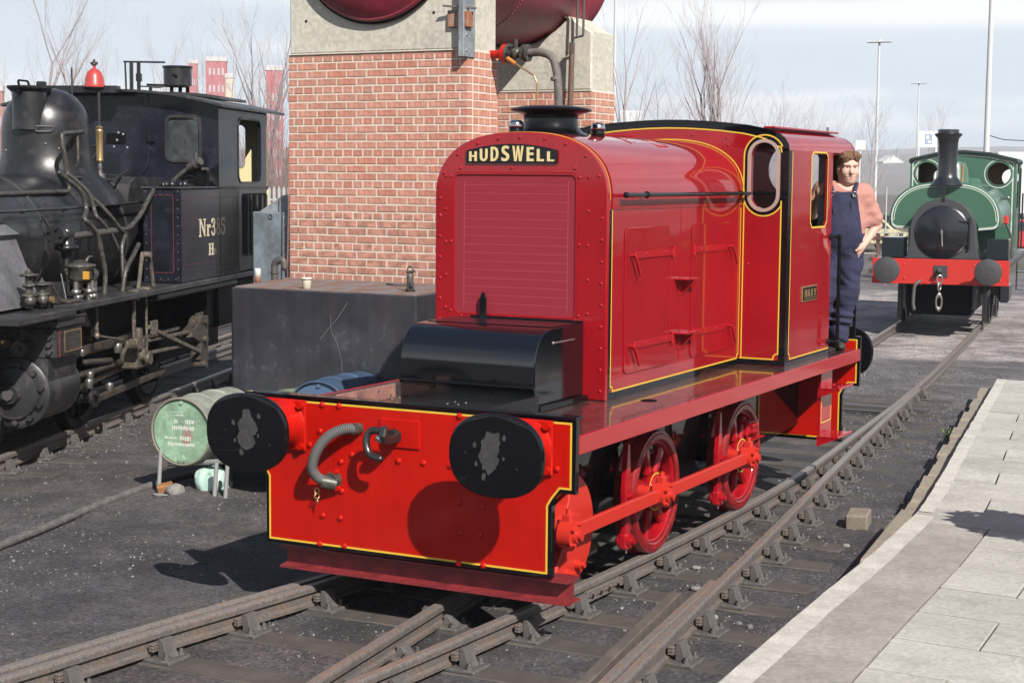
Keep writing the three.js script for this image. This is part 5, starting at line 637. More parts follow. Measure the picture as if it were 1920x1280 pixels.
  // side tank
  const tk = part('side_tank', [B(0.86, 1.30, 1.40, 2.47, -4.30, -2.0, 0.01), B(-1.30, -0.86, 1.40, 2.47, -4.30, -2.0, 0.01)], mt.navy, L);
  part('tank_coping', [B(0.84, 1.325, 2.47, 2.495, -4.30, -1.975, 0.006)], mt.sootB, tk); part('tank_frame', [B(0.865, 0.925, 1.41, 2.46, -2.0, -1.988, 0.003), B(1.235, 1.302, 1.41, 2.46, -2.0, -1.986, 0.003), B(0.9, 1.25, 1.41, 1.48, -2.0, -1.989, 0.003), B(1.30, 1.312, 1.41, 2.46, -2.06, -1.988, 0.003)], mt.navy, tk);
  { const rv = []; for (let y = 1.46; y < 2.45; y += 0.098) { rv.push(dome(0.895, y, -1.988, 'z', 0.0125)); rv.push(dome(1.27, y, -1.986, 'z', 0.0125)); rv.push(dome(1.312, y, -2.03, 'x', 0.011)); } for (let x = 0.97; x < 1.25; x += 0.09) rv.push(dome(x, 2.40, -1.998, 'z', 0.012), dome(x, 1.445, -1.988, 'z', 0.012)); for (let z = -2.15; z > -4.3; z -= 0.12) rv.push(dome(1.30, 1.46, z, 'x', 0.009), dome(1.30, 1.53, z, 'x', 0.008)); part('rivets', rv, mt.sootB, tk, STUFF); }
  part('lining', [ribbon(rrect(0.955, 1.52, 1.215, 2.40, 0.02, 2), 0.008, 'z', -1.9995, true, 0.0012), ribbon(rrect(-4.2, 1.60, -2.14, 2.36, 0.03, 2), 0.006, 'x', 1.3002, true, 0.0008)], M([0.11, 0.016, 0.016], 0.6), tk);
  { const put = (c, f, z0, z1, y0, y1, m) => { const g = glyph(c, f, 0, z1 - z0, y0, y1, 0.003); g.rotateY(PI / 2); g.translate(1.3005, 0, z1); return part('letter', g, m, tk); }; let z = -2.66; const pl = M([0.80, 0.70, 0.50], 0.55), fad = M([0.50, 0.44, 0.34], 0.6); [['N', serif, 0.28, 0, 0.21, pl], ['r', serif, 0.17, 0, 0.14, pl], ['3', serif, 0.18, 0, 0.21, pl], ['8', serif, 0.18, 0, 0.21, fad], ['5', serif, 0.18, 0, 0.21, fad]].forEach(([c, f, w, a, h, m]) => { put(c, f, z - w + 0.02, z, 1.905, 1.905 + h, m); z -= w + 0.012; }); put('H', serif, -3.22, -3.02, 1.675, 1.815, pl); put('s', serif, -3.33, -3.235, 1.675, 1.75, fad); }
  // running plate
  part('running_plate', [B(0.62, 1.36, 1.335, 1.40, -5.7, 1.35, 0.01), B(-1.36, -0.62, 1.335, 1.40, -5.7, 1.35, 0.01), B(-1.36, 1.36, 1.335, 1.40, -6.2, -5.0, 0.01), tr(bx(0.5, 0.07, 1.3, 0, 0, 0, 0.01), 1.12, 1.335, 1.9), B(0.7, 1.3, 1.25, 1.335, -4.2, -1.2, 0.02)], mt.sootB, L);
  part('cab_floor_frame', [B(-1.2, 1.2, 0.75, 1.30, -5.7, -3.7, 0.02), ext([[-3.4, 1.33], [-4.6, 1.33], [-4.2, 0.9], [-3.4, 0.75]], -1.1, 1.15, 'x')], mt.sootD, L);
  part('main_frame', [B(0.55, 0.60, 0.35, 1.33, -5.6, 2.8, 0.01), B(-0.60, -0.55, 0.35, 1.33, -5.6, 2.8, 0.01), B(-0.5, 0.5, 0.4, 1.35, -3.6, 1.6, 0.02)], mt.sootD, L);
  // cylinder and steam chest
  for (const s of [1, -1]) {
    const cy = part('cylinder', [smooth(tr(lathe([[0.05, -0.42], [0.30, -0.42], [0.31, -0.40], [0.31, 0.36], [0.335, 0.365], [0.335, 0.41], [0.31, 0.425], [0.25, 0.43], [0.24, 0.47], [0.10, 0.50], [0.085, 0.56], [0, 0.56]], 48), s * 0.92, 0.60, 1.24, PI / 2, 0, 0), 0.5), ext([[1.22, 0.92], [1.21, 0.62], [1.08, 0.34], [0.55, 0.32], [0.55, 0.92]].map(p => [s * p[0], p[1]]), 0.90, 1.58, 'z')], mt.sootB, L);
    part('cover_bolts', [...Array(11)].map((_, i) => { const a = i / 11 * 2 * PI + 0.2; return hexn(s * 0.92 + 0.275 * Math.cos(a), 0.60 + 0.275 * Math.sin(a), 1.69, 'z', 0.03, 0.06); }), mt.sootB, cy, STUFF); part('cover_boss', hexn(s * 0.92, 0.60, 1.80, 'z', 0.055, 0.06), mt.pipeD, cy);
    const ch = part('steam_chest', [B(s * 0.60, s * 1.30, 0.92, 1.20, 0.97, 1.58, 0.01)], mt.sootB, L); part('chest_lid', [B(s * 0.58, s * 1.33, 1.20, 1.275, 0.94, 1.61, 0.012), B(s * 0.56, s * 1.335, 1.275, 1.30, 0.93, 1.62, 0.006)], mt.sootB, ch);
    part('chest_bolts', [0.70, 0.80, 0.92, 1.05, 1.2].map(x => hexn(s * x, 1.15, 1.60, 'z', 0.028, 0.05)).concat([0.98, 1.05, 1.12].map(y => hexn(s * 1.24, y, 1.60, 'z', 0.026, 0.05))), mt.sootB, ch, STUFF); part('valve_glands', [cyl([s * 1.02, 1.03, 1.57], [s * 1.02, 1.03, 1.80], 0.075, 0.07, 20), cyl([s * 1.02, 1.03, 1.78], [s * 1.02, 1.03, 1.84], 0.03), cyl([s * 0.86, 1.06, 1.57], [s * 0.86, 1.06, 1.70], 0.055, 0.045)], mt.motionD, ch); part('gland_nut', [tr(new THREE.SphereGeometry(0.035, 10, 8), s * 0.83, 1.08, 1.70)], mt.brass, ch);
    part('lid_fittings', [0.95, 1.14].flatMap(x => [cyl([s * x, 1.29, 1.35], [s * x, 1.40, 1.35], 0.055, 0.045, 14), cyl([s * x, 1.36, 1.35], [s * x, 1.46, 1.35], 0.035), cyl([s * (x - 0.07), 1.42, 1.35], [s * (x + 0.09), 1.42, 1.32], 0.018)]), mt.soot, ch);
    if (s > 0) { const np = part('makers_plate', [B(1.30, 1.312, 0.955, 1.165, 1.00, 1.42, 0.003)], mt.motionD, ch); part('plate_rim', ribbon(rrect(1.01, 0.965, 1.41, 1.155, 0.01, 2), 0.012, 'x', 1.312, true, 0.004), mt.brass, np); part('worn_letters', [[1.125, 1.12, 1.30], [1.075, 1.06, 1.36], [1.025, 1.12, 1.28], [0.99, 1.04, 1.12], [0.99, 1.30, 1.38]].map(([y, a, b]) => B(1.312, 1.315, y - 0.016, y + 0.016, a, b, 0.001)), mt.sootB, np, STUFF); part('red_line', [B(1.30, 1.303, 0.93, 1.19, 1.50, 1.515, 0.001)], M([0.35, 0.03, 0.03], 0.5), ch); }
  }
  // wheels
  for (const z of [-0.15, -2.2, 3.2 - 1.35 + 0.2]) { const r = z > 1 ? 0.42 : 0.46; for (const s of [1, -1]) { const w = part('wheel', [smooth(tr(lathe([[r - 0.08, 0.05], [r - 0.07, 0.06], [r, 0.06], [r, -0.05], [r + 0.03, -0.06], [r - 0.08, -0.06], [r - 0.08, 0.05]], 48), s * 0.75, r, z, 0, 0, s > 0 ? -PI / 2 : PI / 2), 0.5), ...[...Array(9)].map((_, i) => tr(tr(bx(0.05, r - 0.1, 0.05, 0, (r - 0.1) / 2 + 0.03, 0, 0.01), 0, 0, 0, i / 9 * 2 * PI, 0, 0), s * 0.75, r, z)), cyl([s * 0.70, r, z], [s * 0.84, r, z], 0.10, 0.09, 20)], mt.sootD, L); } part('axle', cyl([-0.7, r, z], [0.7, r, z], 0.07), mt.sootD, L); }
  part('wheel_crank', [tr(bx(0.06, 0.16, 0.36, 0, 0, 0, 0.06), 0.93, 0.44, 0.05, 0.5, 0, 0), cyl([0.9, 0.37, 0.17], [1.12, 0.37, 0.17], 0.055), cyl([1.08, 0.37, 0.17], [1.12, 0.37, 0.17], 0.10, 0.10, 18), hexn(1.13, 0.42, 0.21, 'x', 0.03, 0.04)], mt.soot, L);
  part('balance_weight', ext([...arc(-2.2, 0.46, 0.36, -2.4, -0.8, 10)], 0.80, 0.83, 'x'), mt.soot, L);
  // motion
  part('slide_bar', [tr(bx(0.05, 0.035, 1.75, 0, 0, 0, 0.006), 1.15, 0.80, -1.9, -0.02, 0, 0), tr(bx(0.05, 0.035, 1.45, 0, 0, 0, 0.006), 1.15, 0.66, -1.75, -0.03, 0, 0), tr(bx(0.05, 0.045, 1.7, 0, 0, 0, 0.006), 1.0, 0.82, -1.9)], mt.motion, L);
  part('radius_rod', tr(bx(0.035, 0.05, 1.85, 0, 0, 0, 0.008), 1.19, 0.74, -2.1, -0.25, 0, 0), mt.motion, L);
  part('motion_bracket', [ext([[-3.30, 0.38], [-3.10, 0.36], [-2.98, 0.42], [-2.98, 0.62], [-2.75, 0.70], [-2.62, 0.72], [-2.70, 0.80], [-2.92, 0.86], [-3.0, 0.95], [-3.30, 0.93]], 1.06, 1.20, 'x', [], 0.012), cyl([1.19, 0.66, -3.1], [1.25, 0.66, -3.1], 0.05), cyl([1.19, 0.86, -3.15], [1.24, 0.86, -3.15], 0.035), cyl([1.1, 0.36, -3.06], [1.25, 0.36, -3.06], 0.05), ...[-3.25, -3.15, -3.05].map(z => hexn(1.13, 0.95, z, 'y', 0.022, 0.05))], mt.motionD, L);
  part('combination_lever', [B(1.225, 1.26, 0.82, 1.38, -0.64, -0.59, 0.01), cyl([1.2, 0.84, -0.61], [1.30, 0.84, -0.61], 0.06), cyl([1.2, 1.36, -0.61], [1.30, 1.36, -0.61], 0.055)], mt.motion, L);
  part('lifting_link', [B(1.24, 1.265, 0.63, 1.40, -0.985, -0.955, 0.008), cyl([1.2, 0.65, -0.97], [1.30, 0.65, -0.97], 0.065), cyl([1.2, 1.38, -0.97], [1.3, 1.38, -0.97], 0.05)], mt.motion, L);
  part('reversing_arm', [ext([[-1.35, 1.34], [-0.5, 1.34], [-0.5, 1.39], [-0.8, 1.42], [-1.35, 1.39]], 1.18, 1.25, 'x', [], 0.008), tr(bx(0.04, 0.42, 0.04, 0, 0, 0, 0.01), 1.2, 1.6, -0.95, -0.35, 0, 0), tr(bx(0.04, 0.38, 0.04, 0, 0, 0, 0.01), 1.2, 1.58, -1.3, 0.3, 0, 0), cyl([1.16, 1.76, -1.15], [1.25, 1.76, -1.15], 0.04)], mt.motion, L);
  part('piston_rod', [cyl([1.05, 0.62, 0.9], [1.05, 0.64, -1.2], 0.035), B(1.0, 1.1, 0.82, 0.92, -1.2, 0.75, 0.01), tr(bx(0.06, 0.06, 0.75, 0, 0, 0, 0.02), 1.08, 0.72, 0.0, -0.08, 0, 0)], mt.motionD, L);
  part('crosshead', [B(1.02, 1.22, 0.55, 0.86, -1.1, -0.75, 0.02), cyl([1.2, 0.70, -0.9], [1.27, 0.70, -0.9], 0.07), B(1.16, 1.26, 0.76, 1.0, -0.85, -0.72, 0.02)], mt.motion, L); part('union_plate', tr(bx(0.04, 0.16, 0.18, 0, 0, 0, 0.01), 1.2, 0.95, -1.35), mt.motion, L);
  part('eccentric', [ext([[-0.5, 0.88], [-0.1, 1.32], [0.12, 1.0], [0.28, 0.86], [-0.05, 0.80]], 0.84, 0.88, 'x'), cyl([0.88, 0.93, -0.12], [1.0, 0.93, -0.12], 0.14, 0.13, 20), cyl([1.0, 0.93, -0.12], [1.04, 0.93, -0.12], 0.05)], mt.motionD, L);
  part('oil_cups', [[1.1, 0.99, 0.62, 0.05], [1.15, 0.58, 0.92, 0.05], [1.18, 0.55, 0.5, 0.04], [1.16, 0.62, 0.42, 0.035], [1.16, 0.87, 0.62, 0.03], [1.16, 0.44, -0.1, 0.04], [1.16, 0.82, -0.35, 0.045]].map(([x, y, z, r]) => latheAt([[0, -r], [r, -r], [r, r], [r * 0.5, r * 1.3], [0, r * 1.5]], x, y, z)), mt.steel, L);
  part('connecting_rod', [tr(bx(0.05, 0.08, 2.1, 0, 0, 0, 0.015), 1.0, 0.52, -0.1, 0.06, 0, 0), tr(bx(0.045, 0.08, 2.2, 0, 0, 0, 0.015), 0.98, 0.33, -1.2, 0.03, 0, 0)], mt.motionD, L);
  part('lubricator_drive', [cyl([1.22, 1.02, 0.37], [1.22, 1.62, 0.40], 0.02), tr(new THREE.SphereGeometry(0.035, 10, 8), 1.22, 1.02, 0.37), cyl([1.22, 1.02, 0.37], [1.18, 0.90, -0.45], 0.014)], mt.motion, L);
  // pipes and fittings on the boiler
  const pp = (pts, r, k = 0.08, m = mt.pipe) => part('pipe', bent(pts, r, k, 8), m, L);
  pp([[0.5, 2.44, 2.6], [0.5, 2.43, 0.95], [0.52, 2.445, -0.72], [0.50, 2.9, -0.61], [0.48, 3.05, -0.60], [0.46, 3.09, -1.25], [0.35, 3.10, -1.5]], 0.026);
  pp([[0.42, 3.08, -1.12], [0.46, 3.05, -1.10], [0.47, 2.78, -1.08], [0.45, 2.72, -1.1]], 0.018, 0.04);
  pp([[0.66, 2.64, -0.10], [0.72, 2.56, -0.22], [0.80, 2.45, -0.36], [0.82, 2.25, -0.42], [0.97, 2.18, 0.04], [1.02, 2.03, -0.2], [1.06, 1.6, -0.31], [1.05, 1.40, -0.28]], 0.026);
  pp([[0.70, 2.63, -0.22], [0.76, 2.55, -0.34], [0.84, 2.43, -0.46], [0.86, 2.24, -0.54], [0.95, 2.2, -0.34], [0.96, 2.0, -0.75], [0.98, 1.58, -1.18]], 0.022, 0.08, mt.pipeD);
  pp([[1.0, 2.45, -1.95], [0.98, 2.18, -1.58], [0.97, 2.045, -1.25], [0.95, 2.03, -0.9]], 0.028); pp([[0.95, 2.03, -1.0], [0.95, 2.005, 0.36]], 0.038, 0.05, mt.pipeD);
  pp([[0.80, 2.42, -0.55], [0.95, 2.22, -0.70], [1.0, 2.05, -0.90], [1.02, 1.99, -1.02], [1.02, 1.87, -0.88], [1.05, 1.57, -0.83], [1.06, 1.40, -0.80]], 0.022); pp([[1.02, 1.86, -1.40], [1.12, 1.62, -0.72], [1.1, 1.40, -0.68]], 0.026);
  pp([[0.74, 2.265, 2.6], [0.75, 2.28, 0.0], [0.75, 2.315, -2.4]], 0.016, 0.05, mt.sootB); pp([[0.5, 2.60, -0.62], [0.55, 2.56, -1.9], [0.35, 2.68, -2.9]], 0.016, 0.05, mt.sootB);
  part('handrail_knobs', [0.9, -0.1, -1.6].map(z => cyl([0.67, 2.25, z], [0.76, 2.285, z], 0.016)), mt.sootB, L); part('tap_spindle', [cyl([0.74, 2.22, 0.55], [0.86, 1.98, 0.42], 0.014)], mt.sootB, L);
  pp([[0.95, 2.47, -2.55], [0.9, 2.60, -3.05], [0.92, 2.72, -3.45]], 0.026, 0.2); part('stop_valve', [cyl([0.95, 2.72, -3.38], [1.12, 2.80, -3.30], 0.05, 0.05, 12), tr(new THREE.SphereGeometry(0.06, 12, 8), 1.05, 2.76, -3.34), cyl([1.05, 2.78, -3.33], [1.06, 2.90, -3.33], 0.02), cyl([1.12, 2.70, -3.36], [1.20, 2.70, -3.34], 0.022)], mt.pipeD, L); part('hand_wheel', [tr(new THREE.TorusGeometry(0.075, 0.012, 8, 24), 1.0, 2.545, -3.25, 0, 0.4, 0), cyl([0.93, 2.545, -3.25], [1.07, 2.545, -3.25], 0.01), B(1.02, 1.16, 2.50, 2.72, -3.42, -3.38, 0.01)], mt.sootD, L);
  part('tank_top_fittings', [[0.98, -2.35], [1.05, -2.45], [0.93, -2.6], [1.12, -2.7], [1.0, -2.9]].map(([x, z], i) => latheAt([[0, 0], [0.05, 0], [0.035, 0.03], [0.02 + 0.01 * (i % 2), 0.06], [0, 0.07]], x, 2.495, z)), mt.soot, L);
  // whistle
  { const w = part('whistle', smooth(latheAt([[0, 2.77], [0.036, 2.77], [0.042, 2.79], [0.036, 2.81], [0.04, 3.10], [0.045, 3.12], [0.036, 3.14], [0.042, 3.165], [0.02, 3.18], [0, 3.18]], 0.30, 0, -2.15, 'y', 20), 0.5), mt.brass, L); part('whistle_base', latheAt([[0.06, 2.58], [0.055, 2.63], [0.025, 2.65], [0.022, 2.69], [0.03, 2.70], [0.02, 2.77], [0, 2.77]], 0.30, 0, -2.15), mt.pipeD, w); part('whistle_rod', [cyl([0.30, 3.18, -2.15], [0.30, 3.56, -2.15], 0.016), cyl([0.30, 2.95, -2.15], [0.1, 2.95, -2.2], 0.016), cyl([0.30, 2.9, -2.15], [0.12, 2.72, -2.2], 0.02)], mt.sootB, w); part('thin_rod', cyl([-0.08, 3.1, -2.3], [-0.08, 3.85, -2.3], 0.010), mt.sootB, w); }
  part('firebox_step', [ext([[-3.45, 2.60], [-2.5, 2.60], [-2.3, 2.52], [-2.2, 2.3], [-3.45, 2.3]], -0.6, 0.6, 'x')], mt.sootB, L);
  // clack valve
  { const v = part('clack_valve', [latheAt([[0, 1.78], [0.05, 1.80], [0.06, 1.86], [0.12, 1.88], [0.12, 1.92], [0.07, 1.93], [0.07, 2.02], [0.09, 2.04], [0.07, 2.09], [0.03, 2.13], [0, 2.14]], 0.93, 0, 0.40, 'y', 20), cyl([0.93, 2.02, 0.40], [0.92, 2.03, 0.62], 0.06), cyl([0.92, 2.03, 0.62], [0.92, 2.03, 0.66], 0.095, 0.095, 16), ...[0, 1, 2, 3, 4].map(i => hexn(0.92 + 0.07 * Math.cos(i * 1.26), 2.03 + 0.07 * Math.sin(i * 1.26), 0.67, 'z', 0.016, 0.04)), cyl([0.93, 1.80, 0.40], [0.93, 1.66, 0.42], 0.035)], mt.soot, L); part('clack_drop', [cyl([0.94, 1.66, 0.42], [0.94, 1.45, 0.42], 0.02), tr(new THREE.SphereGeometry(0.03, 8, 6), 0.97, 1.62, 0.42), tr(new THREE.SphereGeometry(0.028, 8, 6), 0.97, 1.56, 0.42)], mt.steel, v); part('thin_rod', cyl([1.05, 1.40, 0.72], [1.0, 1.66, 0.72], 0.008), mt.steel, v); }
  // lubricator
  { const l = part('lubricator', [latheAt([[0, 1.56], [0.10, 1.57], [0.115, 1.62], [0.115, 1.70], [0.15, 1.72], [0.15, 1.745], [0.07, 1.76], [0.06, 1.785], [0, 1.79]], 1.15, 0, 0.60, 'y', 24), cyl([1.2, 1.64, 0.44], [1.2, 1.64, 0.36], 0.07, 0.05, 14), cyl([1.15, 1.60, 0.46], [1.16, 1.60, 0.34], 0.03), ...bent([[1.15, 1.75, 0.47], [1.17, 1.81, 0.44], [1.17, 1.81, 0.36]], 0.016, 0.03, 6)], mt.pipe, L); part('brass_label', B(1.21, 1.27, 1.60, 1.68, 0.655, 0.70, 0.005), M([0.70, 0.38, 0.05], 0.4, { metalness: 0.3 }), l); part('lubricator_legs', [[1.15, 0.72], [1.22, 0.56], [1.22, 0.48], [1.1, 0.5]].flatMap(([x, z], i) => [cyl([x, 1.40, z], [x, 1.58, z], 0.026), latheAt([[0, 1.45], [0.045, 1.46], [0.045, 1.50], [0, 1.52]], x, 0, z), tr(new THREE.SphereGeometry(0.032, 8, 6), x + 0.02, 1.43, z)]), mt.steel, l); part('plate_box', B(0.72, 0.98, 1.40, 1.57, 0.55, 0.95, 0.01), mt.sootB, l); }
  { const e = part('injector', [[1.12, 1.75, 0.17], [1.16, 1.55, 0.11]].flatMap(([x, z, h]) => [cyl([x, 1.40, z], [x, 1.42 + h * 1.9, z], 0.035), latheAt([[0, 0], [0.07, 0], [0.07, 0.03], [0, 0.04]], x, 1.50, z), latheAt([[0, 0], [0.06, 0], [0.06, 0.03], [0, 0.04]], x, 1.56 + h * 0.2, z), tr(new THREE.SphereGeometry(0.055, 10, 8), x + 0.02, 1.47, z + 0.03), cyl([x, 1.5, z], [x - 0.1, 1.5, z - 0.1], 0.03), latheAt([[0, 0], [0.08, 0], [0.085, 0.02], [0.03, 0.03], [0, 0.08]], x, 1.42 + h * 1.6, z)]), mt.pipe, L); part('brass_nut', [hexn(1.20, 1.46, 1.45, 'x', 0.035, 0.05)], mt.brass, e); part('copper_pipe', bent([[1.16, 1.60, 1.5], [1.18, 1.62, 1.40], [1.2, 1.42, 1.22], [1.22, 1.41, 1.0]], 0.012, 0.05, 6), mt.pipe, e); part('rag', B(1.02, 1.26, 1.40, 1.425, 0.85, 1.15, 0.01), mt.motionD, e); }
}
// ---------------------------------------------------------------- green saddle tank locomotive (local: x to our right, z towards us)
{
  const G = thing('saddle_tank_locomotive', 'green saddle tank steam locomotive with red buffer beam facing us in the background', 'locomotive', [-1.7021, 0, -21.0882], 0.134); inv.delete(G);
  const gn = M([0.052, 0.138, 0.088], 0.4, { clearcoat: 0.6, clearcoatRoughness: 0.12, ...bump(T.wave, 1, 0.003) }), ln = M([0.62, 0.68, 0.60], 0.5), dk = M([0.014, 0.015, 0.02], 0.35, { clearcoat: 0.5, clearcoatRoughness: 0.2 }), gy = M([0.05, 0.05, 0.055], 0.55), rd = M([0.56, 0.03, 0.022], 0.42);
  const bm = part('buffer_beam', B(-1.17, 1.20, 0.80, 1.25, -0.06, 0.0, 0.006), rd, G); part('beam_rivets', [-1.05, -0.6, 0.6, 1.05].flatMap(x => [0.9, 1.15].map(y => dome(x, y, 0, 'z', 0.02))), rd, bm, STUFF);
  for (const s of [-1, 1]) { const b = part('buffer', [latheAt([[0, 0], [0.17, 0], [0.17, 0.03], [0.13, 0.05], [0.115, 0.3], [0, 0.3]], s * 0.87, 1.06, 0, 'z', 28)], rd, G); part('buffer_head', smooth(latheAt([[0, 0.44], [0.12, 0.435], [0.225, 0.41], [0.235, 0.395], [0.23, 0.38], [0.08, 0.36], [0.08, 0.25]], s * 0.87, 1.06, 0, 'z', 36), 0.5), gy, b); part('worn_centre', latheAt([[0, 0.442], [0.115, 0.437], [0.115, 0.434]], s * 0.87, 1.06, 0, 'z', 28), mt.patch, b); }
  { const c = part('drawhook', [ext([[0, 1.0], [0.12, 1.0], [0.17, 1.04], [0.15, 1.10], [0, 1.10]], 0.0, 0.06, 'x'), B(-0.09, 0.15, 0.93, 1.14, 0, 0.02, 0.006)], gy, G); part('coupling_chain', [0, 1, 2].map(i => { const g = new THREE.TorusGeometry(0.05, 0.016, 8, 16); g.scale(1, i === 2 ? 2.6 : 1.4, 1); return tr(g, 0.03, [0.90, 0.77, 0.50][i], 0.14, 0, i === 1 ? 1.2 : 0.3, 0); }), mt.steel, c); }
  part('brake_hose', bent([[-0.30, 0.85, 0.02], [-0.32, 0.86, 0.16], [-0.40, 0.78, 0.18], [-0.42, 0.45, 0.12], [-0.40, 0.36, 0.10]], 0.03, 0.1), mt.hose, G); part('hose_cock', [cyl([-0.30, 0.85, 0], [-0.30, 0.85, 0.1], 0.05), B(-0.28, -0.20, 0.83, 0.88, 0.05, 0.09)], rd, G);
  part('running_plate', B(-1.18, 1.18, 1.19, 1.235, -6.2, -0.06, 0.006), dk, G); part('frame', [B(-0.62, -0.58, 0.35, 1.19, -6.0, -0.1), B(0.58, 0.62, 0.35, 1.19, -6.0, -0.1), B(-1.18, -1.14, 1.09, 1.19, -6.2, -0.07), B(1.14, 1.18, 1.09, 1.19, -6.2, -0.07), B(0.98, 1.16, 0.45, 0.78, -1.7, -0.9, 0.03)], dk, G);
  for (const z of [-1.6, -3.5]) for (const s of [-1, 1]) part('wheel', [smooth(tr(lathe([[0.38, 0.06], [0.45, 0.06], [0.46, -0.04], [0.485, -0.06], [0.38, -0.06], [0.38, 0.06]], 40), s * 0.75, 0.455, z, 0, 0, s > 0 ? -PI / 2 : PI / 2), 0.5), ...[...Array(8)].map((_, i) => tr(tr(bx(0.05, 0.34, 0.05, 0, 0.2, 0, 0.01), 0, 0, 0, i * PI / 4, 0, 0), s * 0.75, 0.455, z)), cyl([s * 0.7, 0.455, z], [s * 0.86, 0.455, z], 0.11)], dk, G);
  // smokebox
  const sb = part('smokebox', ext([[0.64, 1.236], [0.575, 1.6], ...arc(0, 1.75, 0.575, 0, PI, 24), [-0.575, 1.6], [-0.62, 1.236]], -0.95, -0.40, 'z', [], 0.012), gy, G);
  const dr = part('smokebox_door', smooth(latheAt([[0.475, -0.39], [0.475, -0.375], [0.455, -0.36], [0.44, -0.355], [0.30, -0.315], [0.12, -0.285], [0, -0.28]], 0.0, 1.72, 0, 'z', 48), 0.6), M([0.008, 0.009, 0.014], 0.3, { clearcoat: 0.5, clearcoatRoughness: 0.08 }), G); part('door_straps', [B(-0.2, 0.47, 1.895, 1.93, -0.355, -0.325, 0.004), B(-0.2, 0.47, 1.505, 1.54, -0.355, -0.325, 0.004), cyl([0.475, 1.42, -0.36], [0.475, 1.99, -0.36], 0.022)], dk, dr); part('door_handle', [cyl([0, 1.72, -0.29], [0, 1.72, -0.24], 0.03), cyl([0.0, 1.77, -0.24], [0.02, 1.47, -0.23], 0.016)], mt.steel, dr); part('lamp_bracket', B(-0.03, 0.03, 2.27, 2.50, -0.42, -0.38, 0.01), dk, sb);
  for (const x of [-0.875, 0.955]) part('sandbox', B(x - 0.195, x + 0.195, 1.24, 1.61, -1.05, -0.45, 0.015), M([0.012, 0.02, 0.025], 0.3, GLOSS), G);
  part('ashpan', [B(-0.54, 0.54, 0.22, 1.18, -5.6, -0.5, 0.03), B(-0.95, -0.66, 0.5, 1.15, -2.9, -2.1, 0.02), B(0.66, 0.95, 0.5, 1.15, -2.9, -2.1, 0.02)], mt.sootD, G); for (const s of [-1, 1]) part('guard_iron', B(s * 0.75 - 0.04, s * 0.75 + 0.04, 0.12, 1.19, -0.75, -0.72, 0.004), dk, G);
  // saddle tank
  const so = []; for (let i = 0; i <= 36; i++) { const a = PI * i / 36, c = Math.cos(a), q = Math.sin(a); so.push([0.985 * Math.sign(c) * Math.pow(Math.abs(c), 0.72), 1.93 + 0.69 * Math.pow(q, 0.95)]); }
  const inset = d => { const o = so.map(([x, y]) => { const l = Math.hypot(x, y - 1.9); return [x - x / l * d, y - (y - 1.9) / l * d]; }); return o; };
  const tankO = [...so, ...arc(-0.87, 1.88, 0.115, PI, 1.5 * PI, 5), ...arc(0, 1.62, 0.60, PI - 0.25, 0.25, 14), ...arc(0.87, 1.88, 0.115, 1.5 * PI, 2 * PI, 5)];
  const tk = part('saddle_tank', smooth(ext(tankO, -3.9, -0.72, 'z', [], 0.025), 0.5), gn, G);
  const lo = d => [...arc(0.60, 1.80 + d * 0.5, 0.06, -PI / 2, -PI / 2, 1).slice(0, 1), ...arc(0.83, 1.86 + d * 0.6, 0.10, 1.5 * PI, 2 * PI, 5), ...inset(d), ...arc(-0.83, 1.86 + d * 0.6, 0.10, PI, 1.5 * PI, 5), [-0.60, 1.76 + d * 0.5]];
  part('lining', [ribbon(lo(0.045), 0.022, 'z', -0.72, false, 0.002), ribbon(lo(0.085), 0.012, 'z', -0.72, false, 0.002)], ln, tk);
  part('tank_filler', smooth(latheAt([[0, 0], [0.2, 0], [0.2, 0.12], [0.15, 0.17], [0, 0.18]], 0.28, 2.52, -2.6), 0.5), gn, tk);
  part('chimney', smooth(latheAt([[0.30, 2.56], [0.25, 2.63], [0.185, 2.70], [0.17, 2.80], [0.175, 3.32], [0.19, 3.40], [0.24, 3.455], [0.245, 3.485], [0.19, 3.495], [0.185, 3.56], [0.15, 3.56], [0.14, 3.3]], 0.015, 0, -0.80, 'y', 40), 0.6), dk, G);
  part('dome', smooth(latheAt([[0.34, 2.5], [0.28, 2.62], [0.26, 2.85], [0.2, 2.98], [0, 3.02]], 0, 0, -2.3, 'y', 32), 0.6), gn, G); part('whistle', [cyl([0.22, 2.6, -1.5], [0.22, 2.95, -1.5], 0.03)], mt.brass, G);
  // cab
  const co = [[1.03, 1.24], [1.03, 2.98], ...arc(0.95, 2.98, 0.08, 0, PI / 2, 4), [0.5, 3.17], [0, 3.215], [-0.5, 3.17], ...arc(-0.95, 2.98, 0.08, PI / 2, PI, 4), [-1.03, 1.24]];
  const cf = part('cab_front', ext(co, -4.25, -4.2, 'z', [-1, 1].map(s => circ(s * 0.70, 2.785, 0.225))), gn, G); part('lining', [ribbon([[0.97, 1.3], [0.97, 2.96], ...arc(0.93, 2.97, 0.05, 0, PI / 2, 4), [0.5, 3.11], [0, 3.15], [-0.5, 3.11], ...arc(-0.93, 2.97, 0.05, PI / 2, PI, 4), [-0.97, 1.3]], 0.024, 'z', -4.2, false, 0.002)], ln, cf);
  for (const s of [-1, 1]) { const w = part('spectacle', ribbon(circ(s * 0.70, 2.785, 0.235, 40), 0.022, 'z', -4.2, true, 0.016), gn, cf); part('lining', ribbon(circ(s * 0.70, 2.785, 0.275, 40), 0.018, 'z', -4.2, true, 0.002), ln, w); }
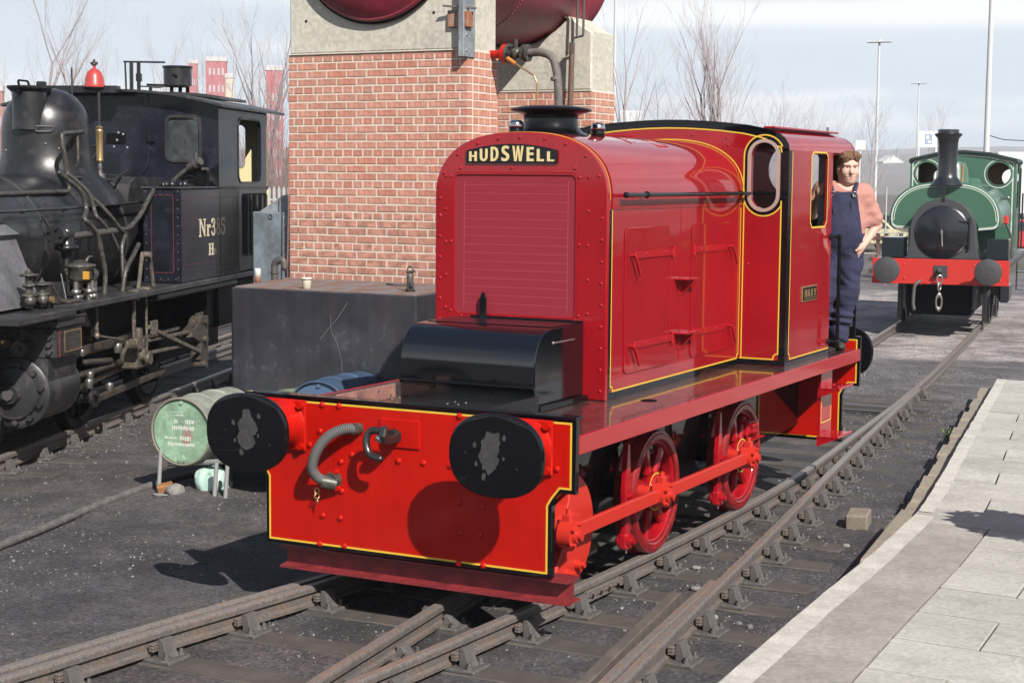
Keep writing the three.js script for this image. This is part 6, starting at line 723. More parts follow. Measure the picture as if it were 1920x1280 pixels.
  const cbk = part('cab_back', ext(co, -6.0, -5.95, 'z', [-1, 1].map(s => circ(s * 0.70 + 0.12, 2.72, 0.17))), M([0.36, 0.20, 0.12], 0.6), G); for (const s of [-1, 1]) part('cab_side', ext([[-5.95, 1.24], [-4.25, 1.24], [-4.25, 3.0], [-4.7, 3.0], [-4.7, 2.1], [-5.6, 2.1], [-5.6, 3.0], [-5.95, 3.0]], s > 0 ? 1.0 : -1.03, s > 0 ? 1.03 : -1.0, 'x'), gn, G);
  const rc = co.slice(1, -1); part('cab_roof', ext([...rc.map(([x, y]) => [x * 1.03, y + 0.04]), ...rc.slice().reverse()], -6.1, -4.12, 'z'), M([0.02, 0.035, 0.03], 0.5), G);
  part('reversing_handle', [cyl([0.80, 2.30, -2.4], [0.99, 2.33, -2.35], 0.03), tr(new THREE.SphereGeometry(0.035, 8, 6), 1.0, 2.33, -2.35)], mt.steel, G); part('injector_tap', [cyl([0.84, 1.93, -2.0], [1.02, 1.93, -1.95], 0.055), cyl([1.0, 1.86, -1.95], [1.0, 2.0, -1.95], 0.05)], rd, G); part('injector_pipe', bent([[0.98, 1.9, -1.95], [1.06, 1.75, -1.95], [1.12, 1.5, -2.0], [1.12, 1.25, -2.0]], 0.022, 0.1), mt.pipeD, G); part('footstep', [B(1.06, 1.22, 0.45, 0.47, -5.2, -4.8), B(1.06, 1.22, 0.80, 0.82, -5.2, -4.8), B(1.06, 1.08, 0.45, 1.2, -5.15, -4.85)], dk, G); part('grab_rail', [cyl([1.1, 1.3, -4.5], [1.1, 2.9, -4.5], 0.018), cyl([1.1, 1.3, -5.6], [1.1, 2.4, -5.6], 0.018)], dk, G);
  part('coal', field((x, y, z) => Math.max(Math.abs(x) - 0.8, Math.abs(z + 5.4) - 0.3, y - 2.1 - 0.3 * (fbm(x * 4 + 40, z * 4 + 40, 256, 3, 5) - 0.5)), [-0.9, 1.6, -5.8], [0.9, 2.4, -5.0], 0.1), mt.sootD, G);
}
// ---------------------------------------------------------------- the driver (local: x to our right, y up from the footplate, z towards us)
{
  const P = thing('person', 'man in pink tee shirt and navy bib overalls leaning out of the red cab', 'person', [1.0, 1.134, -5.78], 0.40); inv.delete(P);
  const seg = (p, a, b, r0, r1) => { const bx_ = b[0] - a[0], by = b[1] - a[1], bz = b[2] - a[2], px = p[0] - a[0], py = p[1] - a[1], pz = p[2] - a[2]; const t = clamp((px * bx_ + py * by + pz * bz) / (bx_ * bx_ + by * by + bz * bz)); return Math.hypot(px - bx_ * t, py - by * t, pz - bz * t) - lerp(r0, r1, t); };
  const smin = (a, b, k) => { const h = Math.max(k - Math.abs(a - b), 0) / k; return Math.min(a, b) - h * h * k * 0.25; };
  const el = (p, c, r) => { const k = Math.hypot((p[0] - c[0]) / r[0], (p[1] - c[1]) / r[1], (p[2] - c[2]) / r[2]); return (k - 1) * Math.min(...r); };
  // joints
  const J = { hipL: [0.09, 0.90, 0], hipR: [-0.09, 0.90, -0.01], kneeL: [0.07, 0.50, 0.03], kneeR: [-0.13, 0.49, 0.03], ankL: [0.0, 0.09, 0.0], ankR: [-0.15, 0.09, -0.10], pel: [0, 0.95, 0], chest: [0.025, 1.24, 0], neck: [0.035, 1.43, 0.0], head: [0.045, 1.60, 0.04], shL: [0.185, 1.375, 0], shR: [-0.165, 1.40, 0.02], elL: [0.315, 1.10, -0.03], wrL: [0.205, 0.945, 0.075], elR: [-0.27, 1.20, 0.16], wrR: [-0.245, 1.345, 0.39] };
  const torso = (p, o) => { let d = el(p, [0.005, 1.02, 0.0], [0.165 + o, 0.20 + o, 0.125 + o]); d = smin(d, el(p, [0.02, 1.22, 0.005], [0.185 + o, 0.20 + o, 0.125 + o]), 0.10); d = smin(d, seg(p, J.shL, J.shR, 0.075 + o, 0.075 + o), 0.09); d = smin(d, el(p, [0.0, 1.06, 0.05], [0.13 + o, 0.15 + o, 0.10 + o]), 0.08); return d; };
  const legs = (p, o) => { let d = smin(seg(p, J.hipL, J.kneeL, 0.092 + o, 0.062 + o), seg(p, J.kneeL, J.ankL, 0.060 + o, 0.042 + o), 0.04); const e = smin(seg(p, J.hipR, J.kneeR, 0.092 + o, 0.062 + o), seg(p, J.kneeR, J.ankR, 0.060 + o, 0.042 + o), 0.04); d = smin(d, e, 0.03); return d; };
  const body = (x, y, z) => { const p = [x, y, z]; let d = smin(torso(p, 0), legs(p, 0), 0.08); d = smin(d, seg(p, J.neck, J.head, 0.064, 0.06), 0.05); d = smin(d, smin(seg(p, J.shL, J.elL, 0.052, 0.043), seg(p, J.elL, J.wrL, 0.044, 0.029), 0.03), 0.05); d = smin(d, smin(seg(p, J.shR, J.elR, 0.056, 0.047), seg(p, J.elR, J.wrR, 0.049, 0.030), 0.03), 0.05); return d; };
  const hx = 0.045, hy = 1.598, hz = 0.045, ta = 0.16; // head turned a little to our right
  const HS = 1.07; const headF = (x, y, z) => { let X = (x - hx) / HS, Y = (y - hy) / HS, Z = (z - hz) / HS; [X, Z] = [X * Math.cos(ta) - Z * Math.sin(ta), X * Math.sin(ta) + Z * Math.cos(ta)]; const p = [X, Y, Z]; let d = el(p, [0, 0.035, -0.01], [0.078, 0.098, 0.098]); d = smin(d, el(p, [0, -0.055, 0.022], [0.062, 0.075, 0.068]), 0.05); d = smin(d, el(p, [0, -0.105, 0.055], [0.03, 0.024, 0.026]), 0.03);
    d = smin(d, seg(p, [0, 0.008, 0.086], [0, -0.036, 0.107], 0.010, 0.0165), 0.018); d = smin(d, el(p, [0.03, 0.028, 0.078], [0.032, 0.011, 0.014]), 0.02); d = smin(d, el(p, [-0.03, 0.028, 0.078], [0.032, 0.011, 0.014]), 0.02); for (const s of [-1, 1]) { d = -smin(-d, el(p, [s * 0.032, 0.005, 0.093], [0.018, 0.011, 0.014]), 0.014); d = smin(d, el(p, [s * 0.043, -0.03, 0.062], [0.026, 0.024, 0.022]), 0.03); d = smin(d, el(p, [s * 0.080, -0.005, -0.012], [0.012, 0.033, 0.022]), 0.012); }
    d = smin(d, el(p, [0, -0.068, 0.083], [0.026, 0.007, 0.010]), 0.012); d = smin(d, el(p, [0, -0.083, 0.080], [0.022, 0.008, 0.010]), 0.012); d = -smin(-d, el(p, [0, -0.0755, 0.094], [0.024, 0.0025, 0.008]), 0.006);
    return smin(d * HS, seg([x, y, z], [0.035, 1.42, 0.0], [0.042, 1.55, 0.03], 0.072, 0.068), 0.05); };
  // hand gripping the cab pillar: palm and five curled fingers
  const hand = (x, y, z) => { const X = x - J.wrR[0], Y = y - J.wrR[1], Z = z - J.wrR[2]; const p = [X, Y, Z]; let d = smin(seg(p, [0, 0, 0], [0.0, 0.05, 0.03], 0.026, 0.030), el(p, [0.0, 0.06, 0.04], [0.024, 0.045, 0.040]), 0.02); for (let i = 0; i < 4; i++) { const yy = 0.028 + i * 0.022, L = [0.8, 0.95, 1, 0.92][i]; d = smin(d, smin(seg(p, [0.0, yy, 0.065], [0.028 * L, yy + 0.002, 0.088], 0.010, 0.0095), seg(p, [0.028 * L, yy + 0.002, 0.088], [0.055 * L, yy, 0.070], 0.0095, 0.0085), 0.006), 0.006); } d = smin(d, smin(seg(p, [0.0, 0.075, 0.03], [0.025, 0.115, 0.05], 0.012, 0.011), seg(p, [0.025, 0.115, 0.05], [0.05, 0.112, 0.062], 0.011, 0.009), 0.008), 0.01); return d; };
  // hand in the pocket: back of the hand and thumb show
  const hand2 = (x, y, z) => { const p = [x - J.wrL[0], y - J.wrL[1], z - J.wrL[2]]; let d = smin(seg(p, [0, 0, 0], [-0.035, -0.03, 0.02], 0.028, 0.032), el(p, [-0.06, -0.055, 0.025], [0.042, 0.045, 0.02]), 0.02); for (let i = 0; i < 4; i++) { const a = -0.07 + i * 0.02; d = smin(d, smin(seg(p, [-0.085 + i * 0.012, -0.07 - i * 0.006, 0.025], [-0.105 + i * 0.014, -0.11 - i * 0.003, 0.02], 0.0105, 0.0095), seg(p, [-0.105 + i * 0.014, -0.11 - i * 0.003, 0.02], [-0.10 + i * 0.014, -0.14, 0.008], 0.0095, 0.008), 0.006), 0.006); } d = smin(d, smin(seg(p, [-0.03, -0.035, 0.03], [-0.062, -0.05, 0.052], 0.013, 0.012), seg(p, [-0.062, -0.05, 0.052], [-0.085, -0.065, 0.056], 0.012, 0.010), 0.008), 0.01); return d; };
  const skin = M([0.66, 0.41, 0.32], 0.55, { sheen: 0.2, ...bump(T.fine, 20, 0.0006) });
  const hideTop = (x, y, z) => Math.max(body(x, y, z), y - 1.52);
  const bodyG = [field(hideTop, [-0.42, 0.02, -0.24], [0.46, 1.56, 0.46], 0.0125), field((x, y, z) => Math.max(headF(x, y, z), 1.44 - y), [-0.10, 1.42, -0.12], [0.19, 1.81, 0.21], 0.0045), field((x, y, z) => hand(x, y, z), [-0.30, 1.30, 0.34], [-0.15, 1.49, 0.52], 0.0035), field(hand2, [0.04, 0.76, 0.03], [0.26, 1.0, 0.18], 0.004)];
  const bd = part('body', bodyG, skin, P);
  const wr = (x, y, z, a, s) => a * (fbm(x * 9 + 40, y * 14 + z * 7 + 40, 512, 3, s) - 0.5);
  const sk = 0.42; const shirt = (x, y, z) => { const p = [x, y, z]; let d = torso(p, 0.016 + wr(x, y, z, 0.02, 3)); const sl = (a, b, r0, r1, o) => { const t = [lerp(a[0], b[0], 0.80), lerp(a[1], b[1], 0.80), lerp(a[2], b[2], 0.80)]; return seg(p, a, t, r0, r1); }; d = smin(d, sl(J.shL, J.elL, 0.074, 0.080) + wr(x, y, z, 0.05, 8), 0.05); d = smin(d, sl(J.shR, J.elR, 0.078, 0.078), 0.05); const nk = Math.hypot(x - 0.035, (z - 0.03) * 0.9, (y - 1.47) * 1.0) - 0.095; return Math.max(d, -nk, 0.96 - y); };
  part('tee_shirt', field(shirt, [-0.40, 0.94, -0.22], [0.48, 1.54, 0.34], 0.011), M([0.50, 0.235, 0.195], 0.9, { ...bump(T.fine, 12, 0.0008) }), bd);
  const fold = (x, y, z) => 0.044 * (fbm(x * 5 + 40, y * 13 + x * 6 + z * 5 + 40, 512, 4, 14) - 0.5) + 0.020 * sstep(0.6, 0.1, y) * Math.sin(y * 58 + x * 14 + 2 * Math.sin(y * 23));
  const bib = (x, y, z) => { const p = [x, y, z]; let d = smin(legs(p, 0.032 + fold(x, y, z) * 0.9), Math.max(torso(p, 0.026 + fold(x, y, z) * 0.5), y - 1.03), 0.06); const top = 1.395, hw = lerp(0.175, 0.125, clamp((y - 1.05) / 0.34)); const b = Math.max(torso(p, 0.030 + wr(x, y, z, 0.012, 6)), -torso(p, 0.006), y - top, Math.abs(x + 0.008) - hw, 0.0 - z); d = Math.min(d, b); return Math.max(d, 0.055 - y); };
  const navy = M([0.034, 0.037, 0.095], 0.9, { map: re(T.mott, 2.5), ...bump(T.fine, 10, 0.001), sheen: 0.15 });
  const ov = part('bib_overalls', field(bib, [-0.30, 0.03, -0.24], [0.28, 1.42, 0.24], 0.0105), navy, bd);
  part('strap', [...tube([[0.085, 1.37, 0.145], [0.10, 1.42, 0.125], [0.115, 1.455, 0.08], [0.12, 1.462, 0.02], [0.10, 1.44, -0.06], [0.06, 1.30, -0.14]], 0.018, 20, 8), ...tube([[-0.095, 1.37, 0.14], [-0.10, 1.43, 0.10], [-0.10, 1.465, 0.03], [-0.09, 1.44, -0.06]], 0.018, 16, 8)], navy, ov); part('buckle', [tr(new THREE.TorusGeometry(0.017, 0.005, 6, 14), 0.088, 1.378, 0.158), B(0.072, 0.104, 1.345, 1.362, 0.150, 0.160, 0.003), tr(new THREE.TorusGeometry(0.017, 0.005, 6, 14), -0.095, 1.378, 0.155)], mt.chrome, ov);
  part('chest_pocket', [ribbon([[-0.085, 1.32], [-0.085, 1.20], [0.065, 1.20], [0.065, 1.32]], 0.006, 'z', 0.165, false, 0.003)], navy, ov);
  const hairF = (x, y, z) => { let X = (x - hx) / HS, Y = (y - hy) / HS, Z = (z - hz) / HS; [X, Z] = [X * Math.cos(ta) - Z * Math.sin(ta), X * Math.sin(ta) + Z * Math.cos(ta)]; const n = 0.014 * (fbm(X * 60 + 40, Y * 46 + Z * 58 + 40, 1024, 4, 4) - 0.5) + 0.010 * (fbm(X * 170 + 40, Z * 60 + Y * 60 + 40, 2048, 2, 9) - 0.5); let d = el([X, Y, Z], [0, 0.055, -0.02], [0.092, 0.088, 0.108]) + n; d = smin(d, el([X, Y, Z], [0.035, 0.10, 0.055], [0.05, 0.035, 0.045]) + n, 0.03); d = smin(d, el([X, Y, Z], [-0.05, 0.095, 0.045], [0.045, 0.035, 0.045]) + n, 0.03); const line = 0.060 + 0.012 * Math.sin(X * 58 + 0.9) + 0.15 * X; d = Math.max(d, -Math.max(0.046 - Z - 0.25 * Math.abs(X), Y - line)); d = Math.max(d, -Math.max(-0.028 - Z, Y + 0.004 - n)); return Math.max(d, -0.075 - Y); };
  part('hair', field(hairF, [-0.11, 1.52, -0.14], [0.20, 1.84, 0.20], 0.0048), M([0.20, 0.105, 0.055], 0.75, { ...bump(T.fine, 14, 0.003) }), bd);
  const hp = (x, y, z) => { x *= HS; y *= HS; z *= HS; const c = Math.cos(ta), s = Math.sin(ta); return [hx + x * c + z * s, hy + y, hz - x * s + z * c]; };
  for (const s of [-1, 1]) { part('eye', tr(new THREE.SphereGeometry(0.0105, 12, 8), ...hp(s * 0.031, 0.006, 0.078)), M([0.10, 0.07, 0.055], 0.25), bd); part('eyebrow', cyl(hp(s * 0.014, 0.026, 0.0955), hp(s * 0.052, 0.029, 0.080), 0.005, 0.004, 6), M([0.16, 0.085, 0.05], 0.8), bd); }
  part('lips', [tr(new THREE.SphereGeometry(1, 12, 8).scale(0.021, 0.0055, 0.006), ...hp(0, -0.0685, 0.0915), 0, ta, 0), tr(new THREE.SphereGeometry(1, 12, 8).scale(0.019, 0.0065, 0.006), ...hp(0, -0.083, 0.0885), 0, ta, 0)], M([0.50, 0.20, 0.16], 0.5), bd);
  const shoe = (a, dx) => { const c = [a[0], 0, a[2]]; return (x, y, z) => { const p = [x - c[0], y, z - c[2]]; let d = smin(el(p, [0, 0.045, -0.02], [0.045, 0.05, 0.07]), el(p, [dx, 0.035, 0.09], [0.047, 0.04, 0.085]), 0.04); d = smin(d, seg(p, [0, 0.05, -0.02], [0, 0.12, -0.02], 0.05, 0.046), 0.03); return Math.max(d, -y); }; };
  for (const [a, dx] of [[J.ankL, 0.012], [J.ankR, -0.02]]) part('boot', field(shoe(a, dx), [a[0] - 0.09, -0.01, a[2] - 0.11], [a[0] + 0.09, 0.17, a[2] + 0.2], 0.009), M([0.06, 0.055, 0.055], 0.6, { map: re(T.mott, 4) }), bd);
}
// ---------------------------------------------------------------- far surroundings
{ // low hills on the skyline
  const nx = 90, nz = 26, P = [], I = [], N = []; const a0 = -0.10, a1 = 0.75;
  for (let j = 0; j <= nz; j++) for (let i = 0; i <= nx; i++) { const a = lerp(-0.5, 1.35, i / nx), R = lerp(260, 2600, Math.pow(j / nz, 1.4)); const h = sstep(260, 2300, R) * (44 + 34 * (fbm(a * 5 + 30, R / 900 + 30, 64, 4, 7) - 0.5)) - (j === 0 ? 1 : 0.3); P.push(5 - Math.sin(a) * R, GY + h, 8 - Math.cos(a) * R); const w = fbm(a * 60 + 30, R / 60 + 30, 256, 4, 12); N.push(lerp(0.17, 0.27, w), lerp(0.165, 0.235, w), lerp(0.16, 0.215, w)); }
  for (let j = 0; j < nz; j++) for (let i = 0; i < nx; i++) { const k = j * (nx + 1) + i; I.push(k, k + 1, k + nx + 1, k + 1, k + nx + 2, k + nx + 1); }
  const g = new THREE.BufferGeometry(); g.setAttribute('position', new THREE.Float32BufferAttribute(P, 3)); g.setAttribute('color', new THREE.Float32BufferAttribute(N, 3)); g.setIndex(I); g.computeVertexNormals(); const o = new THREE.Mesh(g, new THREE.MeshStandardMaterial({ vertexColors: true, roughness: 1, color: C(TONE, TONE, TONE) })); o.name = 'hills'; o.userData.kind = 'structure'; scene.add(o);
}
const foot = (px, d) => { const p = at(px, 400, d); return [p.x, GY, p.z]; };
const topY = (py, d) => at(960, py, d).y;
const hazeBark = M([0.36, 0.30, 0.30], 0.9), hazeTwigM = M([0.50, 0.42, 0.43], 0.9), hazeBark2 = M([0.26, 0.20, 0.18], 0.9);  // far bark and twigs lightened; distance haze is put into their colour
function tree(px, py, d, seed, label, o = {}) { // bare early-spring tree: trunk and limbs, then fine twigs
  const H = topY(py, d) - GY, r = rng(seed), T0 = thing(o.name || 'bare_tree', label, o.cat || 'tree', foot(px, d), 0, o.group); inv.delete(T0); const trunk = [], twig = [];
  const rad = o.r || H * 0.011; const grow = (p, dir, len, rr, lv) => { const n = lv === 0 ? 5 : 3; let a = p.clone(), v = dir.clone(); for (let i = 0; i < n; i++) { v.add(V((r() - 0.5) * 0.22, 0.05, (r() - 0.5) * 0.22)).normalize(); const b = a.clone().addScaledVector(v, len / n), r0 = rr * (1 - 0.55 * i / n), r1 = rr * (1 - 0.55 * (i + 1) / n); (lv < 2 ? trunk : twig).push(cyl(a.toArray(), b.toArray(), r0, r1, lv < 2 ? 6 : 3, true));
      if (lv < (o.lv || 4)) { const kids = lv === 0 ? (i === 0 ? 0 : 2) : (lv < 3 ? 1 + (r() > 0.6) : (r() > 0.25)); for (let k = 0; k < kids; k++) { const az = r() * 6.283, sp = (o.spread || 0.5) * (0.6 + 0.6 * r()); const sd = V(Math.cos(az), 0, Math.sin(az)); const nd = v.clone().multiplyScalar(Math.cos(sp)).addScaledVector(sd, Math.sin(sp)).normalize(); grow(b, nd, len * (0.42 + 0.22 * r()) * (lv === 0 ? 1 - 0.08 * i : 1), Math.max(r1 * 0.55, o.min || 0.004), lv + 1); } } a = b; } };
  const stems = o.stems || 1; for (let s = 0; s < stems; s++) { const az = r() * 6.28, q = stems > 1 ? 0.16 : 0.02; grow(V((r() - 0.5) * 0.5 * (stems - 1) * 0.6, 0, (r() - 0.5) * 0.5), V(Math.cos(az) * q, 1, Math.sin(az) * q).normalize(), H * (0.66 + 0.08 * r()), rad, o.start || 0); }
  part('trunk', trunk.length ? trunk : [cyl([0, 0, 0], [0, 0.3, 0], 0.02)], o.m || hazeBark, T0); part('crown', twig, o.tm || hazeTwigM, T0);
}
tree(62, 5, 66, 1, 'tall slender bare tree at the far left, behind the black engine’s dome', { spread: 0.42 });
tree(104, 60, 58, 2, 'bare tree just right of the tallest one, its trunk rising behind the dome', { spread: 0.40 });
tree(14, 130, 72, 3, 'low twiggy bare tree at the left margin of the photo', { spread: 0.55, lv: 4 });
tree(216, 84, 84, 4, 'thin bare sapling right of the red bell', { spread: 0.38, r: 0.06 });
tree(300, 80, 92, 5, 'thin bare tree behind the roof frame of the black engine', { spread: 0.36, r: 0.06 });
tree(372, 84, 100, 6, 'faint bare tree right of the black roof ventilator', { spread: 0.38, r: 0.06 });
tree(432, 74, 96, 7, 'faint bare tree between the pink tower blocks', { spread: 0.42, r: 0.06 });
tree(482, 25, 52, 8, 'tall bare tree left of the near brick pier', { spread: 0.36, lv: 3 });
tree(513, 45, 47, 9, 'bare many-stemmed tree hard against the near brick pier', { spread: 0.42, stems: 2, lv: 3 });
tree(1178, 2, 55, 10, 'tall bare tree at the right of the far brick pier', { spread: 0.38, lv: 3, r: 0.06 });
tree(1368, 38, 60, 11, 'bare tree with several upright stems above the red cab roof', { spread: 0.34, stems: 3, r: 0.10 });
tree(1246, 150, 82, 12, 'low rounded bare tree between the far pier and the many-stemmed tree', { spread: 0.6, r: 0.07 });
tree(1292, 168, 86, 13, 'small grey bare tree left of the many-stemmed tree', { spread: 0.6, r: 0.07 });
tree(1452, 180, 84, 14, 'low bushy bare tree right of the many-stemmed tree', { spread: 0.6, r: 0.07, stems: 2 });
tree(1632, 196, 78, 15, 'small bare tree in front of the white lamp post, right of the cab', { spread: 0.5, r: 0.05 });
tree(1742, 200, 100, 16, 'faint bare tree behind the white sign board', { spread: 0.45, r: 0.06 });
tree(1500, 225, 95, 17, 'dwarf bare tree just above the rear of the red cab roof', { spread: 0.5, r: 0.05 });
{ // tangled thicket behind the pier, and low scrub by the yard
  const bush = (name, x0, x1, d0, d1, hpx, n, seed, label) => { const r = rng(seed), g = []; for (let i = 0; i < n; i++) { const d = lerp(d0, d1, r()), p = foot(lerp(x0, x1, r()), d); let a = V(...p), v = V((r() - 0.5) * 0.8, 1, (r() - 0.5) * 0.8).normalize(), h = (topY(hpx, d) - GY) * (0.45 + 0.6 * r()), rr = d0 > 60 ? 0.011 : 0.013; for (let k = 0; k < 4; k++) { v.add(V((r() - 0.5) * 0.7, 0.1, (r() - 0.5) * 0.7)).normalize(); const b = a.clone().addScaledVector(v, h / 4); g.push(cyl(a.toArray(), b.toArray(), rr, rr * 0.72, 3, true)); for (let q = 0; q < 2; q++) { const w = v.clone().add(V((r() - 0.5) * 1.6, 0.2, (r() - 0.5) * 1.6)).normalize(); g.push(cyl(b.toArray(), b.clone().addScaledVector(w, h * 0.16).toArray(), rr * 0.55, rr * 0.3, 3, true)); } a = b; rr *= 0.72; } } const o = part(name, g, d0 > 60 ? hazeTwigM : hazeBark2, null, STUFF); tag(o, label, 'thicket'); };
  bush('thicket', 492, 545, 38, 46, 205, 420, 41, 'tangle of bare brown shrubs between the black cab and the brick pier'); bush('thicket', -20, 120, 50, 62, 215, 160, 42, 'low bare scrub at the far left behind the boiler'); bush('thicket', 1165, 1590, 78, 104, 192, 900, 43, 'line of low bare scrub above the red cab roof'); bush('thicket', 1660, 1720, 44, 50, 405, 120, 44, 'dry stalks behind the man, left of the green engine');
}
function lamp(px, py, d, kind, label) { const H = topY(py, d) - GY, o = thing('lamp_post', label, 'lamp post', foot(px, d)); inv.delete(o); const m = M([0.62, 0.63, 0.64], 0.55); part('column', cyl([0, 0, 0], [0, H, 0], kind === 'tall' ? 0.13 : 0.09, kind === 'tall' ? 0.085 : 0.055, 12), m, o); if (kind === 'tee') { part('lantern', [B(-0.62, 0.62, H, H + 0.07, -0.18, 0.18, 0.02), cyl([0, H, 0], [0, H + 0.16, 0], 0.14, 0.06, 12)], m, o); } if (kind === 'tall') part('bracket_wire', bent([[0.1, 5.2 - 0.5, 0], [0.6, 4.55, 0], [1.5, 4.5, 0], [1.45, 4.0, 0]].map(p => [p[0], p[1] - 0.2, p[2]]), 0.02, 0.1, 6), mt.pipeD, o); }
lamp(1846, -60, 62, 'tall', 'tall white lamp column rising out of the photo behind the green engine’s cab');
lamp(1640, 77, 86, 'tee', 'white lamp post with a T-shaped head, right of the man');
lamp(1716, 152, 130, 'tee', 'small distant lamp post left of the white sign board');
lamp(1149, -40, 72, 'plain', 'thin white post just right of the far brick pier');
{ const d = 58, p = foot(1735, d), y1 = topY(240, d), y0 = topY(270, d), o = thing('sign_board', 'white square sign board with a blue-grey emblem, left of the green engine’s chimney', 'sign', p, 0.48); inv.delete(o); const wm = M([0.72, 0.73, 0.74], 0.6); part('board', B(-0.33, 0.33, y0 - GY - 0, y1 - GY, -0.03, 0.03, 0.006), wm, o); const h = y1 - y0, b = y0 - GY; part('emblem', [B(-0.10, 0.16, b + h * 0.18, b + h * 0.82, 0.03, 0.036, 0.002)], M([0.30, 0.38, 0.48], 0.6), o); part('emblem_detail', [B(-0.05, 0.04, b + h * 0.5, b + h * 0.72, 0.036, 0.040, 0.001), B(0.0, 0.12, b + h * 0.26, b + h * 0.40, 0.036, 0.040, 0.001)], wm, o); part('post', cyl([-0.30, 0, 0], [-0.30, y0 - GY, 0], 0.035), wm, o); part('post', cyl([0.30, 0, 0], [0.30, y0 - GY, 0], 0.035), wm, o); }
// tower blocks far behind on the left
function tower(px0, px1, py, d, m, label, stripe) { const a = at(px0, 300, d), b = at(px1, 300, d), w = a.distanceTo(b), H = topY(py, d) - GY + 1, mid = a.clone().add(b).multiplyScalar(0.5), o = thing('tower_block', label, 'tower block', [mid.x, GY - 1, mid.z], 0.62); inv.delete(o); part('wall', B(-w / 2, w / 2, 0, H, -w / 2, w / 2, 0.05), m, o); const g = [], n = Math.floor(H / 2.7); for (let i = 0; i < n; i++) for (const x of [-0.3, -0.1, 0.12, 0.32]) part('window', B(x * w - w * 0.055, x * w + w * 0.055, i * 2.7 + 1, i * 2.7 + 2.1, w / 2 - 0.1, w / 2 + 0.03, 0.01), stripe, o); part('parapet', B(-w / 2 - 0.1, w / 2 + 0.1, H, H + 0.7, -w / 2 - 0.1, w / 2 + 0.1, 0.05), M([0.6, 0.56, 0.54], 0.8), o); }
const win = M([0.52, 0.44, 0.46], 0.5), pk = M([0.46, 0.14, 0.15], 0.8), cr = M([0.62, 0.55, 0.42], 0.8);
tower(388, 426, 122, 270, pk, 'pink tower block behind the black engine’s roof ventilator', win); tower(424, 440, 152, 262, cr, 'cream tower block touching the right side of the pink one', win); tower(500, 531, 138, 240, pk, 'pink tower block half hidden by bare trees beside the brick pier', win); tower(356, 372, 126, 300, pk, 'narrow pink tower block just right of the ventilator', win); tower(-14, 8, 180, 190, M([0.42, 0.17, 0.12], 0.8), 'red-brown block at the far left margin behind scrub', win);
function house(px, py0, py1, d, w, dep, ry, wall, roof, label, cat = 'building') { const y0 = topY(py0, d), y1 = topY(py1, d), p = at(px, py0, d), o = thing('white_building', label, cat, [p.x, y0 - 1, p.z], ry); inv.delete(o); const h = y1 - y0; part('wall', [ext([[-w / 2, 0], [w / 2, 0], [w / 2, 1 + h * 0.35], [0, 1 + h], [-w / 2, 1 + h * 0.35]], -dep / 2, dep / 2, 'z')], wall, o); part('roof', [ext([[w / 2 + 0.2, 0.95 + h * 0.30], [w / 2 + 0.2, 1.05 + h * 0.36], [0, 1.15 + h], [-w / 2 - 0.2, 1.05 + h * 0.36], [-w / 2 - 0.2, 0.95 + h * 0.30], [0, 1.02 + h]], -dep / 2 - 0.15, dep / 2 + 0.15, 'z')], roof, o); part('door', B(-1.6, 0.4, 0.9, 1.0 + h * 0.3, dep / 2, dep / 2 + 0.05, 0.01), roof, o); return o; }
const wh = M([0.66, 0.66, 0.64], 0.8), slt = M([0.30, 0.30, 0.32], 0.8); house(1668, 304, 286, 1000, 13, 11, 0.7, wh, wh, 'white gabled building on the hillside left of the sign board'); { const d = 64, o = thing('sign_board', 'tiny blank white board on a post just above the man’s head', 'sign', foot(1610, d), 0.48); inv.delete(o); const y0 = topY(276, d) - GY, y1 = topY(258, d) - GY; part('board', B(-0.2, 0.2, y0, y1, -0.02, 0.02, 0.004), wh, o); part('post', cyl([0, 0, -0.04], [0, y1 - 0.05, -0.04], 0.035), wh, o); } house(1772, 302, 282, 1050, 30, 14, 0.6, M([0.5, 0.46, 0.45], 0.8), slt, 'pale long building on the hill right of the green engine’s chimney');
{ const d = 1000, o = thing('factory_chimney', 'small dark chimney stack on the hillside beside the white gabled building', 'chimney', [at(1683, 300, d).x, topY(300, d), at(1683, 300, d).z]); inv.delete(o); part('stack', cyl([0, -1.5, 0], [0, topY(275, d) - topY(300, d), 0], 0.75, 0.6, 10), slt, o); part('cap', cyl([0, topY(275, d) - topY(300, d), 0], [0, topY(275, d) - topY(300, d) + 0.4, 0], 0.8), slt, o); }
{ const d = 250, p = at(1552, 250, d), o = thing('distant_chimney', 'dark stub of a distant chimney rising just behind the red cab roof', 'chimney', [p.x, GY, p.z]); inv.delete(o); part('stack', cyl([0, 0, 0], [0, topY(234, d) - GY, 0], 0.26, 0.22, 10), M([0.12, 0.14, 0.18], 0.8), o); }
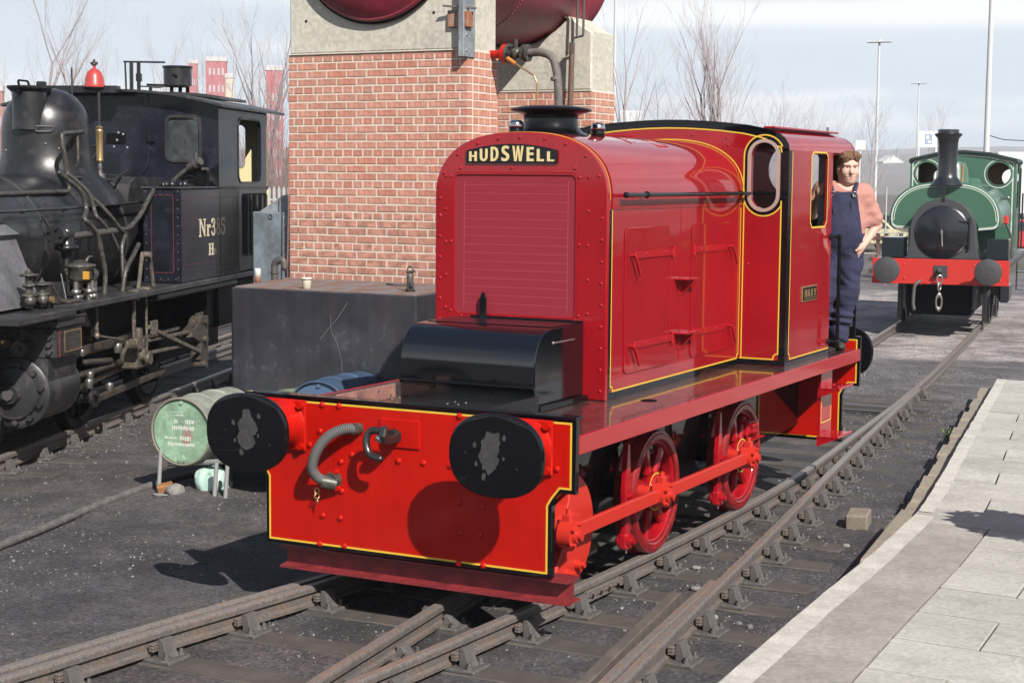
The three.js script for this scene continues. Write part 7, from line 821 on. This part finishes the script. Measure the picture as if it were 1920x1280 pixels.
// vehicles beyond the yard
function lorry(px, py0, d, len, ht, ry, label, blue) { const p = foot(px, d), o = thing('box_lorry', label, 'lorry', p, ry); inv.delete(o); const y1 = topY(py0, d) - GY; part('body', B(-len / 2, len / 2, 0.9, y1, -1.2, 1.2, 0.05), M([0.74, 0.75, 0.76], 0.5), o); if (blue) part('blue_panel', B(-len * 0.1, len * 0.5, y1 - 1.3, y1 - 0.5, 1.2, 1.215, 0.002), M([0.16, 0.36, 0.62], 0.5), o); const c = part('cab', ext([[-len / 2 - 0.1, 0.6], [-len / 2 - 1.9, 0.6], [-len / 2 - 1.9, 1.6], [-len / 2 - 1.5, 2.6], [-len / 2 - 0.1, 2.6]].reverse(), -1.1, 1.1, 'z'), M([0.6, 0.6, 0.62], 0.4), o); part('window', B(-len / 2 - 1.4, -len / 2 - 0.5, 1.7, 2.4, 1.1, 1.11, 0.002), M([0.03, 0.035, 0.04], 0.1), c); for (const x of [-len / 2 - 1, -len / 2 + 1.2, len / 2 - 1]) for (const z of [-1, 1]) part('wheel', cyl([x, 0.5, z * 1.05 - 0.12], [x, 0.5, z * 1.05 + 0.12], 0.5, 0.5, 18), mt.sootD, o); }
lorry(1950, 278, 100, 5.4, 3.6, 0.30, 'white box lorry with a blue panel at the right margin behind the green cab', true);
lorry(1182, 209, 66, 0.9, 3.0, 0.35, 'white van roof with dark mirror showing just above the red cab roof', false);
{ const p = foot(1893, 64), c = thing('parked_car', 'red car parked beyond the green engine, seen through and beside its cab', 'car', p, 0.9); inv.delete(c); const cp = M([0.50, 0.03, 0.045], 0.3, GLOSS); const y = 0.0; part('body', smooth(ext([[-2, 0.3], [2, 0.3], [2.05, 0.75], [1.3, 0.9], [0.8, 1.35], [-0.9, 1.38], [-1.5, 0.95], [-2.05, 0.85]], -0.8, 0.8, 'z', [], 0.06), 0.5), cp, c); for (const s of [-1, 1]) part('window', ext([[-1.25, 0.95], [1.05, 0.93], [0.72, 1.28], [-0.85, 1.30]], s > 0 ? 0.8 : -0.81, s > 0 ? 0.81 : -0.8, 'z'), M([0.03, 0.035, 0.04], 0.08), c); for (const x of [-1.25, 1.3]) for (const s of [-1, 1]) { const w = part('wheel', cyl([x, 0.31, s * 0.68], [x, 0.31, s * 0.84], 0.31, 0.31, 24), mt.sootD, c); part('hub_cap', cyl([x, 0.31, s * 0.84], [x, 0.31, s * 0.85], 0.18, 0.17, 18), mt.steel, w); } part('bumper', [B(1.98, 2.12, 0.35, 0.5, -0.75, 0.75, 0.03), B(-2.12, -1.98, 0.38, 0.52, -0.75, 0.75, 0.03)], mt.sootD, c); }
{ const d = 70, cs = [[1628, 0.16, 0.30, [0.06, 0.16, 0.12], 'small green parked car by the lamp post right of the man’s head', 0.2], [1612, 0.3, 0.3, [0.60, 0.58, 0.36], 'small cream parked car just behind the man’s head', 0.1]]; for (const [px, a, b, col, lab, ry] of cs) { const c = thing('parked_car', lab, 'car', foot(px, d + (col[0] > 0.3 ? -4 : 6)), 0.5 + ry); inv.delete(c); part('body', smooth(ext([[-1.8, 0.3], [1.8, 0.3], [1.85, 0.75], [1.2, 0.9], [0.7, 1.32], [-0.9, 1.34], [-1.4, 0.95], [-1.85, 0.85]], -0.75, 0.75, 'z', [], 0.06), 0.5), M(col, 0.3, GLOSS), c); for (const s of [-1, 1]) part('window', ext([[-1.2, 0.95], [1.0, 0.93], [0.66, 1.25], [-0.85, 1.27]], s > 0 ? 0.75 : -0.76, s > 0 ? 0.76 : -0.75, 'z'), M([0.03, 0.035, 0.04], 0.08), c); for (const x of [-1.15, 1.2]) for (const s of [-1, 1]) part('wheel', cyl([x, 0.3, s * 0.62], [x, 0.3, s * 0.78], 0.3, 0.3, 18), mt.sootD, c); } }
// fences
{ const d = 34, a = at(480, 400, d), b = at(548, 400, d), o = thing('palisade_fence', 'pale steel palisade fence between the black cab and the brick pier', 'fence', [(a.x + b.x) / 2, GY, (a.z + b.z) / 2], 0.5); inv.delete(o); const h = topY(352, d) - GY, g = fin(ext([[-0.028, 0], [0.028, 0], [0.028, h - 0.06], [0, h], [-0.028, h - 0.06]], -0.004, 0.004)), m = M([0.42, 0.42, 0.40], 0.6); for (let x = -1.0; x < 1.0; x += 0.10) { const p = new THREE.Mesh(g, m); p.name = numbered('pale'); p.position.x = x; p.castShadow = p.receiveShadow = true; o.add(p); } part('rail', B(-1.05, 1.05, 0.35, 0.39, -0.03, -0.006, 0.003), m, o); part('rail', B(-1.05, 1.05, h - 0.3, h - 0.26, -0.03, -0.006, 0.003), m, o); part('post', B(-1.1, -1.04, 0, h - 0.1, -0.07, 0.0, 0.003), m, o); }
{ const d = 48, o = thing('timber_fence', 'weathered red-brown timber fence behind the man’s shoulder', 'fence', foot(1664, d), 0.48); inv.delete(o); const m = M([0.16, 0.075, 0.06], 0.85, { map: re(T.wood, 1) }), h = topY(432, d) - GY; for (const x of [-0.24, 0.0, 0.42]) part('post', B(x - 0.05, x + 0.05, 0, h, -0.05, 0.05, 0.01), m, o); for (const y of [0.2, 0.55, h - 0.14]) part('rail', B(-0.5, 0.75, y - 0.06, y + 0.06, 0.05, 0.085, 0.006), m, o); part('pale_post', B(0.14, 0.2, 0, h * 0.62, 0.1, 0.16, 0.006), M([0.5, 0.45, 0.32], 0.8), o); }
{ const d = 48, o = thing('post_and_rail', 'thin grey posts with two rails crossing behind the man’s arm', 'fence', foot(1655, d), 0.48); inv.delete(o); const m = M([0.46, 0.45, 0.43], 0.7); for (const x of [-0.9, 0.1, 1.1]) part('post', cyl([x, 0, 0], [x, topY(345, d) - GY, 0], 0.025), m, o); for (const y of [0.7, 1.3]) part('rail', cyl([-2.0, y, 0], [2.0, y, 0], 0.016), m, o); }
{ const o = struct('road', polyGeo([[at(1560, 372, 120), at(2050, 372, 120), at(2050, 372, 92), at(1560, 372, 92)].map(p => V(p.x, GY + 0.012, p.z))]), M([0.30, 0.29, 0.285], 0.9)); }
{ const d = 72, p = foot(1690, d), o = struct('earth_bank', tr(loft([[-14, -0.2, -2, 0.1], [-14, 0.9, 0, 0], [-14, -0.2, 3, 0]].length ? [[[-14, -0.2, 3], [-14, 0.9, 0.6], [-14, 0.9, -0.6], [-14, -0.2, -3]], [[-4, -0.2, 3], [-4, 1.1, 0.6], [-4, 1.0, -0.6], [-4, -0.2, -3]], [[14, -0.2, 3], [14, 0.8, 0.6], [14, 0.8, -0.6], [14, -0.2, -3]]] : []), p[0], GY, p[2], 0, 0.48, 0), M([0.19, 0.165, 0.13], 0.95, { map: re(T.mott, 0.4) })); }
{ // weeds at the platform foot
  const r = rng(61), g = []; for (const [x, z, n, s] of [[1.30, -9.6, 90, 0.12], [0.98, -12.0, 60, 0.10], [1.98, -4.6, 40, 0.06], [1.72, -6.2, 20, 0.05], [1.42, -8.6, 24, 0.06]]) for (let i = 0; i < n; i++) { const a = r() * 6.28, d = s * Math.sqrt(r()) * 1.6, px = x + Math.cos(a) * d, pz = z + Math.sin(a) * d, h = s * (0.3 + 0.6 * r()), la = r() * 6.28, w = 0.010; const b = V(px, GY, pz), t = V(px + Math.cos(la) * h * 0.7, GY + h, pz + Math.sin(la) * h * 0.7), q = V(-Math.sin(la) * w, 0, Math.cos(la) * w), m = b.clone().lerp(t, 0.55); m.y += h * 0.12; g.push(polyGeo([[b, m.clone().add(q), t], [b, t, m.clone().sub(q)]])); }
  tag(part('weeds', g, M([0.13, 0.22, 0.045], 0.8), null, STUFF), 'small tufts of green weeds at the foot of the platform', 'weeds'); }
{ // unseen tubbed bush, added right of the view to cast shade onto the platform
  const r = rng(81), g = [], o = thing('added_shrub_tub', 'evergreen bush in a tub, added outside the picture to throw shade on the platform', 'added_shrub', [4.5, 0.1, -2.6]);
  for (let i = 0; i < 1500; i++) { const a = r() * 6.28, b = Math.acos(2 * r() - 1), q = Math.cbrt(r()), k = i % 3; const c = V(4.5 + [0, 0.42, -0.35][k] + 0.42 * q * Math.cos(a) * Math.sin(b), 1.45 + [0.15, -0.05, -0.12][k] + 0.30 * q * Math.cos(b), -2.6 + [0, 0.25, -0.3][k] + 0.42 * q * Math.sin(a) * Math.sin(b)); const s = 0.05 + 0.04 * r(), d = V(Math.cos(a * 3), r() - 0.5, Math.sin(a * 3)).multiplyScalar(s), e = V(-Math.sin(a * 3), 0.4, Math.cos(a * 3)).multiplyScalar(s * 0.5); g.push(polyGeo([[c.clone().sub(d), c.clone().add(e), c.clone().add(d)], [c.clone().sub(d), c.clone().add(d), c.clone().sub(e)]])); }
  part('crown', g, M([0.06, 0.10, 0.035], 0.8), o); part('stem', [cyl([4.5, 0.5, -2.6], [4.5, 1.5, -2.6], 0.04), cyl([4.5, 1.0, -2.6], [4.9, 1.4, -2.4], 0.025), cyl([4.5, 1.0, -2.6], [4.2, 1.35, -2.85], 0.025)], mt.timber, o); part('tub', latheAt([[0.22, 0.1], [0.28, 0.6], [0.25, 0.6], [0.24, 0.52], [0, 0.52]], 4.5, 0, -2.6, 'y', 20), mt.timber, o);
}
{ // unseen greenery, added right of the view to darken what the red engine's side mirrors
  const r = rng(71), g = []; for (let i = 0; i < 5200; i++) { const z = lerp(-34, 7, r()), x = 8.0 + 1.3 * r(), y = GY + 1.9 * Math.pow(r(), 0.8), s = 0.10 + 0.12 * r(), a = r() * 6.28, b = r() * 3.1; const d = V(Math.cos(a) * Math.sin(b), Math.cos(b), Math.sin(a) * Math.sin(b)).multiplyScalar(s), e = V(-Math.sin(a), 0.2, Math.cos(a)).multiplyScalar(s * 0.6), c = V(x, y, z); g.push(polyGeo([[c.clone().sub(d), c.clone().add(e), c.clone().add(d)], [c.clone().sub(d), c.clone().add(d), c.clone().sub(e)]])); }
  tag(part('added_hedge', [...g, B(8.4, 8.9, GY, 1.35, -34, 7, 0.1)], M([0.06, 0.075, 0.035], 0.9), null, STUFF), 'dense dark greenery added outside the picture to darken the reflections in the red engine', 'added_hedge'); }
renderer.render(scene, camera);
